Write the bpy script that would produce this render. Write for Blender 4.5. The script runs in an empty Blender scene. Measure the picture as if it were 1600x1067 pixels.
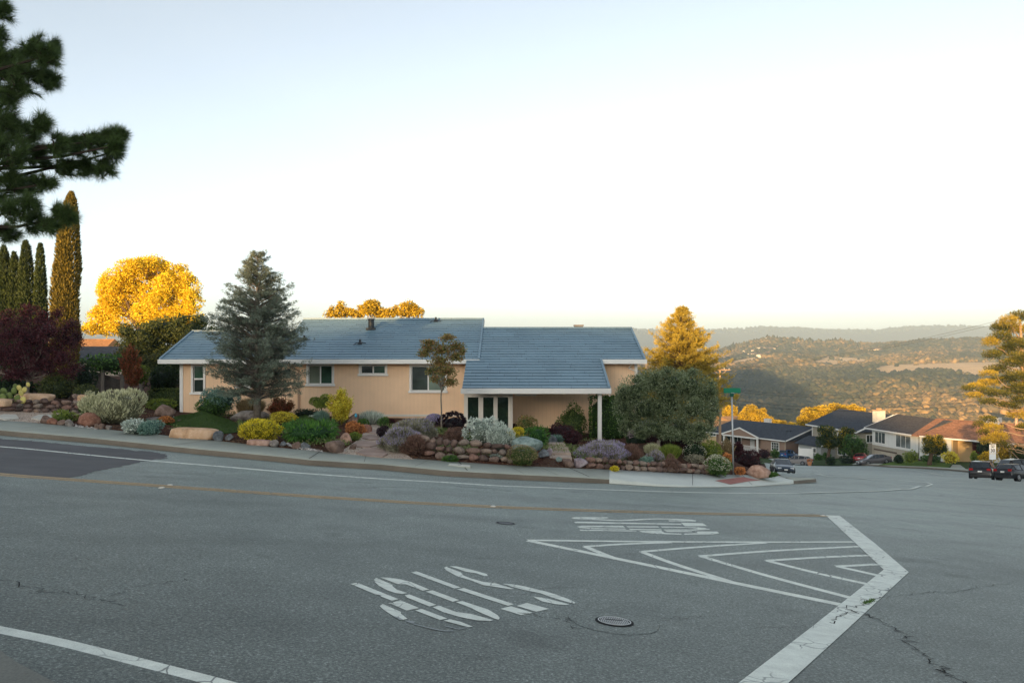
import bpy, bmesh, math, random
import numpy as np
from mathutils import Vector, noise as mnoise
from mathutils.geometry import delaunay_2d_cdt

# ------------------------------------------------------------------ camera, sky, sun, exposure
SC = bpy.context.scene
COL = SC.collection
EYE = 1.7          # eye height above the road under the camera
F = 1244.0         # focal length in photograph pixels (1600 wide)
V0 = 535.0         # horizon row
cam = bpy.data.cameras.new('camera'); cam_o = bpy.data.objects.new('camera', cam); COL.objects.link(cam_o)
cam_o.location = (0, 0, EYE); cam_o.rotation_euler = (math.radians(90), 0, 0)
cam.sensor_width = 36.0; cam.lens = F / 1600 * 36.0
cam.shift_y = (V0 - 533.5) / 1600.0
cam.clip_start = 0.05; cam.clip_end = 30000
SC.camera = cam_o
SUN_EL = math.radians(7.0)
SX, SY = 0.45, 0.893           # the way sunlight travels over the ground
SUN_ROT = math.atan2(-SX, -SY)
world = bpy.data.worlds.new('World'); SC.world = world; world.use_nodes = True
wn = world.node_tree; bg = wn.nodes['Background']
sky = wn.nodes.new('ShaderNodeTexSky'); sky.sky_type = 'NISHITA'; sky.sun_disc = False
sky.sun_elevation = SUN_EL; sky.sun_rotation = SUN_ROT
sky.air_density = 0.6; sky.dust_density = 1.2; sky.ozone_density = 0.9; sky.altitude = 0
hsv = wn.nodes.new('ShaderNodeHueSaturation'); hsv.inputs['Saturation'].default_value = 0.48
wn.links.new(sky.outputs[0], hsv.inputs['Color'])
tn = wn.nodes.new('ShaderNodeMix'); tn.data_type = 'RGBA'; tn.blend_type = 'MULTIPLY'; tn.inputs[0].default_value = 1.0; tn.inputs[7].default_value = (.985, 1.0, .96, 1)
wn.links.new(hsv.outputs[0], tn.inputs[6]); wn.links.new(tn.outputs[2], bg.inputs[0]); bg.inputs[1].default_value = 0.15
sl = bpy.data.lights.new('sun', 'SUN'); sl.energy = 5.0; sl.angle = math.radians(0.5); sl.color = (1.0, 0.63, 0.27)
so = bpy.data.objects.new('sun', sl); COL.objects.link(so)
so.rotation_euler = Vector((SX * math.cos(SUN_EL), SY * math.cos(SUN_EL), -math.sin(SUN_EL))).to_track_quat('-Z', 'Y').to_euler()
so.location = (-60, -120, 60)
SC.view_settings.view_transform = 'Standard'; SC.view_settings.look = 'None'
SC.view_settings.exposure = 1.47; SC.view_settings.gamma = 1.0
SC.cycles.max_bounces = 6; SC.cycles.transparent_max_bounces = 8; SC.cycles.volume_bounces = 0
SC.cycles.use_denoising = True; SC.cycles.use_light_tree = False; world.cycles.sampling_method = 'MANUAL'; world.cycles.sample_map_resolution = 2048
SC.cycles.sample_clamp_indirect = 4.0

# ------------------------------------------------------------------ helpers
rng = np.random.default_rng(7)
random.seed(7)
def W(u, v, d):
    """World point seen at photo pixel (u,v) at depth d metres."""
    return np.array([(u - 800.0) / F * d, d, EYE - (v - V0) / F * d])
def tag(o, label=None, cat=None, group=None, kind=None):
    if label: o['label'] = label
    if cat: o['category'] = cat
    if group: o['group'] = group
    if kind: o['kind'] = kind
    return o
def empty(name, loc, label, cat, group=None, rz=0.0):
    o = bpy.data.objects.new(name, None); COL.objects.link(o)
    o.location = tuple(loc); o.rotation_euler = (0, 0, rz); o.empty_display_size = 0.2
    return tag(o, label, cat, group)
def link(name, me, mats=None, parent=None, loc=None):
    o = bpy.data.objects.new(name, me); COL.objects.link(o)
    if mats is not None:
        for m in (mats if isinstance(mats, (list, tuple)) else [mats]): me.materials.append(m)
    if parent is not None: o.parent = parent
    if loc is not None: o.location = tuple(loc)
    return o
def np_mesh(name, verts, faces, rnd=None, attr='rnd', smooth=False, midx=None):
    """faces: (M,k) int array, all the same k."""
    me = bpy.data.meshes.new(name)
    verts = np.asarray(verts, dtype=np.float32); faces = np.asarray(faces, dtype=np.int32)
    n, k = faces.shape
    me.vertices.add(len(verts)); me.vertices.foreach_set('co', verts.ravel())
    me.loops.add(n * k); me.loops.foreach_set('vertex_index', faces.ravel())
    me.polygons.add(n)
    me.polygons.foreach_set('loop_start', np.arange(0, n * k, k, dtype=np.int32))
    me.polygons.foreach_set('loop_total', np.full(n, k, dtype=np.int32))
    if smooth: me.polygons.foreach_set('use_smooth', np.ones(n, dtype=bool))
    if midx is not None: me.polygons.foreach_set('material_index', np.asarray(midx, dtype=np.int32))
    me.update(calc_edges=True)
    if rnd is not None:
        a = me.attributes.new(attr, 'FLOAT', 'POINT'); a.data.foreach_set('value', np.asarray(rnd, dtype=np.float32))
    me.validate()
    return me
class MB:
    """Collects simple shapes and builds ONE mesh."""
    def __init__(self): self.v = []; self.f = []; self.m = []
    def add(self, vs, fs, mi=0):
        b = len(self.v); self.v += [tuple(map(float, p)) for p in vs]
        self.f += [tuple(b + i for i in f) for f in fs]; self.m += [mi] * len(fs); return self
    def box(self, x0, y0, z0, x1, y1, z1, mi=0):
        vs = [(x0,y0,z0),(x1,y0,z0),(x1,y1,z0),(x0,y1,z0),(x0,y0,z1),(x1,y0,z1),(x1,y1,z1),(x0,y1,z1)]
        return self.add(vs, [(0,3,2,1),(4,5,6,7),(0,1,5,4),(1,2,6,5),(2,3,7,6),(3,0,4,7)], mi)
    def bar(self, a, b, w, h=None, mi=0, up=(0,0,1)):
        """A box from a to b, w wide, h tall."""
        a = Vector(a); b = Vector(b); h = w if h is None else h
        d = (b - a).normalized(); u = Vector(up)
        if abs(d.dot(u)) > .99: u = Vector((0, 1, 0))
        s = d.cross(u).normalized(); t = s.cross(d).normalized()
        vs = [p + s * i * w / 2 + t * j * h / 2 for p in (a, b) for i, j in ((-1,-1),(1,-1),(1,1),(-1,1))]
        return self.add(vs, [(0,1,2,3),(7,6,5,4),(0,4,5,1),(1,5,6,2),(2,6,7,3),(3,7,4,0)], mi)
    def tube(self, pts, rad, n=8, mi=0, cap=True):
        pts = [Vector(p) for p in pts]
        if not hasattr(rad, '__len__'): rad = [rad] * len(pts)
        rings = []; b = len(self.v)
        ref = Vector((0.3, 0.2, 1)).normalized()
        for i, p in enumerate(pts):
            d = (pts[min(i+1, len(pts)-1)] - pts[max(i-1, 0)]).normalized()
            r_ = ref if abs(d.dot(ref)) < .95 else Vector((1, 0, 0))
            s = d.cross(r_).normalized(); t = s.cross(d)
            for k in range(n):
                a = 2 * math.pi * k / n
                self.v.append(tuple(p + (s * math.cos(a) + t * math.sin(a)) * rad[i]))
        for i in range(len(pts) - 1):
            for k in range(n):
                k2 = (k + 1) % n
                self.f.append((b+i*n+k, b+i*n+k2, b+(i+1)*n+k2, b+(i+1)*n+k)); self.m.append(mi)
        if cap:
            self.f.append(tuple(b + k for k in range(n))); self.m.append(mi)
            self.f.append(tuple(b + (len(pts)-1)*n + k for k in reversed(range(n)))); self.m.append(mi)
        return self
    def cyl(self, c, r, h, n=20, mi=0, r2=None):
        c = Vector(c); return self.tube([c, c + Vector((0, 0, h))], [r, r if r2 is None else r2], n, mi)
    def lathe(self, prof, axis='y', n=24, c=(0,0,0), mi=0, cap=True):
        b = len(self.v)
        for a_, r in prof:
            for k in range(n):
                t = 2*math.pi*k/n
                if axis == 'y': p = (r*math.cos(t), a_, r*math.sin(t))
                elif axis == 'x': p = (a_, r*math.cos(t), r*math.sin(t))
                else: p = (r*math.cos(t), r*math.sin(t), a_)
                self.v.append((p[0]+c[0], p[1]+c[1], p[2]+c[2]))
        for i in range(len(prof)-1):
            for k in range(n):
                k2=(k+1)%n
                self.f.append((b+i*n+k, b+i*n+k2, b+(i+1)*n+k2, b+(i+1)*n+k)); self.m.append(mi)
        if not cap: return self
        self.f.append(tuple(b+k for k in range(n))); self.m.append(mi)
        self.f.append(tuple(b+(len(prof)-1)*n+k for k in range(n))); self.m.append(mi)
        return self
    def mesh(self, name, smooth=False, bevel=0.0):
        me = bpy.data.meshes.new(name); me.from_pydata(self.v, [], self.f); me.update()
        me.polygons.foreach_set('material_index', self.m)
        bm = bmesh.new(); bm.from_mesh(me)
        bmesh.ops.recalc_face_normals(bm, faces=bm.faces)
        if bevel > 0:
            bmesh.ops.bevel(bm, geom=[e for e in bm.edges if e.is_manifold and e.calc_face_angle(0) > .5], offset=bevel, segments=2, affect='EDGES', clamp_overlap=True)
        bm.to_mesh(me); bm.free()
        if smooth: me.shade_smooth() if hasattr(me, 'shade_smooth') else None
        return me
    def build(self, name, mats, parent=None, smooth=False, bevel=0.0, loc=None):
        return link(name, self.mesh(name, smooth, bevel), mats, parent, loc)

# ------------------------------------------------------------------ materials
MATS = {}
class NT:
    def __init__(self, m):
        self.t = m.node_tree; self.n = self.t.nodes; self.l = self.t.links
    def new(self, ty, **k):
        x = self.n.new(ty)
        for a, b in k.items(): setattr(x, a, b)
        return x
    def coord(self, which='Object'): return self.new('ShaderNodeTexCoord').outputs[which]
    def pos(self): return self.new('ShaderNodeNewGeometry').outputs['Position']
    def noise(self, vec, scale, detail=4, rough=.55, out='Fac'):
        x = self.new('ShaderNodeTexNoise'); x.inputs['Scale'].default_value = scale; x.inputs['Detail'].default_value = detail
        x.inputs['Roughness'].default_value = rough
        self.l.new(vec, x.inputs['Vector']); return x.outputs[out]
    def vor(self, vec, scale, out='Distance', feature='F1'):
        x = self.new('ShaderNodeTexVoronoi'); x.feature = feature; x.inputs['Scale'].default_value = scale
        self.l.new(vec, x.inputs['Vector']); return x.outputs[out]
    def ramp(self, fac, stops):
        x = self.new('ShaderNodeValToRGB'); e = x.color_ramp.elements
        while len(e) < len(stops): e.new(0.5)
        for i, (p, c) in enumerate(stops):
            e[i].position = p; e[i].color = (c[0], c[1], c[2], 1) if hasattr(c, '__len__') else (c, c, c, 1)
        self.l.new(fac, x.inputs[0]); return x.outputs[0]
    def mix(self, fac, a, b, mode='MIX'):
        x = self.new('ShaderNodeMix'); x.data_type = 'RGBA'; x.blend_type = mode; x.clamp_result = False
        for i, s in ((0, fac), (6, a), (7, b)):
            if isinstance(s, (int, float)): x.inputs[i].default_value = s
            elif isinstance(s, tuple): x.inputs[i].default_value = (s[0], s[1], s[2], 1)
            else: self.l.new(s, x.inputs[i])
        return x.outputs[2]
    def math(self, op, a, b=0.0):
        x = self.new('ShaderNodeMath'); x.operation = op
        for i, s in ((0, a), (1, b)):
            if isinstance(s, (int, float)): x.inputs[i].default_value = s
            else: self.l.new(s, x.inputs[i])
        return x.outputs[0]
    def scale(self, vec, s):
        x = self.new('ShaderNodeMapping'); x.inputs['Scale'].default_value = s; self.l.new(vec, x.inputs['Vector']); return x.outputs[0]
    def bump(self, h, strength=.3, dist=.01):
        x = self.new('ShaderNodeBump'); x.inputs['Strength'].default_value = strength; x.inputs['Distance'].default_value = dist
        self.l.new(h, x.inputs['Height']); self.l.new(x.outputs[0], self.p.inputs['Normal'])
def newmat(name, rough=.7, spec=.4, metal=0.0):
    m = bpy.data.materials.new(name); m.use_nodes = True; t = NT(m); p = m.node_tree.nodes['Principled BSDF']
    p.inputs['Roughness'].default_value = rough; p.inputs['Specular IOR Level'].default_value = spec; p.inputs['Metallic'].default_value = metal
    t.p = p; MATS[name] = m; return m, t
def setc(t, c): 
    if isinstance(c, tuple): t.p.inputs['Base Color'].default_value = (c[0], c[1], c[2], 1)
    else: t.l.new(c, t.p.inputs['Base Color'])
def plain(name, c, rough=.6, spec=.4, metal=0.0, var=.12, scale=3.0, bump=0.0):
    """A flat colour broken up by a little large and small noise."""
    m, t = newmat(name, rough, spec, metal)
    co = t.coord()
    n = t.noise(co, scale, 6)
    lo = tuple(x * (1 - var) for x in c); hi = tuple(min(1, x * (1 + var)) for x in c)
    setc(t, t.ramp(n, [(.3, lo), (.7, hi)]))
    if bump: t.bump(t.noise(co, scale * 12, 4), bump, .01)
    return m
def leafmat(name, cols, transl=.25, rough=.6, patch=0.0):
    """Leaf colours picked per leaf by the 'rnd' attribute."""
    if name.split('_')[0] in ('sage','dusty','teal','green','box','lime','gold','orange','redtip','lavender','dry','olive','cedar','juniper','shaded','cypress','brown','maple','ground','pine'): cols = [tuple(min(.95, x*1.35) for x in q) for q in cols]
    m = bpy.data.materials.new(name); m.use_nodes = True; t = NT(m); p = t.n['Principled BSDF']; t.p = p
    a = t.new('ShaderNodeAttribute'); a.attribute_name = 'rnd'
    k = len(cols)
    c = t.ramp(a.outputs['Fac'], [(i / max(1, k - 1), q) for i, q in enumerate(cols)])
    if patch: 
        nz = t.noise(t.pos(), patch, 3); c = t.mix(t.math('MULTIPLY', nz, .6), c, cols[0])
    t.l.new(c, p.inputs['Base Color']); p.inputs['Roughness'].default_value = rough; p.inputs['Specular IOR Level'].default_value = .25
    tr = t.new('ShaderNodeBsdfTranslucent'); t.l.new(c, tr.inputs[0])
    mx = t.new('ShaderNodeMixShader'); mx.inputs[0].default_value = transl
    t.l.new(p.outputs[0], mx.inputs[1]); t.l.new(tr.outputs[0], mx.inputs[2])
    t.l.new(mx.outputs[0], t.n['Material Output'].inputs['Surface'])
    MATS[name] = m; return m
def sm(a, b, x):
    t = np.clip((np.asarray(x, float) - a) / (b - a), 0, 1); return t * t * (3 - 2 * t)
def fbm(x, y, z=0.0, seed=0, octv=4):
    """cheap vectorised noise, about -1..1"""
    x = np.asarray(x, float); y = np.asarray(y, float); z = np.asarray(z, float)
    r = np.random.default_rng(seed + 1000); out = 0; amp = 1; fr = 1; tot = 0
    for o in range(octv):
        acc = 0
        for k in range(5):
            d = r.normal(size=3); d /= np.linalg.norm(d); ph = r.uniform(0, 6.28); d2 = r.normal(size=3) * .7; p2 = r.uniform(0, 6.28)
            acc = acc + np.sin(fr * (d[0]*x + d[1]*y + d[2]*z) + ph + 1.3*np.sin(fr*.6*(d2[0]*x + d2[1]*y + d2[2]*z) + p2))
        out = out + amp * acc / 3.2; tot += amp; amp *= .55; fr *= 2.03
    return out / tot

# ------------------------------------------------------------------ terrain
PA, PB = -0.0798, -0.0973
def plane(x, y): return PA * np.asarray(x, float) + PB * np.asarray(y, float)
def GP(u, v, dz=0.0):
    """Pixel ray onto the road plane raised by dz."""
    y = (EYE - dz) / ((v - V0) / F + PA * (u - 800.0) / F + PB)
    return np.array([(u - 800.0) / F * y, y, EYE - (v - V0) / F * y])
# far kerb: bottom of the kerb face in the road, and back of the pavement
KERB = [(-260,662),(-120,671.5),(0,680),(150,693),(312,710),(440,722),(483,727),(597,734),(700,744),(818,750),(889,753),(952,755.6),(1030,760),(1069,761.2),(1120,761),(1177,760),(1210,757.5),(1240,756),(1275,752.5)]
BACK = [(-260,636.5),(-120,646),(0,656),(150,669.5),(312,686),(440,700),(483,704),(597,713.5),(700,721),(818,728.5),(889,731.5),(952,733.7),(1030,737.5),(1069,740),(1120,741.5),(1160,742.2),(1195,742.8),(1218,743.5),(1240,746)]
KH  = [.15]*11 + [.13,.05,.03,.02,.02,.05,.13,.13]
kb = np.array([GP(*p) for p in KERB])
kt = kb + np.array([0, 0, 1]) * np.array(KH)[:, None]
bk = []
for i, (u, v) in enumerate(BACK):
    z = kt[i][2] + .02 if i < 15 else None
    if i >= 15:   # the corner: back edge gets its depth from the kerb beside it
        y = kb[i][1] + (1.7, 1.9, 2.0, 1.2)[i - 15]; p = W(u, v, y)
    else:
        y = (EYE - z) / ((v - V0) / F); p = W(u, v, y)
    bk.append(p)
bk = np.array(bk)
# terrain control points: (x, y, residual above the road plane)
ctl = []
def c_add(p, dz=0.0): ctl.append((p[0], p[1], p[2] + dz - float(plane(p[0], p[1]))))
for p in kb[::2]: c_add(p)
for x, y in ((0,0),(-20,-10),(20,-10),(-30,5),(20,15),(40,20),(0,12),(10,22),(60,30),(18,26),(60,0),(-10,14),(24,36),(40,42)): ctl.append((x, y, 0.0))
for p in bk[:17]: c_add(p)
gz = lambda x, y, zrel: ctl.append((x, y, EYE + zrel - float(plane(x, y))))
for x, y, z in ((-17,38.5,-3.3),(-12,38.5,-3.5),(-8,38.5,-3.62),(-4,38.5,-3.72),(0,38.5,-3.95),(4,38.5,-4.45),(7,38.5,-4.65),(9,36,-4.8),(3.5,35,-4.35),
                (-22,30,-2.45),(-17,31,-2.7),(-12,31,-3.15),(-6,31,-3.45),(-28,34,-2.1),(-22,38,-2.4),(-30,45,-1.8),(-20,50,-2.6),
                (0,30,-3.75),(5,31,-4.22),(8,31,-4.65),(10.5,32,-5.3),(13,36,-6.6),(-17,48,-3.3),(0,48,-4.2),(8,48,-5.5),(-40,80,-3.2),(-20,80,-6),(0,80,-10),
                (-55,50,-1.2),(-60,90,-3),(14,45,-8.2),(12,60,-10.5),(20,60,-10.8)): gz(x, y, z)
FARC = [(1222,740,79),(1205,741,66),(1240,742,74),(1250,727,124),(1232,717,148),(1180,722,118),(1160,716,140),(1345,727,115),(1380,726,112),(1540,751,71),(1582,752,68),(1552,746,77),
        (1500,737,92),(1480,734,97),(1400,729.5,107),(1430,718,118),(1500,724,108),(1560,724,104),(1215,711,160),(1300,715,150),(1340,716,140),(1650,745,80),(1600,741,86),(1456,757,44),(1330,748,57),(1420,742,66)]
for u, v, d in FARC:
    c_add(W(u, v, d))
ctl = np.array(ctl)
def _phi(r2): return np.sqrt(r2 + 9.0)
_d2 = (ctl[:, None, 0] - ctl[None, :, 0])**2 + (ctl[:, None, 1] - ctl[None, :, 1])**2
_A = -_phi(_d2) + np.eye(len(ctl)) * -0.0
_n = len(ctl); _M = np.zeros((_n + 1, _n + 1)); _M[:_n, :_n] = _A + np.eye(_n) * .02; _M[:_n, _n] = 1; _M[_n, :_n] = 1
_wt = np.linalg.solve(_M, np.append(ctl[:, 2], 0))
def resid(x, y):
    x = np.asarray(x, float); y = np.asarray(y, float)
    d2 = (x[..., None] - ctl[:, 0])**2 + (y[..., None] - ctl[:, 1])**2
    return (-_phi(d2)) @ _wt[:_n] + _wt[_n]
def terr(x, y): return plane(x, y) + resid(x, y)
def roadz(x, y):
    x = np.asarray(x, float); y = np.asarray(y, float)
    w = sm(30, 46, y) * sm(8, 14, x)
    return plane(x, y) + w * resid(x, y)
def ray(u, v, fn=terr, d0=5.0, d1=260.0):
    """First hit of the pixel ray with a height function."""
    d = np.concatenate([np.arange(d0, 60, .1), np.arange(60, d1, .3)])
    X = (u - 800.0) / F * d; Z = EYE - (v - V0) / F * d
    g = fn(X, d) - Z
    i = np.where(g > 0)[0]
    if len(i) == 0: return W(u, v, d1)
    i = i[0]
    if i > 0:
        t = g[i-1] / (g[i-1] - g[i]); dd = d[i-1] + t * (d[i] - d[i-1])
    else: dd = d[0]
    return W(u, v, dd)
def G(u, v): return ray(u, v, terr, 18.0)
def GR(u, v): return ray(u, v, roadz, 2.0)
# ------------------------------------------------------------------ setting materials
def asphalt_mat():
    m, t = newmat('asphalt', .62, .42)
    P = t.pos()
    big = t.noise(P, .12, 4); mid = t.noise(P, 1.3, 4)
    fine = t.noise(P, 46, 5, .85); 
    base = t.ramp(fine, [(.34, (.030,.038,.033)), (.5, (.106,.124,.112)), (.60, (.22,.25,.225)), (.70, (.60,.64,.58))])
    tone = t.ramp(t.math('ADD', t.math('MULTIPLY', big, .6), t.math('MULTIPLY', mid, .4)), [(.35, .80), (.65, 1.14)])
    c = t.mix(1.0, base, tone, 'MULTIPLY')
    # far lane paler, and grazing sheen painted in as lightening with distance; tyre-darkened bands run along the lanes
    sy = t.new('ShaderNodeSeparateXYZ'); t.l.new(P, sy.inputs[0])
    far_sheen = t.math('ADD', t.math('DIVIDE', sy.outputs[1], 24.0), t.math('MULTIPLY', mid, .25))
    c = t.mix(1.0, c, t.ramp(far_sheen, [(.30, .99), (.55, 1.25), (.95, 1.85)]), 'MULTIPLY')
    lane = t.math('ADD', t.math('ADD', sy.outputs[1], t.math('MULTIPLY', sy.outputs[0], -.22)), t.math('MULTIPLY', big, 2.2))
    band = t.math('ABSOLUTE', t.math('SINE', t.math('MULTIPLY', lane, .85)))
    c = t.mix(1.0, c, t.ramp(band, [(.0, .90), (.5, 1.03), (1.0, 1.05)]), 'MULTIPLY')
    spot = t.ramp(t.noise(P, .9, 5, .6), [(.30, .72), (.36, 1.0)]); c = t.mix(1.0, c, spot, 'MULTIPLY')
    # long cracks
    w = t.new('ShaderNodeTexNoise'); w.inputs['Scale'].default_value = .9; t.l.new(P, w.inputs['Vector'])
    wa = t.new('ShaderNodeVectorMath'); wa.operation = 'MULTIPLY_ADD'; t.l.new(w.outputs['Color'], wa.inputs[0]); wa.inputs[1].default_value = (1.1, 1.1, 1.1); t.l.new(P, wa.inputs[2])
    cr = t.vor(wa.outputs[0], .085, 'Distance', 'DISTANCE_TO_EDGE')
    crm = t.ramp(cr, [(.0, 1.0), (.0011, 1.0), (.0022, 0.0)])
    keep = t.ramp(t.noise(P, .22, 2), [(.56, 0.0), (.62, .6)])
    c = t.mix(t.math('MULTIPLY', t.math('MULTIPLY', crm, keep), .75), c, (.02, .021, .022))
    # tyre-polished lanes run with the road and are a little darker
    setc(t, c)
    t.bump(fine, .30, .006)
    return m
def concrete_mat(name, c, var=.15, rough=.85, spot=60):
    m, t = newmat(name, rough, .3); P = t.pos()
    n1 = t.noise(P, 1.1, 5); n2 = t.noise(P, spot, 3, .7)
    a = t.ramp(n1, [(.3, tuple(x*(1-var) for x in c)), (.7, tuple(x*(1+var*.6) for x in c))])
    b = t.ramp(n2, [(.3, .78), (.7, 1.16)])
    setc(t, t.mix(1.0, a, b, 'MULTIPLY')); t.bump(n2, .25, .004); return m
def paint_mat(name, c, wear=.42, under=(.15,.165,.16)):
    """Road paint with crazing, chipped where the noise is high."""
    m, t = newmat(name, .7, .3); P = t.pos()
    w = t.new('ShaderNodeTexNoise'); w.inputs['Scale'].default_value = 3.0; t.l.new(P, w.inputs['Vector'])
    wa = t.new('ShaderNodeVectorMath'); wa.operation = 'MULTIPLY_ADD'; t.l.new(w.outputs['Color'], wa.inputs[0]); wa.inputs[1].default_value = (.35, .35, .35); t.l.new(P, wa.inputs[2])
    cr = t.ramp(t.vor(wa.outputs[0], 3.6, 'Distance', 'DISTANCE_TO_EDGE'), [(0, 1.0), (.012, 1.0), (.03, 0.0)])
    zone = t.ramp(t.noise(P, .8, 3), [(.46, 0.0), (.58, 1.0)])
    chip = t.ramp(t.noise(P, 34, 6, .75), [(.60 + wear*.1, 0.0), (.68 + wear*.1, 1.0)])
    f = t.math('MAXIMUM', t.math('MULTIPLY', cr, zone), chip)
    dirt = t.ramp(t.noise(P, 7, 5), [(.25, .76), (.75, 1.05)])
    fine = t.ramp(t.noise(P, 110, 2), [(.3, .85), (.7, 1.08)])
    cc = t.mix(1.0, t.mix(1.0, c, dirt, 'MULTIPLY'), fine, 'MULTIPLY')
    setc(t, t.mix(t.math('MULTIPLY', f, .85), cc, under)); return m
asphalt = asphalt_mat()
dark_asphalt = concrete_mat('dark_asphalt', (.105,.104,.108), .18, .85, 90)
concrete = concrete_mat('concrete', (.41,.425,.36))
pale_concrete = concrete_mat('pale_concrete', (.62,.65,.60), .08)
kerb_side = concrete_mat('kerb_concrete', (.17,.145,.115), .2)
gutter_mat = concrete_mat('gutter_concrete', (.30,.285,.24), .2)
white_paint = paint_mat('white_paint', (.80,.84,.76))
worn_paint = paint_mat('worn_paint', (.33,.36,.36), -.6)
yellow_paint = paint_mat('yellow_paint', (.46,.33,.18), -.6)
island_paint = white_paint
def soil_mat():
    m, t = newmat('mulch', .95, .1); P = t.pos()
    f = t.noise(P, 26, 5, .7); b = t.noise(P, .7, 3)
    c = t.ramp(f, [(.3, (.028,.012,.008)), (.55, (.075,.030,.018)), (.75, (.16,.085,.055))])
    setc(t, t.mix(t.ramp(b, [(.45, 0.0), (.65, .6)]), c, (.10,.072,.05))); t.bump(f, .8, .03); return m
mulch = soil_mat()
def ground_mat():
    m, t = newmat('dry_ground', .95, .1); P = t.pos()
    f = t.noise(P, 3, 5, .7); b = t.noise(P, .03, 4)
    c = t.ramp(b, [(.35, (.05,.055,.025)), (.6, (.14,.11,.06))])
    setc(t, t.mix(1.0, c, t.ramp(f, [(.3, .7), (.7, 1.2)]), 'MULTIPLY')); return m
dry_ground = ground_mat()
def speckle_mat(name, cols, scale, rough=.9, bump=.8):
    m, t = newmat(name, rough, .2); P = t.pos()
    v = t.vor(P, scale, 'Color'); s = t.new('ShaderNodeSeparateColor'); t.l.new(v, s.inputs[0])
    c = t.ramp(s.outputs[0], [(i/(len(cols)-1), q) for i, q in enumerate(cols)])
    d = t.vor(P, scale, 'Distance'); c = t.mix(1.0, c, t.ramp(d, [(.25, 1.0), (.6, .45)]), 'MULTIPLY')
    setc(t, c); t.bump(d, -bump if False else bump, .01); return m
gravel = speckle_mat('pink_gravel', [(.50,.36,.26), (.66,.50,.38), (.80,.66,.54), (.58,.48,.42)], 28)
flagstone = plain('flagstone', (.34,.25,.21), .85, .2, var=.25, scale=2, bump=.4)
pale_flag = plain('pale_flagstone', (.50,.48,.42), .85, .2, var=.2, scale=2, bump=.4)
grass_mat = leafmat('lawn_blades', [(.030,.060,.012), (.05,.10,.02), (.085,.13,.03)], .2)
turf = plain('turf', (.045,.075,.02), .95, .1, var=.3, scale=6)

# ------------------------------------------------------------------ sheets
def cdt_sheet(name, poly, hfn, step, mats, lift=0.0, kind='structure', label=None, holes=None):
    poly = [tuple(map(float, p[:2])) for p in poly]
    px = np.array(poly); x0, y0 = px.min(0); x1, y1 = px.max(0)
    gx, gy = np.meshgrid(np.arange(x0 + step/2, x1, step), np.arange(y0 + step/2, y1, step))
    gx = gx.ravel() + rng.uniform(-.1, .1, gx.size)*step; gy = gy.ravel() + rng.uniform(-.1, .1, gy.size)*step
    ins = inpoly(gx, gy, px)
    pts = [Vector(p) for p in poly] + [Vector((a, b)) for a, b in zip(gx[ins], gy[ins])]
    r = delaunay_2d_cdt(pts, [], [list(range(len(poly)))], 1, 1e-5)
    v2 = np.array([tuple(p) for p in r[0]]); z = hfn(v2[:, 0], v2[:, 1]) + lift
    f = np.array([t for t in r[2] if len(t) == 3])
    a = v2[f[:, 1]] - v2[f[:, 0]]; b = v2[f[:, 2]] - v2[f[:, 0]]
    flip = (a[:, 0]*b[:, 1] - a[:, 1]*b[:, 0]) < 0
    f[flip] = f[flip][:, ::-1]
    me = np_mesh(name, np.c_[v2, z], f, smooth=True)
    o = link(name, me, mats); tag(o, label=label, kind=kind); return o
def inpoly(x, y, poly):
    x = np.asarray(x); y = np.asarray(y); c = np.zeros(x.shape, bool); n = len(poly); j = n - 1
    for i in range(n):
        xi, yi = poly[i][:2]; xj, yj = poly[j][:2]
        if yi != yj:
            c ^= ((yi > y) != (yj > y)) & (x < (xj - xi) * (y - yi) / (yj - yi) + xi)
        j = i
    return c
# side street: left edge and far edge, from the kerb end round to the right
SL = [W(u, v, d)[:2] for u, v, d in ((1262,748,46),(1240,745,58),(1212,741,70),(1200,738,80),(1196,728,98),(1192,722,116))]
SF = [W(u, v, d)[:2] for u, v, d in ((1236,723.5,121),(1262,726.5,120),(1300,727,117),(1345,727.5,114),(1395,729.5,106),(1440,732,101),(1480,735,96),(1515,739,90),(1560,742,85),(1600,744,81),(1700,748,77))]
road_poly = [tuple(p[:2]) for p in kb] + [tuple(p) for p in SL] + [tuple(p) for p in SF] + [(95, 60), (70, 10), (45, -25), (-45, -25), (-40, 5), (-28, 19)]
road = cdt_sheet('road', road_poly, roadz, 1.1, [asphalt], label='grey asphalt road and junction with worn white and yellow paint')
garden_poly = [tuple(p[:2]) for p in bk[:17]] + [tuple(bk[17][:2]), tuple(bk[18][:2])] + [tuple(p) for p in SL] + [(38,135),(10,70),(-30,75),(-60,70),(-45,30)]
garden = cdt_sheet('garden_bed', garden_poly, terr, .7, [mulch], lift=-.01, label='reddish brown mulch bed of the front garden')
# right-hand front yards
yard_poly = [tuple(p) for p in SL[4:]] + [tuple(p) for p in SF] + [(110, 60), (130, 100), (110, 190), (38, 190)]
yard = cdt_sheet('front_yard', yard_poly, terr, 3.0, [turf], lift=.10, label='green front yards beyond the junction')
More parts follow.
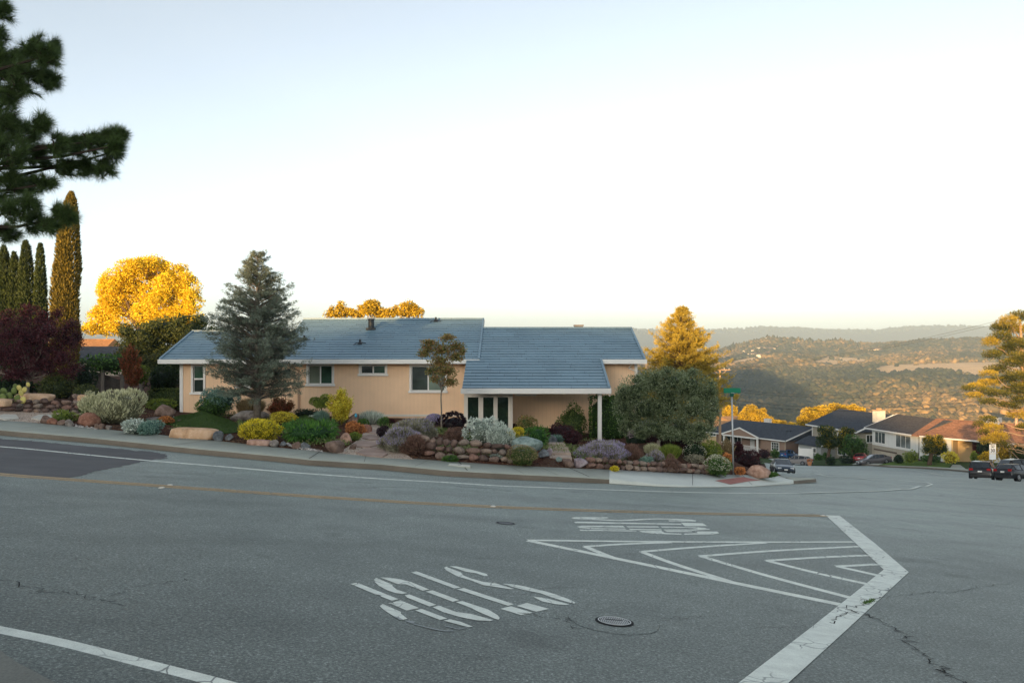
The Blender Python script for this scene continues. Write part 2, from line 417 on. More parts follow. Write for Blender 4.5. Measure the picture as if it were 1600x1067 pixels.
# big ground sheet (drops into the valley, rises behind the camera)
SUNB = np.array([SX, SY]) / math.hypot(SX, SY)
def ground_h(x, y):
    x = np.asarray(x, float); y = np.asarray(y, float)
    cx = np.clip(x, -70, 120); cy = np.clip(y, -20, 190)
    z = terr(cx, cy) - .5
    out = np.maximum(y - 190, 0)
    z = z - 95 * sm(0, 260, out) - .06*np.maximum(np.abs(x - 25) - 95, 0)*sm(60, 190, y)
    return z
def grid_sheet(name, xs, ys, hfn, mats, kind='structure', label=None):
    X, Y = np.meshgrid(xs, ys); Z = hfn(X.ravel(), Y.ravel()).reshape(X.shape)
    n, m = X.shape; idx = np.arange(n*m).reshape(n, m)
    f = np.c_[idx[:-1, :-1].ravel(), idx[:-1, 1:].ravel(), idx[1:, 1:].ravel(), idx[1:, :-1].ravel()]
    me = np_mesh(name, np.c_[X.ravel(), Y.ravel(), Z.ravel()], f, smooth=True)
    return tag(link(name, me, mats), label=label, kind=kind)
xs = np.concatenate([-np.geomspace(8000, 130, 22), np.arange(-120, 141, 3.0), np.geomspace(150, 8000, 22)])
ys = np.concatenate([-np.geomspace(3000, 130, 14), np.arange(-120, 201, 3.0), np.geomspace(210, 500, 12), np.geomspace(560, 9000, 12)])
grid_sheet('ground', xs, ys, ground_h, [dry_ground], label='dry ground falling away to the valley')

# unseen hillside behind the camera, its crest shaped to throw evening shade over the street,
# and a higher unseen hill, added farther back on the left to shade part of the far slope
def hill_mesh(name, s_vals, t_vals, hfn, label):
    S_, T_ = np.meshgrid(s_vals, t_vals); hgt = hfn(S_.ravel(), T_.ravel())
    idx = np.arange(S_.size).reshape(S_.shape); f = np.c_[idx[:-1,:-1].ravel(), idx[:-1,1:].ravel(), idx[1:,1:].ravel(), idx[1:,:-1].ravel()]
    tag(link(name, np_mesh(name, np.c_[(S_*SUNB[0] + T_*SUNB[1]).ravel(), (S_*SUNB[1] - T_*SUNB[0]).ravel(), hgt], f, smooth=True), dry_ground), label=label, kind='structure')
TAN = math.tan(SUN_EL)
def shade_crest(s_, t_):
    x = s_*SUNB[0] + t_*SUNB[1]; y = s_*SUNB[1] - t_*SUNB[0]
    base = terr(np.clip(x, -70, 120), np.clip(y, -20, 190)) - .55; up = np.clip((-60 - s_)/240, 0, 1)**1.35
    crest = EYE + 5.9 + TAN*300 + 1.3*fbm(t_*.12, 0*t_, seed=5, octv=4) - 22*sm(120, 400, t_) - 3.6*sm(-9, 3, t_) - 1.3*sm(-60, -48, t_)*(1-sm(-32, -22, t_)) + 1.5*sm(-62, -75, t_)
    return base*(1-up) + crest*up - .35*np.maximum(-300 - s_, 0)
hill_mesh('hillside', np.concatenate([np.linspace(-62, -270, 10), np.arange(-280, -325, -5.), np.linspace(-340, -520, 6)]), np.arange(-700, 500, 7.), shade_crest, 'unseen hillside behind the camera, crest shaped to shade the street')
hill_mesh('shade_hill', np.linspace(-1150, -520, 16), np.arange(-1400, -40, 14.), lambda s_, t_: np.interp(t_, [-1400,-600,-245,-116,-80,-50], [190,215,226,168,80,20])*sm(-1150,-850,s_)*(1-sm(-750,-520,s_)) + 6*fbm(t_/40, s_/60, seed=77) - 2, 'unseen high hill added far behind the camera to shade the far slope')
# ------------------------------------------------------------------ pavement, kerb and gutter
def strip(name, rows, mats, midx, smooth=False, label=None, kind='structure'):
    """rows: list of equally long polylines; quads between neighbouring rows."""
    R = np.array(rows); r, n, _ = R.shape; idx = np.arange(r*n).reshape(r, n)
    f = []; mi = []
    for i in range(r-1):
        for k in range(n-1):
            f.append((idx[i, k], idx[i, k+1], idx[i+1, k+1], idx[i+1, k])); mi.append(midx[i])
    me = np_mesh(name, R.reshape(-1, 3), np.array(f), midx=mi)
    bm = bmesh.new(); bm.from_mesh(me); bmesh.ops.recalc_face_normals(bm, faces=bm.faces)
    if sum(fc.normal.z for fc in bm.faces) < 0: bmesh.ops.reverse_faces(bm, faces=bm.faces)
    bm.to_mesh(me); bm.free()
    return tag(link(name, me, mats), label=label, kind=kind)
def densify(a, k):
    a = np.asarray(a, float); out = []
    for i in range(len(a)-1):
        for j in range(k): out.append(a[i] + (a[i+1]-a[i])*j/k)
    out.append(a[-1]); return np.array(out)
KD = 4
kbD = densify(kb, KD); ktD = densify(kt, KD); bkD = densify(bk, KD)
dirv = bkD - ktD; dirv[:, 2] = 0; dn = dirv / np.linalg.norm(dirv, axis=1)[:, None]
top_in = ktD + dn*.03 + np.array([0, 0, .012]); top_in2 = ktD + dn*.16 + np.array([0, 0, .016])
gut = kbD - dn*.14; gut[:, 2] = plane(gut[:, 0], gut[:, 1]) + .006
kb6 = kbD.copy(); kb6[:, 2] += .006
i_ramp = 11*KD
bkU = bkD.copy(); bkU[:, 2] += .01; bkW = bkD.copy(); bkW[:, 2] -= .4
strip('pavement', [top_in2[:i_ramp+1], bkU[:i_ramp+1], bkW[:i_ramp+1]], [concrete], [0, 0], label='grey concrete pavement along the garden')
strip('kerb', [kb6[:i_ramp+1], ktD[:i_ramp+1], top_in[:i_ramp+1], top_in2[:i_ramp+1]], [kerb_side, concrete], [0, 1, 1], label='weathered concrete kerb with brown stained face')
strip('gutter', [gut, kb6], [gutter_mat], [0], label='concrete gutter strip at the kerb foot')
# pale new concrete ramp at the corner
i_r2 = 17*KD
mid = top_in2 + (bkU - top_in2)*.45; mid[:, 2] -= .02
strip('kerb_ramp', [kb6[i_ramp:i_r2+1], ktD[i_ramp:i_r2+1], top_in2[i_ramp:i_r2+1], mid[i_ramp:i_r2+1], bkU[i_ramp:i_r2+1], bkW[i_ramp:i_r2+1]], [pale_concrete], [0]*5, label='pale new concrete kerb ramp at the corner')
strip('corner_kerb', [kb6[i_r2:], ktD[i_r2:], top_in2[i_r2:], bkU[i_r2:], bkW[i_r2:]], [kerb_side, concrete], [0, 1, 1, 1], label='short brown stretch of kerb ending the corner ramp')
# pavement joints
def jline(name, pts, w, h, mat, label):
    pts = np.array(pts); d = np.gradient(pts[:, :2], axis=0); d /= np.linalg.norm(d, axis=1)[:, None]
    nn = np.c_[-d[:, 1], d[:, 0], 0*d[:, 0]]*w/2
    up = np.array([0, 0, h])
    return strip(name, [pts + nn + up, pts - nn + up], [mat], [0], label=label)
dark_joint = plain('joint_dark', (.05,.047,.04), .95, .1); faint_joint = plain('joint_faint', (.20,.20,.17), .95, .1)  # dark and faint colours of the pavement joints
_o = np.argsort(bkD[:, 0])
for k, i in enumerate([int(n) for n in np.linspace(6, i_ramp-2, 13)]):
    a = top_in2[i]; tg = kbD[min(i+2, len(kbD)-1)] - kbD[i-2]; nv = np.array([-tg[1], tg[0], 0]); nv /= np.linalg.norm(nv)
    tt_ = np.linspace(0, 4.5, 120); q_ = a + nv*tt_[:, None]; hit_ = np.where(q_[:, 1] > np.interp(q_[:, 0], bkD[_o, 0], bkD[_o, 1]))[0]
    if len(hit_) == 0: continue
    b = q_[hit_[0]].copy(); b[2] = np.interp(b[0], bkD[_o, 0], bkD[_o, 2]) + .01
    jline('pavement_joint', [a + (b-a)*q for q in (0, .25, .5, .75, 1)], .016 if k % 3 else .026, .006, dark_joint if k % 3 == 0 else faint_joint, 'dark joint across the concrete pavement')
for i in (13*KD+1, 15*KD):
    a = top_in2[i]; b = bkU[i]; jline('pavement_joint', [a, mid[i], b], .015, .005, dark_joint, 'dark joint across the pale ramp')

# tactile pad: red panel with rows of domes
def on_ramp(u, v):
    y_lo = 0; d = np.arange(20, 45, .02); X = (u-800)/F*d; Z = EYE - (v-V0)/F*d
    i = np.argmin(abs(Z - (plane(X, d)*0 + ramp_h(X, d)))); return W(u, v, d[i])
_rp = np.concatenate([top_in2[i_ramp:i_r2+1], mid[i_ramp:i_r2+1], bkU[i_ramp:i_r2+1]])
_AA = np.c_[_rp[:, :2], np.ones(len(_rp))]
def ramp_h(x, y):
    x = np.atleast_1d(x); y = np.atleast_1d(y)
    d2 = (x[:, None]-_rp[None, :, 0])**2 + (y[:, None]-_rp[None, :, 1])**2 + .02
    w = 1/d2**2; return (w*_rp[None, :, 2]).sum(1)/w.sum(1)
from mathutils.bvhtree import BVHTree
_rv = []; _rf = []
for o_ in COL.objects:
    if o_.name in ('kerb_ramp', 'corner_kerb'):
        b_ = len(_rv); _rv += [v_.co.copy() for v_ in o_.data.vertices]; _rf += [tuple(b_ + i_ for i_ in p_.vertices) for p_ in o_.data.polygons]
_bvh = BVHTree.FromPolygons(_rv, _rf)
def on_mesh(u, v):
    d = Vector(((u-800)/F, 1, -(v-V0)/F)).normalized(); r_ = _bvh.ray_cast(Vector((0, 0, EYE)), d); return np.array(r_[0]) if r_[0] is not None else on_ramp(u, v)
def lift_z(x, y): 
    r_ = _bvh.ray_cast(Vector((x, y, 20)), Vector((0, 0, -1))); return r_[0].z if r_[0] is not None else float(ramp_h(x, y)[0])
tp = [on_mesh(u, v) for u, v in ((1117,751),(1160,745.5),(1189,750.5),(1141,757.0))]
tac = plain('tactile_red', (.30,.12,.11), .8, .2, var=.15, scale=8)
domm = plain('tactile_dome', (.42,.20,.18), .8); tb_v = []; tb_f = []
NI, NJ = 20, 12; up = np.array([0, 0, .012])
for i in range(NI+1):
    for j in range(NJ+1):
        a = i/NI; b = j/NJ; p = (tp[0]*(1-a)+tp[1]*a)*(1-b) + (tp[3]*(1-a)+tp[2]*a)*b; tb_v.append((p[0], p[1], lift_z(p[0], p[1]) + .010))
for i in range(NI):
    for j in range(NJ): q = i*(NJ+1)+j; tb_f.append((q, q+1, q+NJ+2, q+NJ+1))
mb = MB(); mb.add(tb_v, tb_f)
for i in range(22):
    for j in range(14):
        a = (i+.5)/22; b = (j+.5)/14; p = (tp[0]*(1-a)+tp[1]*a)*(1-b) + (tp[3]*(1-a)+tp[2]*a)*b; p[2] = lift_z(p[0], p[1]) + .011; mb.cyl(p, .026, .008, 6, r2=.014, mi=1)
tag(mb.build('tactile_pad', [tac, domm]), 'dark red tactile warning pad set in the pale kerb ramp', 'tactile pad')

# ------------------------------------------------------------------ patches and road markings
def mark_poly(name, pix, mat, lift=.004, label=None, fn=None):
    pts = [np.array(GP(*p)) if fn is None else fn(*p) for p in pix]
    v = [(p[0], p[1], p[2] + lift) for p in pts]
    me = bpy.data.meshes.new(name); bm = bmesh.new()
    f = bm.faces.new([bm.verts.new(q) for q in v]); bm.normal_update()
    if f.normal.z < 0: f.normal_flip()
    bmesh.ops.triangulate(bm, faces=bm.faces, ngon_method='EAR_CLIP'); bm.to_mesh(me); bm.free()
    return me
def marking(name, polys, mat, label, lift=.004, fn=None):
    bm = bmesh.new()
    for p in polys:
        me = mark_poly(name, p, mat, lift, fn=fn); bm.from_mesh(me); bpy.data.meshes.remove(me)
    me = bpy.data.meshes.new(name); bm.to_mesh(me); bm.free()
    return tag(link(name, me, mat), label=label, kind='structure')
def ribbon(name, pix, w, mat, label, lift=.004, fn=None, sub=6):
    P3 = np.array([GP(*p) if fn is None else fn(*p) for p in pix])
    # Catmull-Rom through the ground points
    out = []
    Q = np.vstack([2*P3[0]-P3[1], P3, 2*P3[-1]-P3[-2]])
    for i in range(1, len(Q)-2):
        for k in range(sub):
            t = k/sub; out.append(.5*((2*Q[i]) + (Q[i+1]-Q[i-1])*t + (2*Q[i-1]-5*Q[i]+4*Q[i+1]-Q[i+2])*t*t + (3*Q[i]-Q[i-1]-3*Q[i+1]+Q[i+2])*t**3))
    out.append(Q[-2]); out = np.array(out)
    if fn is not None: out[:, 2] = roadz(out[:, 0], out[:, 1])
    return jline(name, out, w, lift, mat, label)
# fresh dark patch of asphalt at far left
pp = [(0,686),(-260,667),(-260,725),(0,742.5),(60,747),(95,749.5),(118,745),(150,736),(185,730),(215,722),(260,716),(262,710.5),(240,706),(150,698.5),(60,689.5)]
pr_ = np.random.default_rng(3); pp = [((a[0]*(1-q) + b[0]*q) + pr_.normal(0, 2.4), (a[1]*(1-q) + b[1]*q) + pr_.normal(0, .45)) for a, b in zip(pp, pp[1:] + pp[:1]) for q in np.arange(0, 1, .1)]
marking('asphalt_patch', [pp], dark_asphalt, 'darker fresh asphalt patch at the left end of the far lane', .0035)
far_edge = [(-260,678),(-120,688),(0,698),(47,702),(200,717),(328,727.5),(440,737),(500,741.5),(600,748.5),(700,754),(779,759),(860,762),(940,765),(1050,768.5),(1150,770.4),(1250,770.8)]
ribbon('edge_line', far_edge, .12, white_paint, 'white edge line of the far lane', .008)
ribbon('edge_line', [(1250,770.8),(1340,768.3),(1400,765.3),(1430,762.5),(1450,759.0),(1456,756.6),(1448,754.2),(1430,752.4),(1404,750.7)], .13, white_paint, 'white line curling round at the side street mouth', .02, fn=GR)
ribbon('edge_line', [(1240,738.2),(1280,741.5),(1320,745.5),(1366,750.4)], .13, white_paint, 'white line down the middle of the side street', .03, fn=GR)
ribbon('edge_line', [(1427,734.5),(1450,738.5),(1474,743)], .13, white_paint, 'short white line by the lawn kerb', .03, fn=GR)
yl = [(-260,716),(-120,730),(0,741.5),(47,745.2),(156,752.8),(266,760.6),(380,768.5),(500,776.8),(650,786),(800,793.4),(950,798.6),(1100,802.6),(1200,804.4),(1288,805.8)]
def off_line(pix, du):
    P3 = np.array([GP(*p) for p in pix]); d = np.gradient(P3[:, :2], axis=0); d /= np.linalg.norm(d, axis=1)[:, None]
    P3[:, 0] += -d[:, 1]*du; P3[:, 1] += d[:, 0]*du; P3[:, 2] = plane(P3[:, 0], P3[:, 1]); return P3
for s_ in (-.115, .115):
    q = off_line(yl, s_); q = densify(q, 4); q[:, 2] = plane(q[:, 0], q[:, 1])
    jline('centre_line', q, .11, .008, yellow_paint, 'faded yellow double centre line')
ribbon('edge_line', [(-120,962),(0,986),(100,1007),(212,1035.5),(330,1066),(430,1094)], .13, white_paint, 'white edge line beside the near kerb')
r1 = lambda L: [(530 + x/8, 875 + y/8) for x, y in L]
r2 = lambda L: [(700 + x/7.619, 875 + y/7.616) for x, y in L]
r3 = lambda L: [(880 + x/6.154, 795 + y/6.154) for x, y in L]
r4 = lambda L: [(800 + x/2.5, 780 + y/2.5) for x, y in L]
near_stop = [
 r1([(898,155),(968,140),(1520,342),(1440,356)]), r2([(105,348),(190,333),(785,525),(715,545)]),
 r2([(622,580),(750,550),(1010,628),(870,655)]), r2([(815,545),(940,510),(1205,582),(1050,615)]),
 r1([(515,218),(640,222),(760,240),(900,275),(1125,368),(1045,385),(960,350),(830,303),(745,303),(700,290)]),
 r1([(430,240),(465,223),(665,310),(665,325),(720,370),(850,412),(790,425),(700,412),(600,378),(500,325),(445,275)]),
 r1([(140,298),(225,283),(740,488),(660,510),(520,455),(515,440),(455,432)]),
 r1([(610,540),(672,540),(690,545),(672,528),(765,503),(1000,600),(840,632),(690,565)]),
 r1([(820,440),(880,430),(1215,560),(1130,582),(850,470)]), r1([(1080,395),(1165,378),(1500,500),(1420,522)]),
 r2([(92,500),(170,488),(480,590),(590,655),(618,690),(600,710),(560,700),(350,610),(285,575)]),
 r1([(1165,590),(1250,570),(1420,635)]) + r2([(110,620),(270,640),(540,715),(500,725),(350,718),(220,695)]) + r1([(1480,705),(1300,652)]),
 r1([(950,630),(1030,610),(1350,730),(1260,750)]), r1([(1305,758),(1385,740)]) + r2([(150,735),(295,792),(245,800)]),
 r1([(505,575),(545,550),(775,650),(770,670),(855,735),(780,750),(660,690),(560,625)]),
 r2([(15,72),(100,75),(300,120),(460,165),(475,190),(430,190),(340,158),(210,138),(130,110)]),
 r1([(1310,95),(1345,82)]) + r2([(0,90),(150,145),(185,185),(280,220),(420,260),(560,275),(790,345),(740,348),(600,325),(420,300),(280,245),(130,200)]) + r1([(1460,195),(1340,130)]),
 r2([(650,282),(760,288),(900,310),(1150,370),(1300,415),(1450,470),(1515,505),(1500,522),(1350,480),(1220,440),(1100,395),(900,355),(790,325)]),
 r2([(1000,432),(1180,458),(1450,528),(1400,535),(1280,525),(1120,492)])]
marking('stop_lettering', near_stop, white_paint, 'white STOP lettering upside down in the near lane')
marking('stop_lettering', [r1([(820,757),(950,765),(925,797),(870,785)]), r1([(930,795),(1100,838),(1300,880),(1430,884),(1430,892),(1300,892),(1100,850),(930,806)]), r1([(1320,818),(1500,862),(1600,838),(1600,848),(1500,872),(1320,828)]), r1([(670,700),(740,715),(800,745),(760,752)])],
        worn_paint, 'worn grey outline left of the last letter of the near STOP', .0045)
far_stop = [
 r3([(75,86),(110,79),(420,80),(440,88),(380,92),(290,95),(480,104),(560,105),(640,102),(760,95),(900,91),(1100,95),(1230,103),(1280,112),(1270,120),(1020,119),(1010,110),(1150,110),(1000,101),(880,100),(700,112),(560,116),(430,113),(250,103),(110,97)]),
 r3([(105,125),(140,122),(1130,142),(1140,153),(115,136)]), r3([(1130,132),(1340,137),(1385,165),(1170,166)]),
 r3([(130,170),(180,161),(575,163),(595,179),(400,175),(250,176),(200,180),(380,186),(590,188),(607,198),(300,194),(160,183)]),
 r3([(605,166),(910,167),(925,179),(625,178)]), r3([(625,190),(940,196),(950,206),(650,202)]),
 r3([(935,168),(1250,173),(1400,187),(1410,198),(1250,208),(975,205),(965,198),(1230,197),(1300,190),(1200,182),(950,180)]),
 r3([(155,199),(695,207),(707,217),(165,211)]), r3([(725,210),(942,210),(975,231),(1135,238),(1138,248),(900,241),(760,226)]),
 r3([(975,208),(1235,214),(1245,223),(1000,221)]), r3([(1262,216),(1480,217),(1502,234),(1440,245),(1165,247),(1163,237),(1300,232)])]
marking('stop_lettering', far_stop, white_paint, 'white STOP lettering squashed flat beyond the chevrons')
lim = r4([(1225,62),(1280,64),(1415,170),(1550,285),(1310,508),(1080,718),(770,1003),(520,1003),(885,718),(1170,500),(1452,275),(1335,165)])
marking('limit_line', [lim], white_paint, 'wide cracked white stop bar bending across the junction', .006)
ch_w = .10
for pts, lb in (([(62,161),(500,166),(1000,168),(1335,167)], 'upper'), ([(62,162),(410,233),(870,328),(1280,412)], 'lower'), ([(620,168.6),(440,175),(285,185)], ''), ([(285,185),(345,210),(408,234)], ''),
            ([(990,170),(740,186),(505,205)], ''), ([(505,205),(640,255),(870,328)], ''), ([(1358,184),(1040,200),(735,222)], ''), ([(735,222),(1000,300),(1320,385)], ''),
            ([(1393,219),(1200,227),(995,240)], ''), ([(995,240),(1180,286),(1388,332)], ''), ([(1430,254),(1268,262)], ''), ([(1268,262),(1350,280),(1425,297)], '')):
    ribbon('chevron_marking', r4(pts), ch_w, white_paint, 'thin white line of the chevron island', .0045 + .0006*len(lb))
# real open cracks in the road and a weed in the one across the bar
crack = plain('crack_dark', (.03,.03,.03), .95, .05)
def crack_line(pix, w, seed, lift=.0075):
    r_ = np.random.default_rng(seed); P3 = densify(np.array([GP(*p) for p in pix]), 9)
    P3[:, :2] += r_.normal(0, .035, (len(P3), 2)); P3[:, 2] = plane(P3[:, 0], P3[:, 1])
    wv = w*.62*r_.uniform(.25, 1.3, len(P3)); d = np.gradient(P3[:, :2], axis=0); d /= np.linalg.norm(d, axis=1)[:, None]
    nn = np.c_[-d[:, 1], d[:, 0], 0*d[:, 0]]*wv[:, None]/2; up_ = np.array([0, 0, lift])
    strip('road_crack', [P3 + nn + up_, P3 - nn + up_], [crack], [0], label='dark crack wandering across the asphalt')
crack_line([(1296,974),(1316,962),(1330,953),(1352,959),(1372,968),(1396,982),(1417,994),(1418,1003),(1441,1021),(1473,1043),(1476,1051),(1504,1067)], .022, 1)
crack_line([(1376,933),(1418,929),(1450,926),(1480,926),(1520,919),(1570,912)], .012, 2)
crack_line([(1326,955),(1345,945),(1360,938),(1376,933)], .022, 3)
crack_line([(812,958),(850,964),(886,966),(890,972),(902,984)], .010, 4)
crack_line([(1034,967),(1080,964),(1130,963)], .007, 5)
crack_line([(0,906),(60,924),(110,926),(150,937),(200,947)], .013, 6)
crack_line([(170,933),(210,920),(260,910),(300,906)], .009, 7)
crack_line([(1180,982),(1240,982),(1285,978)], .007, 8)
# corner of the near pavement at bottom left
ncp = [GP(u, v, .12) - np.array([0,0,.12]) for u, v in ((-330,900),(-120,966),(0,1011),(12,1021),(33,1035),(58,1048),(94,1067),(150,1096))]
ncp = np.array(ncp); n_out = np.array([-.45, -.9, 0])
t1 = ncp.copy(); t1[:, 2] += .12; t2 = t1 + n_out*1.8; t2[:, 2] = t1[:, 2]; ncp[:, 2] += .004
strip('near_pavement', [ncp, t1 + n_out*.01, t2], [kerb_side, concrete_mat('old_concrete', (.20,.20,.175))], [0, 1], label='corner of the near pavement at the bottom left')
# ------------------------------------------------------------------ corner house
def stucco(name, c, var=.05):
    m, t = newmat(name, .9, .2); P = t.coord(); n = t.noise(P, 1.2, 4); f = t.noise(P, 70, 3)
    # grooved panel boards: faint vertical grooves
    w = t.new('ShaderNodeTexWave'); w.wave_type = 'BANDS'; w.bands_direction = 'X'; w.wave_profile = 'SAW'; w.inputs['Scale'].default_value = 1.6; w.inputs['Distortion'].default_value = 0
    t.l.new(P, w.inputs['Vector'])
    g = t.ramp(w.outputs['Fac'], [(0, .82), (.035, .82), (.05, 1.0)])
    a = t.ramp(n, [(.3, tuple(x*(1-var) for x in c)), (.7, tuple(x*(1+var) for x in c))])
    setc(t, t.mix(1.0, a, g, 'MULTIPLY')); t.bump(f, .15, .003); return m
tan_wall = stucco('tan_siding', (.90,.625,.41))
trim = plain('cream_trim', (.74,.68,.60), .55, .4, var=.05)
white_trim = plain('white_trim', (.80,.79,.76), .5, .4, var=.03)
def roof_metal():
    m, t = newmat('blue_grey_shingle', .42, .5); P = t.coord()
    mp = t.scale(P, (1.0, 1.0, 1.0)); n = t.noise(P, .8, 4); n2 = t.noise(t.scale(P, (1, 6, 6)), 5, 4)
    s = t.new('ShaderNodeSeparateXYZ'); t.l.new(P, s.inputs[0])
    # panels in each course: joints offset from course to course
    row = t.math('FLOOR', t.math('DIVIDE', s.outputs[2], ROOF_DZ)); off = t.math('MULTIPLY', t.math('FRACT', t.math('MULTIPLY', t.math('SINE', t.math('MULTIPLY', row, 12.9)), 43.7)), 1.3)
    fr = t.math('FRACT', t.math('DIVIDE', t.math('ADD', s.outputs[0], off), 1.3))
    j = t.ramp(fr, [(0, .55), (.012, .55), (.02, 1.0)])
    pan = t.math('FLOOR', t.math('DIVIDE', t.math('ADD', s.outputs[0], off), 1.3))
    pr = t.math('FRACT', t.math('MULTIPLY', t.math('SINE', t.math('ADD', t.math('MULTIPLY', pan, 7.7), t.math('MULTIPLY', row, 3.1))), 91.3))
    tint = t.ramp(pr, [(0, .90), (1, 1.07)])
    c = t.ramp(t.math('ADD', t.math('MULTIPLY', n, .5), t.math('MULTIPLY', n2, .5)), [(.3, (.145,.235,.30)), (.7, (.205,.31,.385))])
    setc(t, t.mix(1.0, t.mix(1.0, c, j, 'MULTIPLY'), tint, 'MULTIPLY'))
    t.bump(n2, .12, .004); return m
ROOF_DZ = .118
roof_mat = roof_metal()
roof_dark = plain('roof_cap', (.035,.04,.048), .5)
def glass_mat(name, c=(.02,.03,.026), rough=.05):
    m, t = newmat(name, rough, .9); setc(t, t.ramp(t.noise(t.coord(), .7, 2), [(.35, tuple(x*.6 for x in c)), (.65, tuple(x*1.5 for x in c))])); return m
dark_glass = glass_mat('dark_glass'); green_glass = glass_mat('green_glass', (.035,.075,.05)); blind_glass = glass_mat('blind_glass', (.18,.21,.16), .12)
pipe_tan = plain('tan_pipe', (.48,.32,.22), .6)
HZ = lambda zrel: EYE + zrel
E_Y, WALL_Y = 38.4, 39.0
SLOPE = .353; EZ = HZ(-.83)
def rz(y): return EZ + SLOPE*(y - E_Y)
house = empty('corner_house', (-5, WALL_Y, EYE - 3.8), 'single storey tan house with a blue grey shingle roof behind the rock garden', 'house')
HO = np.array(house.location)
def sh(p): return tuple(np.array(p, float) - HO)
class HMB(MB):
    def build(self, name, mats, parent=None, **k):
        self.v = [sh(p) for p in self.v]; return super().build(name, mats, parent, **k)
def roof_plane(mb, x0, x1, y0, y1, x1b=None):
    """Stepped courses from eave y0 up to ridge y1; each course has a small raised lower edge."""
    z = rz(y0); n = int(round((rz(y1) - rz(y0)) / ROOF_DZ)); dy = (y1 - y0) / n
    for i in range(n):
        ya = y0 + i*dy; yb = ya + dy + .03; za = rz(ya) + .045; zb = rz(yb) + .008
        vs = [(x0, ya, za), (x1, ya, za), (x1, yb, zb), (x0, yb, zb), (x0, ya+.05, za-.058), (x1, ya+.05, za-.058)]
        mb.add(vs, [(0,1,2,3), (4,5,1,0)], 0)
def roof_slab(mb, x0, x1, y0, y1, back=True, th=.16, mi=0):
    yb = 2*y1 - y0
    pr = [(y0, rz(y0)-th), (y0, rz(y0)-.004), (y1, rz(y1)-.004), (yb, rz(y0)-.004), (yb, rz(y0)-th), (y1, rz(y1)-th)]
    vs = [(x, y, z) for x in (x0, x1) for y, z in pr]
    mb.add(vs, [(0,1,2,5), (5,2,3,4), (11,8,7,6), (10,9,8,11), (0,6,7,1), (1,7,8,2), (2,8,9,3), (3,9,10,4), (4,10,11,5), (5,11,6,0)], mi)
RL, RW, RR = 44.4, 42.4, 42.9            # ridge depths: main left, low left wing, right block
m = HMB(); roof_plane(m, -11.6, -1.62, E_Y, RL); roof_slab(m, -11.58, -1.66, E_Y, RL, mi=0); 
left_roof = m.build('main_roof', [roof_mat], house)
m = HMB(); roof_plane(m, -16.98, -11.62, E_Y, RW); roof_slab(m, -16.94, -11.62, E_Y, RW); m.build('wing_roof', [roof_mat], house)
m = HMB(); roof_plane(m, -1.58, 6.42, E_Y, RR); roof_slab(m, -1.52, 6.38, E_Y, RR)
roof_plane(m, -2.19, 4.30, 35.0, E_Y + .02)
m.add([(x, y, rz(y)+dz) for x in (-2.17, 4.28) for y, dz in ((35.0,-.004),(E_Y,-.004),(E_Y,-.12),(35.0,-.12))], [(0,1,2,3),(7,6,5,4),(0,4,5,1),(1,5,6,2),(2,6,7,3),(3,7,4,0)])
right_roof = m.build('porch_roof', [roof_mat], house)
# caps, fascias, gutters
m = HMB()
for x0, x1, y in ((-11.6,-1.60,RL), (-17.0,-11.6,RW), (-1.58,6.45,RR)): m.box(x0, y-.13, rz(y)-.01, x1, y+.13, rz(y)+.075)
for x, ya, yb in ((-1.60,E_Y,RL), (6.40,E_Y,RR), (4.28,35.0,E_Y), (-16.97,E_Y,RW)): m.bar((x, ya-.02, rz(ya)+.05), (x, yb, rz(yb)+.05), .10, .06)
m.box(-11.64,E_Y+2.0,rz(E_Y+2.0),-11.56,RL,rz(E_Y+2)+.1) if False else None
m.build('ridge_cap', [roof_mat], house)
m = HMB()
gz_ = EZ
for x0, x1, y in ((-17.05,-1.55,E_Y), (4.30,6.50,E_Y)): m.box(x0, y-.12, rz(y)-.20, x1, y-.002, rz(y)+.012)
m.box(-2.25, 34.88, rz(35)-.22, 4.36, 34.998, rz(35)+.012)
m.build('gutter', [white_trim], house, bevel=.012)
for x, ya, yb in ((-1.55,E_Y,RL), (6.44,E_Y,RR), (4.34,35.0,E_Y-.1), (-17.03,E_Y,RW)):
    m = HMB(); m.bar((x, ya, rz(ya)-.10), (x, yb, rz(yb)-.10), .045, .18); m.build('rake_board', [trim], house)
# soffit
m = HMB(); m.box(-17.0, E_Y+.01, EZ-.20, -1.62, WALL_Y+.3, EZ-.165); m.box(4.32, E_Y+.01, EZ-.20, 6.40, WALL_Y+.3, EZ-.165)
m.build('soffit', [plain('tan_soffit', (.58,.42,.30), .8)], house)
# walls with real openings: strips round each window
def wall_with_holes(name, x0, x1, z0, z1, y, holes, mat, th=.2):
    m = HMB(); xs_ = sorted({x0, x1, *[h[0] for h in holes], *[h[1] for h in holes]}); 
    for a, b in zip(xs_[:-1], xs_[1:]):
        hs = sorted([h for h in holes if h[0] <= a + 1e-6 and h[1] >= b - 1e-6], key=lambda h: h[2]); z = z0
        for h in hs:
            m.add([(a,y,z),(b,y,z),(b,y,h[2]),(a,y,h[2])], [(0,1,2,3)]); z = h[3]
        m.add([(a,y,z),(b,y,z),(b,y,z1),(a,y,z1)], [(0,1,2,3)])
    for h in holes:
        a, b, c, d = h
        m.add([(a,y,c),(b,y,c),(b,y+th,c),(a,y+th,c),(a,y,d),(b,y,d),(b,y+th,d),(a,y+th,d)], [(0,1,2,3),(7,6,5,4),(0,3,7,4),(2,1,5,6)])
    return m.build(name, [mat], house)
def pxx(u, y): return (u-800)/F*y
def pxz(v, y): return EYE - (v-V0)/F*y
wins = []
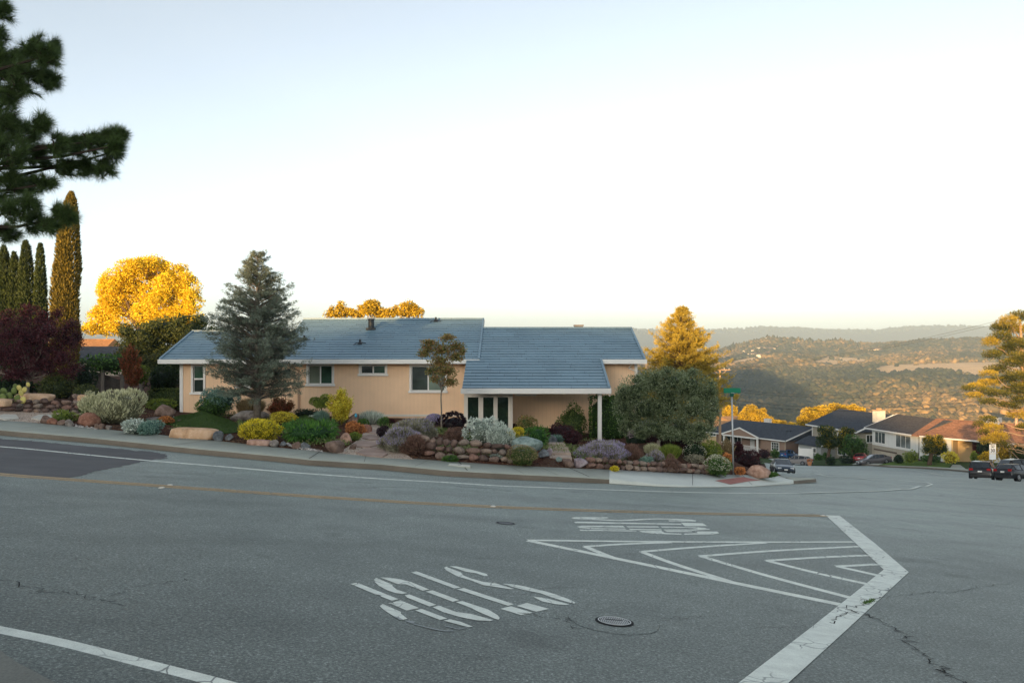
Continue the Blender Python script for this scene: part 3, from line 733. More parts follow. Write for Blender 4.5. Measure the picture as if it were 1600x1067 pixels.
for u0, v0, u1, v1, kind in ((482,571,519,600,'slide'), (564,571,602,584,'slide'), (643,572,695,610.5,'slide'), (302,571,318,613,'hung'), (372,575,398,603,'slide')):
    wins.append((pxx(u0,WALL_Y), pxx(u1,WALL_Y), pxz(v1,WALL_Y), pxz(v0,WALL_Y), kind))
zb = HZ(-4.3)
wall_with_holes('front_wall', pxx(283,WALL_Y), -2.0, zb, EZ-.17, WALL_Y, [w[:4] for w in wins], tan_wall)
m = HMB()
xl = pxx(283, WALL_Y)
m.box(-17.0+1.0, WALL_Y+.001, zb, xl+.001, RL+4, EZ-.1) if False else None
m.add([(xl,WALL_Y,zb),(xl,WALL_Y,EZ-.17),(xl,RW,rz(RW)-.2),(xl,46,EZ-.17),(xl,46,zb)], [(0,1,2,3,4)])
m.add([(-1.75,WALL_Y,EZ-.2),(-1.75,RL,rz(RL)-.2),(-1.75,50,EZ-.2)], [(0,1,2)])
m.add([(6.1,WALL_Y,zb-.8),(6.1,WALL_Y,EZ-.17),(6.1,RR,rz(RR)-.2),(6.1,47.3,EZ-.17),(6.1,47.3,zb-.8)], [(4,3,2,1,0)])
m.add([(xl,50,zb),(6.1,50,zb),(6.1,50,EZ-.3),(xl,50,EZ-.3)], [(0,1,2,3)])
m.build('side_wall', [tan_wall], house)
wall_with_holes('porch_wall', -2.0, 6.1, zb-.8, EZ-.17, WALL_Y+.002, [], tan_wall)
m = HMB(); m.box(-2.0, WALL_Y-.03, pxz(645.5,WALL_Y)-.03, 3.9, WALL_Y-.002, pxz(644,WALL_Y)); 
m.build('wall_batten', [tan_wall], house)
m = HMB(); m.box(-7.2, WALL_Y-.04, HZ(-3.62), -2.2, WALL_Y-.002, HZ(-3.52)); m.build('base_trim', [trim], house)
for b_ in ((xl-.06, WALL_Y-.04, zb, xl+.10, WALL_Y+.06, EZ-.17), (6.0, WALL_Y-.04, zb-.5, 6.14, WALL_Y+.06, EZ-.17), (-2.10, WALL_Y-.06, zb, -1.98, WALL_Y+.01, EZ-.2)): m = HMB(); m.box(*b_); m.build('corner_board', [white_trim], house)
def window(x0, x1, z0, z1, y, kind, parent, gl=None, mw=.10, name='window'):
    f = HMB()
    f.box(x0-mw, y-.05, z1, x1+mw, y+.03, z1+mw); f.box(x0-mw-.05, y-.09, z0-mw, x1+mw+.05, y+.03, z0)
    f.box(x0-mw, y-.048, z0, x0, y+.03, z1); f.box(x1, y-.048, z0, x1+mw, y+.03, z1)
    s = .035
    f.box(x0, y+.04, z0, x1, y+.08, z0+s); f.box(x0, y+.04, z1-s, x1, y+.08, z1); f.box(x0, y+.041, z0+s, x0+s, y+.079, z1-s); f.box(x1-s, y+.041, z0+s, x1, y+.079, z1-s)
    if kind == 'slide': xm = (x0+x1)/2; f.box(xm-s*.9, y+.035, z0+s, xm+s*.9, y+.078, z1-s)
    elif kind == 'hung': zm = (z0+z1)/2; f.box(x0+s, y+.035, zm-s, x1-s, y+.078, zm+s)
    w = f.build(name, [white_trim], parent)
    g = gl or [dark_glass, dark_glass]
    def pane(a, b, c, d, mt):
        p = HMB(); p.box(a, y+.055, c, b, y+.062, d)
        o = p.build('pane', [mt]); o.parent = w; return o
    if kind == 'slide': pane(x0, xm, z0, z1, g[0]); pane(xm, x1, z0, z1, g[1])
    elif kind == 'hung': pane(x0, x1, z0, zm, g[0]); pane(x0, x1, zm, z1, g[1])
    else: pane(x0, x1, z0, z1, g[0])
    return w
glz = [[blind_glass, green_glass], [dark_glass, green_glass], [glass_mat('grey_glass', (.05,.065,.06)), glass_mat('pale_glass', (.16,.21,.17), .1)], [dark_glass, green_glass], [dark_glass, dark_glass]]
for w, g in zip(wins, glz): window(*w[:4], WALL_Y, w[4], house, g)
# curtains inside the first window
m = HMB(); x0, x1, z0, z1, _ = wins[0]
cur = plain('curtain', (.50,.46,.38), .9)
for k in range(12): m.bar((x0+.03+k*.022*2, WALL_Y+.13, z0), (x0+.03+k*.022*2, WALL_Y+.13, z1), .03)
m.build('curtain', [cur], house)
# interior dark backing so windows do not show through the house
m = HMB(); m.box(xl+.1, WALL_Y+.9, zb, -2.1, WALL_Y+1.0, EZ-.2); m.build('inner_wall', [plain('inner_dark', (.05,.045,.04), .9)], house)
# glass bay under the porch roof: three tall panes
BY = 36.4
m = HMB(); xA, xB = pxx(725,BY), pxx(798,BY); zt, zbb = pxz(612,BY), pxz(672,BY)-.4
pan = [(731,747.5), (755,771), (777.5,794)]
edges = [xA] + [pxx(q, BY) for pr in pan for q in pr] + [xB]
zh = pxz(620.5, BY); zl = pxz(668.5, BY)
for a, b in zip(edges[::2], edges[1::2]): m.box(a, BY-.03, zbb, b, BY+.08, rz(BY)-.14)
for a, b in pan: m.box(pxx(a,BY), BY-.028, zh, pxx(b,BY), BY+.079, zt); m.box(pxx(a,BY), BY-.028, zbb, pxx(b,BY), BY+.079, zl)
m.box(xA, BY+.085, zbb, xA+.08, WALL_Y-.01, rz(BY)-.1); m.box(xB-.08, BY+.085, zbb, xB, WALL_Y-.01, rz(BY)-.1)
m.build('glass_bay', [trim], house)
bay = house.children[-1]
for a, b in pan:
    p = HMB(); p.box(pxx(a,BY)-.01, BY+.01, zl, pxx(b,BY)+.01, BY+.02, zh); o = p.build('pane', [glass_mat('bay_glass', (.012,.024,.016), .04)]); o.parent = bay
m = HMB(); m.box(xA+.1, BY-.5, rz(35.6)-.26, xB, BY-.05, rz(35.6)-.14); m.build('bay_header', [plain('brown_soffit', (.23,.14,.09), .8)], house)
m = HMB(); m.box(xB, BY-.02, zbb+.0, xB+.09, BY+.10, rz(BY)-.14); m.box(pxx(804,36), 35.9, pxz(617,36)-.03, pxx(838,36), 35.95, pxz(617,36)+.03); m.build('porch_beam', [trim], house)
# porch post and beam
m = HMB(); PX = pxx(937, 35.3); m.box(PX-.085, 35.22, pxz(694,35.3)-.3, PX+.085, 35.39, rz(35.3)-.14); m.box(PX-.10, 35.2, rz(35.3)-.2, PX+.5, 35.41, rz(35.3)-.13)
m.build('porch_post', [white_trim], house, bevel=.008)
m = HMB(); m.box(-2.1, 35.25, rz(35.3)-.24, 4.25, 35.40, rz(35.3)-.12); m.build('porch_fascia', [plain('tan_beam', (.42,.28,.19), .8)], house)
# downspouts
def pipe(pts, r=.045, mat=None): HMB().tube([Vector(p) for p in pts], r, 8).build('downspout', [mat or trim], house)
pipe([(pxx(453,WALL_Y), E_Y-.02, EZ-.2), (pxx(455,WALL_Y), E_Y+.1, EZ-.32), (pxx(467,WALL_Y), WALL_Y-.07, EZ-.55), (pxx(467,WALL_Y), WALL_Y-.07, HZ(-3.6))], .045, pipe_tan)
pipe([(-1.85, E_Y-.02, EZ-.18), (-1.85, E_Y-.02, EZ-.75), (-1.83, E_Y-.03, EZ-.95), (-1.55, E_Y-.35, EZ-1.02)], .05)
pipe([(pxx(985,WALL_Y), E_Y+.02, EZ-.2), (pxx(982,WALL_Y), WALL_Y-.1, EZ-.42), (6.05, WALL_Y-.08, EZ-.6), (6.05, WALL_Y-.08, HZ(-3.8))], .04)
pipe([(4.30, 35.02, rz(35)-.2), (4.30, 35.02, rz(35)-.34)], .03)
# roof vents: a flue, small pipes, a chimney cap
vent_mat = plain('vent_dark', (.03,.035,.04), .4, metal=.3)
def roof_pos(u, v):
    d = (SLOPE*E_Y - EZ + EYE) / (SLOPE + (v - V0)/F); return np.array([pxx(u, d), d, rz(d)])
p = roof_pos(580, 515); m = HMB(); m.cyl(p - np.array([0,0,.1]), .16, .62, 16); m.cyl(p + np.array([0,0,.52]), .20, .05, 16); m.box(p[0]-.24,p[1]-.22,p[2]-.02,p[0]+.24,p[1]+.25,p[2]+.09); m.build('flue', [vent_mat], house)
flue = house.children[-1]
m = HMB(); m.cyl(p + np.array([0,0,.57]), .24, .035, 16, r2=.20); o = m.build('flue_cap', [plain('metal_cap', (.45,.45,.44), .4, metal=.6)]); o.parent = flue
for u, v in ((475.5,532), (562.5,538), (681,503)):
    p = roof_pos(u, v); m = HMB(); m.cyl(p - np.array([0,0,.05]), .05, .32, 10); m.add([(p[0]-.12,p[1]-.15,p[2]-.0),(p[0]+.12,p[1]-.15,p[2]-.0),(p[0]+.10,p[1]+.15,p[2]+.12),(p[0]-.10,p[1]+.15,p[2]+.12),(p[0],p[1],p[2]+.24)], [(0,1,4),(1,2,4),(2,3,4),(3,0,4)])
    m.tube([(p[0]-.28,p[1]-.25,p[2]-.02),(p[0]-.17,p[1]-.02,p[2]+.08),(p[0]+.3,p[1],p[2]+.06)], .018, 6)
    m.build('vent_pipe', [vent_mat], house)
m = HMB(); cx = pxx(904, 44.5); m.box(cx-.22, 44.2, rz(RR)-.4, cx+.22, 44.8, EYE + (535-510)/F*44.5); m.box(cx-.26, 44.15, EYE + (535-510)/F*44.5, cx+.26, 44.85, EYE + (535-507.5)/F*44.5)
m.build('chimney', [plain('chimney_tan', (.30,.26,.22), .8)], house)
# ------------------------------------------------------------------ hills across the valley
UK = [-900, 400, 950, 1110, 1200, 1300, 1370, 1400, 1450, 1545, 1700, 2400]
DK = [330, 600, 1000, 1250, 1500, 1800, 2200, 2700, 3500, 4800, 6200, 8500]
VT = [[760,700,655,620,600,585,575,590,600,580,519,560],
      [760,700,650,615,600,585,572,590,600,580,520,560],
      [760,695,645,612,592,575,560,585,595,575,518,560],
      [760,690,640,610,590,570,551,580,592,572,517.5,560],
      [760,690,637,606,582,556,531,565,590,570,512.5,560],
      [760,690,635,603,580,558,536,565,590,570,516,560],
      [760,690,632,597,574,559,541,562,590,568,515.5,560],
      [760,690,630,594,572,557,538,560,590,566,512,560],
      [760,690,628,592,571,552,533,557,590,565,508.5,560],
      [760,690,628,590,570,552,530,556,590,565,511,560],
      [760,690,628,590,570,550,528,555,590,565,512,560],
      [760,690,630,592,572,556,534,560,590,565,515,560]]
VT = np.array(VT, float)
def smooth_lerp(t): return t*t*(3-2*t)*.5 + t*.5
def hill_v(u, d):
    u = np.asarray(u, float); d = np.asarray(d, float)
    iu = np.clip(np.searchsorted(UK, u, side='right') - 1, 0, len(UK)-2); idd = np.clip(np.searchsorted(DK, d, side='right') - 1, 0, len(DK)-2)
    UKa = np.array(UK, float); DKa = np.array(DK, float)
    tu = smooth_lerp(np.clip((u-UKa[iu])/(UKa[iu+1]-UKa[iu]), 0, 1)); td = smooth_lerp(np.clip((d-DKa[idd])/(DKa[idd+1]-DKa[idd]), 0, 1))
    return (VT[iu,idd]*(1-td)+VT[iu,idd+1]*td)*(1-tu) + (VT[iu+1,idd]*(1-td)+VT[iu+1,idd+1]*td)*tu
def hill_xyz(u, d):
    x = (u-800)/F*d; z = EYE - (hill_v(u, d)-V0)/F*d
    near = 1 - sm(2600, 3600, d)
    gul = np.abs(fbm(x/190, d/260, seed=11, octv=3))
    z = z + near*(12*fbm(x/330, d/330, seed=3, octv=4) - 24*gul*sm(400, 700, d) + 6)*(1-.75*sm(1950,2150,d)*(1-sm(2150,2500,d)))*(1-.8*sm(1150,1250,d)*(1-sm(1480,1600,d))*sm(1330,1380,u)) * sm(330, 600, d)
    z = z + (1-near)*34*fbm(x/900, d/900, seed=9, octv=4)*.5 + (1-near)*(3.0*fbm(x/42, d/60, seed=12, octv=3))
    return x, d, z
us = np.concatenate([np.arange(-900, 900, 40.), np.arange(900, 1700, 3.2), np.arange(1700, 2401, 35.)])
dsx = np.concatenate([np.linspace(330, 1000, 40), np.linspace(1012, 2700, 110), np.linspace(2800, 5400, 14), np.linspace(5500, 6500, 24), np.linspace(6700, 8500, 6)])
U, D = np.meshgrid(us, dsx); hx, hy, hz = hill_xyz(U, D)
n_, m_ = U.shape; idx = np.arange(n_*m_).reshape(n_, m_)
f = np.c_[idx[:-1,:-1].ravel(), idx[:-1,1:].ravel(), idx[1:,1:].ravel(), idx[1:,:-1].ravel()]
def wood_mask(u, d):
    """1 = wooded, 0 = dry grass"""
    x = (u-800)/F*d
    n = fbm(x/120, d/160, seed=21, octv=3)*60
    dd = d + n; uu = u + n*.25
    band = sm(1215, 1250, dd)*(1-sm(1520, 1560, dd))*sm(1335, 1400, uu)
    band2 = -sm(1290, 1310, dd)*(1-sm(1350, 1380, dd))*(1-sm(1470, 1520, uu))*sm(1335,1400,uu)
    sad = sm(1600, 1680, dd)*(1-sm(1900, 1960, dd))*sm(1270, 1290, uu)*(1-sm(1365, 1380, uu))
    patch = sm(1640, 1690, dd)*(1-sm(1850, 1880, dd))*sm(1138, 1150, uu)*(1-sm(1185, 1212, uu))
    bare = sm(.20, .34, fbm(x/170 + 5, d/260, seed=55, octv=4))*sm(1000, 1250, d)*.9*(1-.8*sm(1650, 1750, d)*sm(1370, 1400, u))
    return 1 - np.clip(band + band2 + sad + patch + bare, 0, 1)
wm = np.where(D < 2700, wood_mask(U, D), 1.0)
me = np_mesh('hills', np.c_[hx.ravel(), hy.ravel(), hz.ravel()], f, rnd=wm.ravel(), attr='wood', smooth=True)
hm, t = newmat('hill_ground', 1.0, .05); a = t.new('ShaderNodeAttribute'); a.attribute_name = 'wood'
P = t.pos(); gr = t.ramp(t.noise(P, .012, 6, .65), [(.3, (.52,.36,.20)), (.7, (.78,.56,.33))])
wd = t.ramp(t.noise(P, .05, 8, .8), [(.35, (.025,.032,.018)), (.52, (.055,.058,.030)), (.68, (.13,.105,.055))])
setc(t, t.mix(a.outputs['Fac'], gr, wd)); t.bump(t.noise(P, .08, 8, .8), 1.0, 6.0)
tag(link('hills', me, hm), label='hazy wooded hills with dry grass bands', kind='structure')

# low-poly tree crowns in one mass: the far wood
def ico(sub):
    bm = bmesh.new(); bmesh.ops.create_icosphere(bm, subdivisions=sub, radius=1.0)
    v = np.array([tuple(q.co) for q in bm.verts]); f = np.array([[q.index for q in fc.verts] for fc in bm.faces]); bm.free(); return v, f
IC1, IC1F = ico(1); IC2, IC2F = ico(2); IC3, IC3F = ico(3)
def crowns(name, C_, R_, hs, rnd, mat, label, base=IC2, bf=IC2F, jag=.28, kind='stuff'):
    N = len(C_); nv = len(base)
    jit = 1 + rng.normal(0, jag, (N, nv, 1)).clip(-.6, .6)
    V = base[None]*jit*R_[:, None, None]; V[:, :, 2] *= hs[:, None]
    V = V + C_[:, None, :]
    Fc = (bf[None] + (np.arange(N)*nv)[:, None, None]).reshape(-1, 3)
    rn = np.clip(np.repeat(rnd, nv) + rng.normal(0, .10, N*nv), 0, 1)
    me = np_mesh(name, V.reshape(-1, 3), Fc, rnd=rn)
    return tag(link(name, me, mat), label=label, kind=kind)
wood_leaf = leafmat('far_wood_leaf', [(.018,.028,.014), (.055,.06,.026), (.16,.115,.045), (.42,.26,.10)], .1, .9)
N = 90000
uu = rng.uniform(930, 1720, N); dd = np.sqrt(rng.uniform(560**2, 2350**2, N))
keep = rng.uniform(0, 1, N) < wood_mask(uu, dd)**3*.97 + .006
dens = fbm((uu-800)/F*dd/90, dd/110, seed=31, octv=3); keep &= dens > -.62
uu, dd, dens = uu[keep], dd[keep], dens[keep]; X_, Y_, Z_ = hill_xyz(uu, dd); R_ = (2.0 + 3.6*rng.uniform(0, 1, len(uu))**2)*(.75 + dd/3200)
crowns('distant_wood', np.c_[X_, Y_, Z_ + R_*.5], R_, rng.uniform(.75, 1.05, len(uu)), np.clip(rng.uniform(0, 1, len(uu))*.5 + .60*fbm((uu-800)/F*dd/75, dd/100, seed=61, octv=3) + .18, 0, 1), wood_leaf, 'oak woodland covering the far hills in one mass', base=IC1, bf=IC1F, jag=.2)
N = 900   # pointed trees on the crests
uu = rng.uniform(1080, 1600, N); dd = rng.uniform(2050, 2300, N); k = fbm(uu/26, 0*uu, seed=41) > .05; uu, dd = uu[k], dd[k]; X_, Y_, Z_ = hill_xyz(uu, dd); R_ = rng.uniform(2.5, 5, len(uu))
crowns('crest_conifers', np.c_[X_, Y_, Z_ + R_*1.3], R_, rng.uniform(1.3, 2.4, len(uu)), rng.uniform(0, .6, len(uu)), wood_leaf, 'pointed conifers along the skyline of the middle hill', base=IC1, bf=IC1F, jag=.2)
N = 1700   # skyline trees of the far ridge
uu = rng.uniform(960, 1700, N); dd = rng.uniform(6000, 6300, N); X_, Y_, Z_ = hill_xyz(uu, dd); R_ = rng.uniform(6, 13, len(uu))
crowns('ridge_wood', np.c_[X_, Y_, Z_ + R_*.3], R_, rng.uniform(.8, 1.5, len(uu)), rng.uniform(0, .25, len(uu)), wood_leaf, 'forest along the farthest ridge', base=IC1, bf=IC1F, jag=.2)

# houses scattered on the middle hill
hw = plain('hill_house_wall', (.62,.52,.40), .8); hr = plain('hill_house_roof', (.20,.12,.08), .8)
hcol = [hw, plain('hill_house_cream', (.70,.62,.50), .8)]
ORD = 'first second third fourth fifth sixth seventh eighth ninth tenth eleventh twelfth thirteenth fourteenth fifteenth sixteenth seventeenth eighteenth nineteenth twentieth twenty-first twenty-second twenty-third'.split()
def hl(i):
    if i >= len(spots): return '%s from the left of the four white buildings by the dry saddle of the hill' % ORD[i - len(spots)]
    k = sorted(spots).index(spots[i]); return 'pale hillside house, %s from the left of those on the middle hill' % ORD[k]
spots = [(1122,546),(1131,549),(1139,543),(1146,547),(1153,544),(1158,549),(1164,546),(1170,551),(1175,545),(1180,550),(1184,554),(1189,547),(1194,551),(1199,555),(1203,548),(1150,553),(1167,556),(1178,557),(1128,556),(1190,558),(1213,545),(1226,548),(1240,550)]
for i, (u, v) in enumerate(spots + [(1356,551),(1362,549),(1368,548),(1373,549.5)]):
    r_ = ray(u, v, fn=lambda x, y: hill_xyz(800 + np.asarray(x)/np.asarray(y)*F, np.asarray(y))[2], d0=1400, d1=2300) if False else None
    d = np.linspace(1500, 2190, 300); _, _, z = hill_xyz(np.full(300, float(u)), d); vv = V0 - (z - EYE)/d*F
    k = int(np.argmin(abs(vv - v))); p = np.array([(u-800)/F*d[k], d[k], z[k]])
    w_ = 7 + (i*37 % 5)*1.3; h_ = 4.5 + (i*13 % 3); dp = 8
    e = empty('hillside_house', p, hl(i), 'house', 'pale houses on the middle hill' if i < len(spots) else 'pale buildings by the dry saddle', rz=(i*.7) % 1.0 - .5)
    m = MB().box(-w_, -dp, -5, w_, dp, h_); m.build('wall', hcol[i % 2], e)
    m = MB(); m.add([(-w_-.6,-dp-.8,h_),(w_+.6,-dp-.8,h_),(w_+.6,dp+.8,h_),(-w_-.6,dp+.8,h_),(-w_*.5,0,h_+2.6),(w_*.5,0,h_+2.6)], [(0,1,5,4),(1,2,5),(2,3,4,5),(3,0,4),(0,3,2,1)]); m.build('roof', hr, e)
u, v = 1198, 531; x, y, z = hill_xyz(np.array([1198.]), np.array([2180.]))
e = empty('hilltop_dome', (x[0], y[0], z[0] - 2), 'tiny white dome on the top of the middle hill', 'dome')
prof = [(0, 5.0), (6, 5.0)] + [(6 + 5*math.sin(a), 5*math.cos(a)) for a in np.linspace(0, 1.45, 7)]
MB().lathe(prof[:2], 'z', 16).build('drum', hcol[1], e); MB().lathe(prof[1:], 'z', 16).build('dome_shell', white_trim, e)

# ------------------------------------------------------------------ air
m = bpy.data.materials.new('haze'); m.use_nodes = True; nt = m.node_tree; nt.nodes.remove(nt.nodes['Principled BSDF'])
pv = nt.nodes.new('ShaderNodeVolumePrincipled'); pv.inputs['Color'].default_value = (.66,.84,1,1); pv.inputs['Density'].default_value = HAZE = .00016; pv.inputs['Anisotropy'].default_value = 0.0
nt.links.new(pv.outputs[0], nt.nodes['Material Output'].inputs['Volume'])
hz_o = MB().box(-9300, -3400, -420, 9300, 9600, 272).build('haze', m); tag(hz_o, label='pale evening haze over the valley', kind='stuff')
# ------------------------------------------------------------------ plant builders
def unit(a): return a / np.maximum(np.linalg.norm(a, axis=-1, keepdims=True), 1e-9)
def rdir(n): return unit(rng.normal(size=(n, 3)))
class TB:
    """triangle soup with a per-vertex rnd and material index"""
    def __init__(self): self.V = []; self.F = []; self.R = []; self.M = []; self.n = 0
    def add(self, V, Fc, R, mi=0):
        self.V.append(V); self.F.append(Fc + self.n); self.R.append(R); self.M.append(np.full(len(Fc), mi)); self.n += len(V); return self
    def leaves(self, P, D, L, Wd, rnd=None, mi=0, fold=.0):
        n = len(P); D = unit(D); s = unit(np.cross(D, rdir(n))); L = np.broadcast_to(np.asarray(L, float), (n,))[:, None]; Wd = np.broadcast_to(np.asarray(Wd, float), (n,))[:, None]
        a = P; m_ = P + D*L*.5; b = P + D*L; V = np.stack([a, m_ + s*Wd*.5, b, m_ - s*Wd*.5], 1).reshape(-1, 3)
        i = np.arange(n)[:, None]*4; Fc = np.concatenate([i + np.array([0,1,2]), i + np.array([0,2,3])], 0)
        r = rng.uniform(0, 1, n) if rnd is None else rnd
        return self.add(V, Fc, np.repeat(np.clip(r, 0, 1), 4), mi)
    def needles(self, P, D, L, Wd, rnd=None, mi=0):
        n = len(P); D = unit(D); s = unit(np.cross(D, rdir(n))); L = np.broadcast_to(np.asarray(L, float), (n,))[:, None]
        V = np.stack([P - s*Wd*.5, P + s*Wd*.5, P + D*L], 1).reshape(-1, 3)
        Fc = np.arange(n)[:, None]*3 + np.array([0,1,2])
        r = rng.uniform(0, 1, n) if rnd is None else rnd
        return self.add(V, Fc, np.repeat(np.clip(r, 0, 1), 3), mi)
    def core(self, c, r, rnd=.05, mi=0, base=None, jag=.1):
        V = IC2*(1 + rng.normal(0, jag, (len(IC2), 1)))*np.asarray(r) + np.asarray(c); return self.add(V, IC2F, np.full(len(V), rnd), mi)
    def build(self, name, mats, parent=None, loc=None):
        V = np.concatenate(self.V); 
        if loc is not None: V = V - np.asarray(loc)
        me = np_mesh(name, V, np.concatenate(self.F), rnd=np.concatenate(self.R), midx=np.concatenate(self.M))
        return link(name, me, mats, parent, loc if parent is None else None)
def ell_pts(c, r, n, seed, lump=.16, low=-.35, lo=.78, freq=2.6):
    d = rdir(int(n*1.6)); d = d[d[:, 2] > low][:n]
    k = 1 + lump*fbm(d[:, 0]*freq, d[:, 1]*freq, d[:, 2]*freq, seed=seed, octv=3)
    t = rng.uniform(lo, 1.0, (len(d), 1))
    P = np.asarray(c) + d*np.asarray(r)*k[:, None]*t
    return P, unit(d/np.asarray(r)), t[:, 0]
def lumpy_pts(c, r, n, sd, lump, low, lo, k=None):
    r_ = np.random.default_rng(sd); c = np.asarray(c, float); r = np.asarray(r, float); k = k or 9
    d = r_.normal(size=(k, 3)); d /= np.linalg.norm(d, axis=1)[:, None]; d[:, 2] = np.abs(d[:, 2])*.9 - .15; d = unit(d)
    cs = [c]; rs = [r*.80]
    for i in range(k): f_ = r_.uniform(.28, .46); cs.append(c + d[i]*r*(1.0-f_)*r_.uniform(.92, 1.14)); rs.append(r*f_)
    w = np.array([x[0]*x[2] for x in rs]); w = w/w.sum(); PS = []; NS = []; TS = []
    for a, b, q in zip(cs, rs, w):
        P, N, t = ell_pts(a, b, max(8, int(n*q*1.35)), sd + 3, lump*1.1, -.8, lo=lo, freq=4.0)
        g = (P - c)/r; keep = ((P[:, 2] - c[2])/r[2] > low); 
        for a2, b2 in zip(cs, rs):
            if a2 is a: continue
            keep &= (((P - a2)/b2)**2).sum(1) > .55
        PS.append(P[keep]); NS.append(N[keep]); TS.append(t[keep])
    return np.concatenate(PS), np.concatenate(NS), np.concatenate(TS)
UP = np.array([0, 0, 1.0])
bark_g = plain('grey_bark', (.20,.17,.14), .9, .1, var=.3, scale=9, bump=.6)
bark_b = plain('brown_bark', (.11,.075,.05), .9, .1, var=.3, scale=9, bump=.6)
twig_m = plain('dry_twig', (.16,.12,.09), .9, .1)
LM = {
 'sage': leafmat('sage_leaf', [(.12,.12,.07), (.28,.28,.16), (.46,.45,.28), (.56,.55,.36)], .2),
 'dusty': leafmat('dusty_leaf', [(.12,.15,.12), (.28,.32,.28), (.48,.53,.47), (.62,.65,.58)], .15),
 'teal': leafmat('teal_leaf', [(.05,.10,.08), (.12,.21,.17), (.24,.33,.27)], .2),
 'green': leafmat('green_leaf', [(.018,.04,.01), (.05,.11,.022), (.11,.20,.04)], .25),
 'dark': leafmat('dark_leaf', [(.008,.018,.008), (.02,.045,.015), (.045,.08,.025)], .2),
 'box': leafmat('box_leaf', [(.03,.05,.012), (.075,.11,.028), (.15,.18,.05)], .25),
 'lime': leafmat('lime_leaf', [(.06,.09,.015), (.15,.20,.035), (.26,.30,.06)], .3),
 'yellow': leafmat('yellow_leaf', [(.14,.13,.01), (.50,.42,.02), (.85,.68,.04), (.95,.80,.08)], .3),
 'gold': leafmat('gold_leaf', [(.16,.13,.015), (.58,.45,.04), (.85,.70,.10)], .35),
 'orange': leafmat('orange_leaf', [(.14,.05,.015), (.40,.16,.05), (.60,.27,.10)], .25),
 'maroon': leafmat('maroon_leaf', [(.018,.006,.008), (.05,.014,.018), (.10,.03,.035)], .25),
 'plum': leafmat('plum_leaf', [(.022,.008,.011), (.055,.016,.022), (.11,.03,.038), (.17,.055,.06)], .3),
 'redtip': leafmat('redtip_leaf', [(.05,.03,.01), (.12,.07,.02), (.22,.06,.03), (.33,.10,.05)], .25),
 'lav': leafmat('lavender_leaf', [(.06,.06,.04), (.19,.18,.125), (.38,.36,.27)], .2),
 'lavflower': leafmat('lavender_flower', [(.16,.13,.22), (.28,.24,.40), (.46,.42,.60)], .2),
 'dry': leafmat('dry_grass_leaf', [(.10,.07,.035), (.24,.18,.09), (.38,.30,.17)], .2),
 'brown': leafmat('brown_flower', [(.06,.035,.025), (.14,.08,.06), (.24,.15,.11)], .2),
 'olive': leafmat('olive_leaf', [(.025,.038,.017), (.075,.105,.045), (.15,.185,.095), (.29,.33,.215)], .2),
 'cedar': leafmat('cedar_needle', [(.022,.03,.022), (.065,.085,.06), (.13,.155,.115), (.25,.29,.225)], .1),
 'gcedar': leafmat('golden_cedar_needle', [(.12,.11,.02), (.34,.26,.04), (.66,.48,.07)], .15),
 'gold_oak': leafmat('golden_oak_leaf', [(.18,.13,.012), (.56,.38,.025), (.85,.60,.05)], .3),
 'bigyellow': leafmat('yellow_crown_leaf', [(.44,.32,.012), (.90,.66,.03), (1.0,.80,.06)], .3),
 'cypress': leafmat('cypress_leaf', [(.012,.022,.008), (.035,.05,.014), (.07,.09,.022)], .1),
 'gcypress': leafmat('tall_cypress_leaf', [(.07,.06,.012), (.17,.13,.02), (.28,.20,.03)], .1),
 'pine': leafmat('pine_needle', [(.018,.032,.010), (.045,.075,.022), (.10,.15,.045)], .15, .45),
 'rpine': leafmat('right_pine_needle', [(.03,.042,.010), (.12,.12,.02), (.42,.30,.035)], .15),
 'maple': leafmat('maple_leaf', [(.06,.08,.02), (.14,.16,.05), (.32,.17,.08), (.20,.24,.07)], .4),
 'daisy': leafmat('white_flower', [(.45,.45,.30), (.75,.74,.6)], .2),
 'juniper': leafmat('juniper_leaf', [(.014,.045,.012), (.045,.12,.02), (.11,.24,.04)], .2),
 'yard': leafmat('yard_tree_leaf', [(.018,.035,.010), (.04,.075,.016), (.10,.12,.02), (.62,.42,.03)], .3),
 'shade': leafmat('shaded_tree_leaf', [(.02,.03,.01), (.05,.065,.018), (.10,.11,.028)], .25),
 'aeon': leafmat('dark_rosette', [(.012,.008,.010), (.03,.016,.022), (.06,.03,.04)], .1, .4),
}
_sd = [100]
def seed():
    _sd[0] += 1; return _sd[0]
def bbox_geo(b, d=None, base=None):
    """b=(u0,v0,u1,v1) in photo pixels -> centre ground point, radius, height"""
    u0, v0, u1, v1 = b; um = (u0+u1)/2
    p = G(um, base or v1) if d is None else W(um, base or v1, d)
    dd = p[1]; r = (u1-u0)/2/F*dd; h = (v1-v0)/F*dd
    if d is None: dd2 = dd + r*.6; p = np.array([(um-800)/F*dd2, dd2, p[2]]); r *= dd2/dd; h *= dd2/dd
    return p, r, h
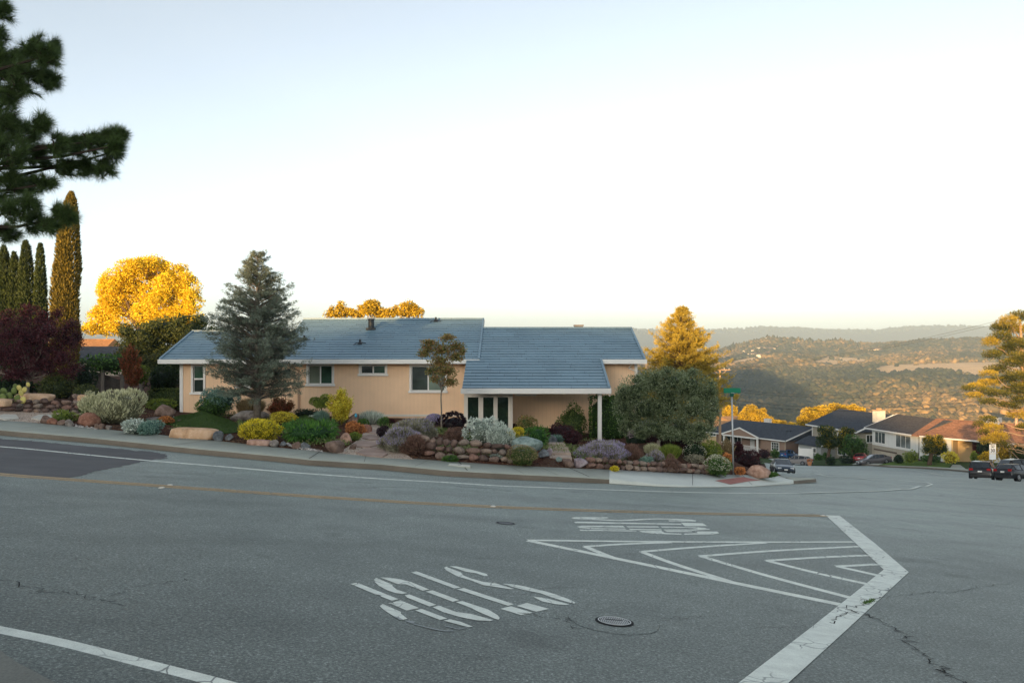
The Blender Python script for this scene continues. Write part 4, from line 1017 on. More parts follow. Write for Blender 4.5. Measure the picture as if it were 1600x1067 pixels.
def shrub(name, label, cat, b, leaf, style='mound', n=None, L=.05, Wd=.022, d=None, flowers=None, group=None, lump=.16, sy=1.0, fl_n=.2, fl_size=.03):
    if style in ('mound','trail','box','fluffy'): L *= 1.35; Wd *= 1.3
    p, r, h = bbox_geo(b, d); tb = TB(); s = seed()
    area = r*(h + r)*3.2 + .1
    if style == 'mound' or style == 'trail' or style == 'fluffy':
        c = p + UP*h*.40; rr = np.array([r, r*sy, h*.62])
        n = n or int(min(26000, max(900, area*1.5/(L*Wd)*1.35)))
        P, N, t = lumpy_pts(c, rr*1.0, n, s, lump, -.62, .70, 7 if r < .5 else 12)
        if style == 'mound': D = N*.7 + rdir(len(P))*.8 + UP*.15
        elif style == 'trail': D = N*.9 + rdir(len(P))*.35 - UP*.1
        else: D = N*.55 + UP*.8 + rdir(len(P))*.35
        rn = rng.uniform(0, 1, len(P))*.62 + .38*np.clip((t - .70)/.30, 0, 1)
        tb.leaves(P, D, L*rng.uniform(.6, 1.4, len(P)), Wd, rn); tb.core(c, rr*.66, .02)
    elif style == 'box':
        c = p + UP*h*.5; n = n or int(min(26000, area*1.6/(L*Wd)*1.2))
        P, N, t = ell_pts(c, np.array([1, 1, 1.]), n, s, .0, -.9, lo=.9)
        q = (P - c); q = np.sign(q)*np.abs(q/np.abs(q).max(1, keepdims=True))*(np.linalg.norm(q, axis=1, keepdims=True)); 
        q = q*(1 + .10*fbm(q[:, 0]*3, q[:, 1]*3, q[:, 2]*3, seed=s))[:, None]
        P = c + q*np.array([r, r*sy, h*.5]); tb.leaves(P, N*.6 + rdir(n)*.8 if len(N) == n else rdir(len(P)), L*rng.uniform(.6, 1.4, len(P)), Wd)
        q2 = IC2/np.abs(IC2).max(1, keepdims=True); tb.add(c + q2*np.array([r, r*sy, h*.5])*.86, IC2F, np.full(len(IC2), .02))
    elif style == 'grassy':     # fine upright blades fanning out of the base
        n = n or int(min(9000, 1500 + area*3500)); a = rng.uniform(0, 2*math.pi, n); k = np.sqrt(rng.uniform(0, 1, n))
        P = p + np.c_[np.cos(a)*k*r*.45, np.sin(a)*k*r*.45*sy, 0*a]
        D = np.c_[np.cos(a)*k*r*.75, np.sin(a)*k*r*.75*sy, h*rng.uniform(.6, 1.0, n)*(1-.25*k*k)] + rng.normal(0, .03, (n, 3))
        tb.leaves(P, D, np.linalg.norm(D, axis=1), Wd); tb.core(p + UP*h*.22, (r*.6, r*.6*sy, h*.3), .05)
    elif style == 'lavender':
        c = p + UP*h*.30; rr = np.array([r*.93, r*.93*sy, h*.55]); n = n or int(min(24000, area*5500))
        P, N, t = lumpy_pts(c, rr, n, s, .22, -.5, .45, 12); tb.leaves(P, N*.8 + UP*.5 + rdir(len(P))*.4, rng.uniform(.07,.15,len(P)), .014, rng.uniform(0, 1, len(P))*.6 + (t-.6)); tb.core(c, rr*.6, .05)
    elif style == 'open':       # sparse: stems and leaves
        n = n or int(min(15000, area*2400)); k = 28
        a = rng.uniform(0, 6.28, k); q = rng.uniform(.1, 1, k); tips = p + np.c_[np.cos(a)*q*r*.9, np.sin(a)*q*r*.9*sy, h*(.55 + .45*rng.uniform(0, 1, k))*(1-.3*q*q)]
        i = rng.integers(0, k, n); f_ = rng.uniform(.25, 1.0, n)**.8; P = p + (tips[i]-p)*f_[:, None] + rng.normal(0, .085*r, (n, 3)); P[:, 2] = np.maximum(P[:, 2], p[2])
        tb.leaves(P, (tips[i]-p)*.4 + rdir(n)*.6 + UP*.2, L*rng.uniform(.7, 1.4, n), Wd)
        ns = 6
        for j in range(k):
            pts = p + (tips[j]-p)*np.linspace(0, 1, ns)[:, None]; sd = unit(np.cross(tips[j]-p, UP))*.008
            V = np.concatenate([pts - sd, pts + sd]); Fc = np.array([(m_, m_+1, ns+m_) for m_ in range(ns-1)] + [(m_+1, ns+m_+1, ns+m_) for m_ in range(ns-1)]); tb.add(V, Fc, np.full(len(V), 0.0))
    elif style == 'rosette':
        k = max(8, int(area*40)); P, N, t = ell_pts(p + UP*h*.45, np.array([r*.9, r*.9, h*.52]), k, s, .1, -.2)
        for j in range(len(P)):
            m_ = 34; dd_ = unit(rdir(m_)*1.0 + N[j]*.9 + UP*.3); tb.leaves(np.repeat(P[j:j+1], m_, 0), dd_, rng.uniform(.06, .11, m_), .035)
        tb.core(p + UP*h*.35, (r*.6, r*.6, h*.35), .0)
    o = tb.build(name, [LM[leaf]], loc=p); tag(o, label, cat, group)
    if flowers:
        tf = TB(); c = p + UP*h*.30
        if style == 'lavender':
            nf = int(area*330*fl_n*5); P, N, t = lumpy_pts(c, rr*1.06, nf, s, .22, .0, .93, 12)
            for k in range(3): tf.leaves(P + unit(N*.6+UP)*.022*k, rdir(len(P))*.3 + unit(N*.7 + UP), .034, .016)
            # bare flower stems
            tf.needles(P - unit(N*.6+UP)*.10, unit(N*.6+UP), .12, .005, mi=1)
        else:
            nf = int(area*260*fl_n*5); P, N, t = ell_pts(p + UP*h*.42, np.array([r, r*sy, h*.62])*1.0, nf, s, lump, -.1, lo=.97)
            for k in range(2): tf.leaves(P, N*.5 + rdir(len(P)), fl_size, fl_size*.9)
        f_ = tf.build('flowers', [LM[flowers], LM['lav']]); me = f_.data; 
        f_.parent = o
        V = np.empty(len(me.vertices)*3, np.float32); me.vertices.foreach_get('co', V); V = V.reshape(-1, 3) - p.astype(np.float32); me.vertices.foreach_set('co', V.ravel()); me.update()
    return o, p, r, h
class Limbs(MB):
    pass
def limb_curve(a, b, sag=.0, k=6, wob=.05):
    a = np.asarray(a, float); b = np.asarray(b, float); L = np.linalg.norm(b-a); t = np.linspace(0, 1, k)[:, None]
    pts = a + (b-a)*t + np.array([0, 0, 1])*sag*L*4*(t*(1-t)); pts[1:-1] += rng.normal(0, wob*L/k, (k-2, 3)); return pts
def blob_tree(name, label, cat, base, blobs, leaf, dens, L, Wd, trunk_r, bark=None, group=None, lump=.22, limbs=True, core=.6, low=-.9, lo=.72, up=.15, split=None, sub=0, vary=.12):
    """blobs: (centre xyz, radius xyz). One crown mesh, one trunk mesh with limbs into the clumps."""
    e = empty(name, base, label, cat, group); tb = TB(); base = np.asarray(base, float); main = list(blobs)
    if sub:
        extra = []
        for c, r in blobs:
            for q in range(sub):
                d_ = rdir(1)[0]; d_[1] = -abs(d_[1])*.7 if rng.uniform() < .6 else d_[1]; f_ = rng.uniform(.30, .48); extra.append((np.asarray(c) + d_*np.asarray(r)*rng.uniform(.75, 1.0), np.asarray(r)*f_))
        blobs = list(blobs) + extra
    for c, r in blobs:
        c = np.asarray(c); r = np.asarray(r, float); n = int(dens*(r[0]*r[2] + r[1]*r[2] + r[0]*r[1])*4.2); vb = rng.uniform(-vary, vary)
        P, N, t = ell_pts(c, r, n, seed(), lump, low, lo=lo, freq=3.2)
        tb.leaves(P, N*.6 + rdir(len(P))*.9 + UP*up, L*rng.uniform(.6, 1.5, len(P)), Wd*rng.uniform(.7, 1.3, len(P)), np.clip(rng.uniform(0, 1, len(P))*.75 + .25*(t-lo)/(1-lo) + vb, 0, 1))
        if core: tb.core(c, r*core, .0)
    cr = tb.build('crown', [LM[leaf]], loc=None); cr.parent = e; shift(cr, base)
    mb = MB(); blobs = main; cc = np.mean([b[0] for b in blobs], 0); top = np.array([cc[0]*.6 + base[0]*.4, cc[1]*.6 + base[1]*.4, cc[2]])
    lowz = min(b[0][2] - b[1][2]*.6 for b in blobs); fork = base + (top-base)*max(.25, min(.7, (lowz-base[2])/max(.01, top[2]-base[2])))
    pts = limb_curve(base - UP*.15, fork, 0, 5, .05); mb.tube(pts, np.linspace(trunk_r, trunk_r*.72, 5), 9)
    if limbs:
        for c, r in blobs:
            mb.tube(limb_curve(fork - (fork-base)*.05*rng.uniform(0, 3), np.asarray(c), .04, 6, .12), np.linspace(trunk_r*.5, trunk_r*.10, 6), 6)
    tr = mb.build('trunk', [bark or bark_b], None, smooth=True); tr.parent = e; shift(tr, base)
    return e
def shift(o, base):
    me = o.data; V = np.empty(len(me.vertices)*3, np.float32); me.vertices.foreach_get('co', V); V = V.reshape(-1, 3) - np.asarray(base, np.float32); me.vertices.foreach_set('co', V.ravel()); me.update()
def px_blobs(lst, d, depth=.9, dz=0.0):
    """(u,v,ru[,rv[,dd]]) in photo pixels at depth d -> world ellipsoids"""
    out = []
    for q in lst:
        u, v, ru = q[:3]; rv = q[3] if len(q) > 3 else ru*.85; dd = d + (q[4] if len(q) > 4 else rng.uniform(-.5, .5)*ru/F*d*1.2)
        out.append((W(u, v, dd), np.array([ru/F*dd, ru/F*dd*depth, rv/F*dd])))
    return out
def conifer(name, label, base, H, R, leaf, whorls, per, tuft_n, nl, nw, droop, rise, bark, power=.9, z0=.08, trunk_r=.12, topthin=1.0, group=None, cat='tree', asym=0.0, wid=None, spread=.22):
    """Layered conifer: branches in whorls, each carrying side sprays of short needles."""
    e = empty(name, base, label, cat, group); tb = TB(); mb = MB(); base = np.asarray(base, float)
    mb.tube([base - UP*.1, base + UP*H*.5, base + UP*H*.97], [trunk_r, trunk_r*.6, .012], 8)
    PS = []; DS = []; RS = []
    for w in range(whorls):
        for k in range(per):
            f_ = z0 + (1-z0)*min(1, max(0, (w + rng.uniform(-1.2, 1.2))/whorls)); z = H*min(f_, .985)
            prof = (1-f_)**power if wid is None else np.interp(f_, *wid)
            a = rng.uniform(0, 2*math.pi); L = R*prof*(rng.uniform(.55, 1.0) if rng.uniform() < .75 else rng.uniform(.95, 1.2)) + .08; rise_ = rise*rng.uniform(.4, 1.9); droop_ = droop*rng.uniform(.3, 1.4)
            L *= 1 + asym*math.cos(a)
            o0 = base + UP*z; dirh = np.array([math.cos(a), math.sin(a), 0]); ns = 7; t = np.linspace(0, 1, ns)
            pts = o0 + dirh*L*t[:, None] + UP*(rise_*L*t - droop_*L*t*t)[:, None]
            mb.tube(pts[:6], np.linspace(max(.012, trunk_r*.22*prof+.008), .006, 6), 4, cap=False)
            m_ = max(8, int(tuft_n*L/R)); tt = rng.uniform(.18, 1.0, m_)**.7
            pc = o0 + dirh*L*tt[:, None] + UP*(rise_*L*tt - droop_*L*tt*tt)[:, None]
            side = np.array([-dirh[1], dirh[0], 0]); sl_ = rng.uniform(-1, 1, m_)*(spread*L*(1-tt*.7)); pc = pc + side*sl_[:, None] + dirh*np.abs(sl_)[:, None]*.35 + UP*(rng.normal(0, .02, m_)*L - np.abs(sl_)*.10)[:, None]
            q = 9; P = np.repeat(pc, q, 0) + rng.normal(0, nl*.38, (m_*q, 3)); D = np.repeat(dirh[None]*.7 + side[None]*np.sign(sl_)[:, None]*.7, q, 0) + rdir(m_*q)*.7 + UP*.35
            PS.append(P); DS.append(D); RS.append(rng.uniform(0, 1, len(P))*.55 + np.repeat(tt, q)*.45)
    P = np.concatenate(PS); tb.leaves(P, np.concatenate(DS), nl*rng.uniform(.6, 1.5, len(P)), nw, np.concatenate(RS))
    cr = tb.build('crown', [LM[leaf]]); cr.parent = e; shift(cr, base); tr = mb.build('trunk', [bark], None, smooth=True); tr.parent = e; shift(tr, base)
    return e
def rock_shape(r, s, base=IC3, rough=.21):
    q = base.copy(); n1 = fbm(q[:, 0]*1.6, q[:, 1]*1.6, q[:, 2]*1.6, seed=s, octv=4)
    q = q*(1 + rough*1.6*n1)[:, None]
    r_ = np.random.default_rng(s)
    for k in range(13):      # knock flat facets off it
        d = unit(r_.normal(size=3)); h = r_.uniform(.48, .82); dd = q @ d; q = q - np.outer(np.maximum(dd - h, 0)*.85, d)
    q = q*(1 + .02*fbm(q[:, 0]*9, q[:, 1]*9, q[:, 2]*9, seed=s+1, octv=2))[:, None]
    return q*np.asarray(r)
def rock_mat(name, c, c2, sc=5.0):
    m, t = newmat(name, .9, .2); co = t.coord()
    a = t.ramp(t.noise(co, sc, 7, .65), [(.32, tuple(x*.5 for x in c)), (.48, c), (.66, c2)]); lic = t.ramp(t.noise(co, sc*3, 5, .7), [(.55, 0.0), (.68, .55)])
    setc(t, t.mix(lic, a, tuple(min(.8, x*1.35+.02) for x in c2))); t.bump(t.noise(co, sc*5, 6, .7), .9, .02); return m
RM = {'red': rock_mat('red_rock', (.26,.12,.08), (.36,.20,.14)), 'tan': rock_mat('sandstone', (.56,.35,.21), (.68,.47,.32), 2.5), 'grey': rock_mat('grey_rock', (.22,.19,.17), (.33,.30,.27)),
      'brown': rock_mat('brown_rock', (.17,.115,.09), (.27,.19,.155)), 'teal': rock_mat('green_rock', (.20,.27,.25), (.33,.40,.37)), 'pink': rock_mat('pink_rock', (.40,.24,.18), (.52,.36,.29)),
      'slate': rock_mat('blue_grey_rock', (.13,.14,.15), (.24,.26,.27)), 'lilac': rock_mat('lilac_rock', (.30,.24,.26), (.44,.38,.40))}
def boulder(name, label, b, mat, group=None, sy=.8, sink=.2, d=None, cat='rock', flat=1.0):
    p, r, h = bbox_geo(b, d); H = h/2*(1+sink)
    if 'slab' in name or 'block' in name:      # squared, layered blocks
        q = np.sign(IC3)*np.abs(IC3)**.42; n_ = fbm(q[:, 0]*1.7, q[:, 1]*1.7, q[:, 2]*1.7, seed=seed(), octv=4); q = q/np.abs(q).max()
        q = q*(1 + .10*n_)[:, None]; q[:, 0] += .07*np.sin(q[:, 2]*9 + 2); q[:, 2] *= 1 - .18*np.clip(q[:, 0], 0, 1)*(q[:, 2] > 0)
        V = q*np.array([r*1.02, r*sy, H]) + UP*(h/2 - H*sink*.5)
    else: V = rock_shape((r*1.12, r*sy*1.12, H*1.18*flat), seed()) + UP*(h/2 - H*sink*.5)
    me = np_mesh(name, V, IC3F, smooth=False); o = link(name, me, RM[mat], None, p); tag(o, label, cat, group); o.rotation_euler = (0, 0, 0); return o
# ------------------------------------------------------------------ trees of the garden
import time as _t; _T0 = _t.time()
# blue cedar in front of the house
cb = G(402, 656); cb = np.array([pxx(402, 33.5), 33.5, float(terr(pxx(402, 33.5), 33.5))])
Hc = EYE - (393-V0)/F*33.5 - cb[2]
conifer('blue_cedar', 'grey blue cedar with wispy upswept branches in front of the house', cb, Hc, 2.05, 'cedar', 42, 12, 48, .085, .018, .22, .46, bark_g, z0=.13, trunk_r=.17,
        wid=([0,.1,.16,.3,.45,.6,.75,.88,.95,1],[.45,.7,.88,1.0,.93,.76,.52,.30,.16,.05]))
# golden conifer behind the olive tree
gb = W(1066, 668, 62.0); Hg = EYE - (479-V0)/F*62 - gb[2]
conifer('golden_conifer', 'tall sunlit golden conifer rising behind the round olive tree', gb, Hg, 3.6, 'gcedar', 44, 13, 50, .15, .035, .20, .45, bark_b, z0=.03, trunk_r=.25, wid=([0,.25,.5,.73,.9,1],[1,.95,.72,.42,.17,.02]), spread=.20)
# olive
ob = G(1033, 711); do = ob[1]
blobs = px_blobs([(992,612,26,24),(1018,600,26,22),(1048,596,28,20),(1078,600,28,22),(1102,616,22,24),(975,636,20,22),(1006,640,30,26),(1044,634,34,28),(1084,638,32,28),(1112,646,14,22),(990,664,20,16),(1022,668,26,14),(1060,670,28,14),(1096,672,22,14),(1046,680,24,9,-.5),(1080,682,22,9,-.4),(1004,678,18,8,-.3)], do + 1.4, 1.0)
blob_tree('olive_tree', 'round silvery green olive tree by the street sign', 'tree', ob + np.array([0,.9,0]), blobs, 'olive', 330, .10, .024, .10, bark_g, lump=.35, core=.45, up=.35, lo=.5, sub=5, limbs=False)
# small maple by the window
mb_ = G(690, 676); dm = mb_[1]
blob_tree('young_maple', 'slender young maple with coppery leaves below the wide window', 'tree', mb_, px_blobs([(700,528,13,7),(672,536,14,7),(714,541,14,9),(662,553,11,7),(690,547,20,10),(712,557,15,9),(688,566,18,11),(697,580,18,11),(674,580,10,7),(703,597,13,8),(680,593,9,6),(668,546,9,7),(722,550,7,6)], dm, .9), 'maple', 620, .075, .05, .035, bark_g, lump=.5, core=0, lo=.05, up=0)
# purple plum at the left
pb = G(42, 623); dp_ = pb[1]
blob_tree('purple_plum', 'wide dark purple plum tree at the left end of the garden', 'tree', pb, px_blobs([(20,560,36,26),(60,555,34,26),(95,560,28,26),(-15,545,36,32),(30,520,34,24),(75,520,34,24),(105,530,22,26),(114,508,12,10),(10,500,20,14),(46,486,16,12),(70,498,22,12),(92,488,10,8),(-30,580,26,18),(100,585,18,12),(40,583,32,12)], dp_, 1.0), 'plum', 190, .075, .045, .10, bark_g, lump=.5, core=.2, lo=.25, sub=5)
# topiary standard
tbp = G(503, 661)
blob_tree('standard_tree', 'small clipped ball tree on a thin stem beside the tan downspout', 'tree', tbp, px_blobs([(494,627,10,7),(508,624,10,8),(502,632,12,6)], tbp[1], .9), 'lime', 1500, .05, .03, .03, bark_b, core=.5)
# cypresses
def cypress(label, u, vtop, w, d, base_v, leaf, group=None, lean=0):
    b = W(u, base_v, d); b[2] = float(terr(b[0], b[1])); H = EYE - (vtop-V0)/F*d - b[2]; R = w/2/F*d
    e = empty('cypress', b, label, 'tree', group); tb = TB(); n = int(H*R*2600)
    z = rng.uniform(.02, 1, n)**.9; a = rng.uniform(0, 6.283, n)
    pr = np.interp(z, [0,.05,.3,.6,.85,.95,1], [.7,.9,1,.93,.62,.36,.04]); k = rng.uniform(.7, 1, n)*(1 + .24*fbm(np.cos(a)*1.8, np.sin(a)*1.8, z*H*1.1, seed=seed(), octv=4))
    P = np.c_[np.cos(a)*R*pr*k + lean*z*z, np.sin(a)*R*pr*k, z*H]
    D = np.c_[np.cos(a), np.sin(a), 0*a]*.45 + UP*1.0 + rdir(n)*.35
    tb.leaves(P, D, rng.uniform(.10, .24, n), .055); 
    q = IC3.copy(); tz = (q[:, 2]+1)/2; q2 = np.c_[q[:, :2]*R*.72*np.interp(tz, [0,.1,.8,1],[1,1,.8,.3])[:, None], tz*H*.93]; tb.add(q2, IC3F, np.full(len(q2), .0))
    cr = tb.build('crown', [LM[leaf]], e); mb = MB(); mb.tube([(0,0,-.2),(0,0,H*.5)], [R*.28, R*.1], 8); mb.build('trunk', [bark_b], e); return e
cypress('tallest cypress, lit gold at its top, right of the dark cypress row', 101, 303, 41, 42, 620, 'gcypress', lean=.35)
for lb, u, vt, w in (('dark cypress at the very left edge, under the pine branch', 6, 386, 24), ('short dark cypress, second from the left edge', 22, 396, 20), ('dark cypress in the middle of the row', 40, 378, 25), ('slim dark cypress beside the gap before the tallest one', 63, 383, 19)):
    cypress(lb, u, vt, w, 47, 620, 'cypress', group='row of dark cypresses at the left')
# big yellow tree and the shaded trees below it
yb = W(232, 620, 78)
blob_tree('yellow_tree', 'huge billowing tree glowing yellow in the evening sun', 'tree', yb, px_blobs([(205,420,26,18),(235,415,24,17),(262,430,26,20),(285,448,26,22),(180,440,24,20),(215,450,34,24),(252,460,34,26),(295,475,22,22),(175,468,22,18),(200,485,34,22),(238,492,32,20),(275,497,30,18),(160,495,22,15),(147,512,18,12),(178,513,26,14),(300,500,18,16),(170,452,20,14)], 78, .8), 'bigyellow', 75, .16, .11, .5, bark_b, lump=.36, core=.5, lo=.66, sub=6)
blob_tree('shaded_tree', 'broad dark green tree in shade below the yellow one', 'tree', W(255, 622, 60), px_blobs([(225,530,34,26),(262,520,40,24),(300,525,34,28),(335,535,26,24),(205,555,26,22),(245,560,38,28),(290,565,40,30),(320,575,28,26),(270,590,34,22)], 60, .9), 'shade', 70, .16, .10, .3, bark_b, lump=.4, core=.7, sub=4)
for lb, L_, h in (('small golden treetop at the left end of the clump behind the roof', [(514,491,7,6),(518,484,4,6)], 1), ('bushy golden treetop second in the clump behind the roof', [(533,481,8,9),(545,489,10,8),(528,492,10,6)], 1), ('wide golden treetop in the middle behind the main ridge', [(575,484,17,11),(583,476,12,8),(590,489,14,9),(560,491,10,7)], 1), ('thin golden treetop right of the middle behind the ridge', [(608,489,10,8),(619,486,8,9)], 1), ('tall round golden treetop at the right of the clump behind the ridge', [(640,479,13,9),(650,488,12,9),(633,490,12,8)], 1)):
    u0 = L_[0][0]; blob_tree('background_tree', lb, 'tree', W(u0, 545, 88), px_blobs(L_, 88, .9), 'gold_oak', 60, .20, .13, .2, bark_b, group='golden treetops behind the roof', lump=.35, core=.6, sub=3)
# long-needled pine, branches reaching in from the left
def near_pine():
    base = np.array([-8.2, 9.4, 0.6]); base[2] = float(plane(-8.2, 9.4))
    e = empty('long_needled_pine', base, 'dark long needled pine branches reaching in at the upper left', 'tree')
    mb = MB(); tb = TB(); d0 = 9.2
    mb.tube([base - UP*.2, base + np.array([.1,0,3.]), base + np.array([0,0,8.])], [.24, .2, .1], 10)
    cl = [(2,20,22,.2),(-20,60,40,.3),(20,98,34,.6),(50,78,30,.3),(72,88,24,.1),(60,118,30,0),(30,130,34,.5),(78,126,20,.1),(82,72,14,.2),(12,108,40,.4),(10,150,26,.2),
          (8,205,34,.3),(38,212,32,.6),(62,196,22,.4),(20,240,40,.5),(58,245,30,.2),(88,228,26,.0),(118,228,28,.1),(145,222,26,.0),(170,214,22,.1),(176,238,20,.0),(160,262,24,-.2),(130,262,26,0),(100,262,24,.2),(178,228,16,0),(186,212,10,.2),
          (8,285,36,.5),(40,290,30,.3),(70,288,20,0),(20,330,30,.2),(52,348,26,-.2),(76,352,20,-.3),(104,338,18,.0),(90,330,16,-.1),(10,365,24,0),(45,318,18,0),(-25,230,50,.4),(-25,310,50,.4),(-30,120,50,.4),(5,185,28,.4)]
    roots = [np.array([base[0]+.05, base[1], EYE + (V0-v)/F*d0*1.0]) for v in (60, 150, 260, 340)]
    for i, (u, v, R, upb) in enumerate(cl):
        c = W(u, v, d0 + rng.uniform(-.35, .35)); r = R/F*d0; rt = roots[0 if v < 70 else 1 if v < 165 else 2 if v < 300 else 3]
        if i % 2 == 0: mb.tube(limb_curve(rt, c, -.03, 7, .12), np.linspace(.05, .010, 7), 5)
        out = unit(np.array([.75, 0, upb - .1])); k = max(14, int(R*1.0))
        for j in range(k):
            d_ = unit(out*.9 + rdir(1)[0]*1.0 + UP*.15); s0 = c + rdir(1)[0]*r*.45 - d_*r*.25; s1 = s0 + d_*r*rng.uniform(.35, .75)
            if j % 2 == 0: mb.tube([s0, (s0+s1)/2 + rng.normal(0, .01, 3), s1], [.008, .006, .004], 4, cap=False)
            m_ = 105; t = rng.uniform(.05, 1, m_)**.7; P = s0 + (s1-s0)*t[:, None]
            D = unit(d_[None]*rng.uniform(.5, 1.2, (m_, 1)) + unit(rng.normal(size=(m_, 3)))*.85)
            tb.needles(P, D, rng.uniform(.09, .145, m_), .0042, rng.uniform(0, .65, m_) + .35*t)
    cr = tb.build('needles', [LM['pine']]); cr.parent = e; shift(cr, base); tr = mb.build('branches', [plain('pine_bark', (.05,.038,.03), .95, .05)]); tr.parent = e; shift(tr, base)
near_pine()
# pine at the right edge
rb = W(1612, 744, 82); 
e = empty('sunlit_pine', rb, 'large sunlit pine with golden needles leaning in at the right edge', 'tree'); tb = TB(); mb = MB()
trunk = np.array([W(1612,744,82), W(1622,690,82), W(1612,640,82), W(1600,590,82), W(1596,540,82), W(1594,500,82)]); mb.tube(trunk, [.45,.40,.34,.26,.18,.08], 9)
def on_trunk(v): return np.array([np.interp(v, [500,540,590,640,690,744], trunk[::-1, k]) for k in range(3)])
pads = [(1592,495,16,9),(1575,503,16,9),(1560,512,14,8),(1585,515,22,10),(1565,527,18,9),(1550,535,14,8),(1590,538,24,11),(1572,548,18,9),(1552,555,15,8),(1600,560,24,10),(1580,568,18,8),(1560,578,18,7),(1545,584,14,5),(1592,588,22,9),(1568,594,20,6),(1545,598,18,6),(1526,603,16,5),(1512,607,11,4),(1540,612,18,6),(1560,615,18,6),(1585,610,20,8),(1522,618,14,5),(1545,628,15,5),(1575,633,18,6),(1600,625,20,9),(1590,648,16,7),(1545,655,15,6),(1532,663,11,5),(1550,668,16,6),(1560,682,16,7),(1545,688,15,6),(1565,695,14,6),(1600,668,14,7),(1620,560,30,20),(1630,620,30,20),(1625,520,24,20),(1537,676,10,5),(1598,605,20,8)]
for i, (u, v, ru, rv) in enumerate(pads):
    c = W(u, v, 82 + rng.uniform(-1.6, 1.2)); r = np.array([ru, ru*.9, rv])/F*82; vt = min(744, v + 18 + 22*rng.uniform(0, 1)); 
    mb.tube(limb_curve(on_trunk(vt), c, -.02, 7, .14), np.linspace(.08, .015, 7), 5)
    n = int(ru*rv*8); 
    for q in range(3): mb.tube(limb_curve(c - UP*r[2]*.4, c + rdir(1)[0]*r*.8, 0, 4, .1), [.03,.02,.015,.01], 4, cap=False)
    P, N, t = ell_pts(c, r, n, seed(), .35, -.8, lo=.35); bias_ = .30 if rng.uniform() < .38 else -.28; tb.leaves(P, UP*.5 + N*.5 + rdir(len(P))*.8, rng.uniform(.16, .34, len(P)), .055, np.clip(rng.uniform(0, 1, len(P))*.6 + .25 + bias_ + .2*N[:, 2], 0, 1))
cr = tb.build('crown', [LM['rpine']]); cr.parent = e; shift(cr, rb); tr = mb.build('trunk', [plain('pale_bark', (.34,.24,.16), .9, .1, var=.25)], None, smooth=True); tr.parent = e; shift(tr, rb)

# ------------------------------------------------------------------ shrubs, photo left to right
S = shrub
S('dark_shrub','low dark shrub under the plum tree at the far left','shrub',(-30,590,60,622),'dark',d=36,L=.09,Wd=.05)
S('dark_shrub','brown green shrub right of the plum trunk','shrub',(62,582,122,622),'shade',d=35,L=.08,Wd=.035,lump=.3)
S('dark_shrub','dark green shrub in front of the cypress foot','shrub',(112,565,150,618),'dark',d=37,L=.08,Wd=.04,lump=.3)
S('dark_shrub','dull green mound by the fence post','shrub',(118,600,156,628),'shade',d=33.5,L=.07,Wd=.03,lump=.25)
S('ivy_hedge','bright green ivy hedge on the fence under the neighbour roof','hedge',(140,556,192,582),'green','box',d=41,L=.12,Wd=.08)
S('red_column_shrub','narrow reddish brown shrub by the sloping fence rail','shrub',(186,538,222,614),'redtip','open',d=38,L=.10,Wd=.05,n=9000,sy=1)
S('dark_shrub','yellow green shrub below the sloping rail','shrub',(208,566,232,600),'lime',d=40,L=.07,Wd=.04,lump=.3)
S('dark_shrub','dark bush left of the house corner','shrub',(228,572,284,615),'dark',d=41,L=.09,Wd=.05,lump=.3)
S('low_juniper','flat olive juniper spreading over the kerb rocks','shrub',(80,643,120,660),'lime','trail',L=.07,Wd=.02)
S('low_juniper','dark green tuft left of the big sage bush','shrub',(124,627,154,653),'green','mound',L=.05,Wd=.025)
S('sage_bush','large pale sage coloured bush at the left of the garden','shrub',(130,607,232,664),'sage','fluffy',L=.085,Wd=.024,lump=.12)
S('pale_bush','thin grey green bush tucked against the sage bush','shrub',(122,612,156,645),'sage','open',L=.07,Wd=.025)
S('dusty_miller','pale silver ground plant below the sage bush','plant',(190,654,232,679),'dusty','mound',L=.06,Wd=.022)
S('teal_plant','teal green ground plant beside the pavement','plant',(212,656,256,681),'teal','mound',L=.05,Wd=.028)
S('lime_shrub','low lime green shrub in front of the clipped hedge','shrub',(230,624,274,642),'lime','trail',L=.07,Wd=.03)
S('clipped_hedge','clipped rounded hedge below the narrow corner window','hedge',(236,609,308,640),'box','box',L=.05,Wd=.03,sy=.5)
S('orange_flowers','small patch of orange flowers at the lawn edge','flowers',(246,652,270,664),'green',L=.04,Wd=.02,flowers='orange',fl_n=.9,fl_size=.05)
S('green_shrub','round dark green shrub left of the cedar','shrub',(304,620,362,652),'green',L=.05,Wd=.025)
S('grey_shrub','taller grey green shrub behind the round one by the cedar','shrub',(312,602,374,640),'teal','mound',L=.06,Wd=.03,lump=.25,d=36)
S('dry_grass','tuft of tall dry grass right behind the cedar trunk','grass',(372,618,412,652),'dry','grassy',Wd=.012,d=36.5)
S('red_tip_shrub','spiky shrub with red tips right of the cedar','shrub',(412,624,462,655),'redtip','open',L=.10,Wd=.03,n=9000)
S('yellow_groundcover','low yellow brown groundcover right of the flat grey boulder','shrub',(418,645,468,662),'gold','mound',L=.04,Wd=.02)
S('golden_ball','bright yellow rounded bush by the pavement','shrub',(372,655,445,691),'yellow','mound',L=.05,Wd=.016,lump=.1)
S('juniper','deep green drooping juniper right of the yellow bush','shrub',(438,660,532,694),'juniper','trail',L=.12,Wd=.022,lump=.16)
S('dark_hedge','low dark hedge at the wall left of the ball tree','hedge',(462,641,496,657),'dark','box',d=36.5,L=.05,Wd=.03)
S('white_flowering','small white flowering plant below the ball tree','plant',(481,648,498,662),'dusty','mound',L=.04,Wd=.03)
S('blue_grey_plant','spiky blue grey plant at the ball tree foot','plant',(492,640,513,664),'teal','grassy',Wd=.018)
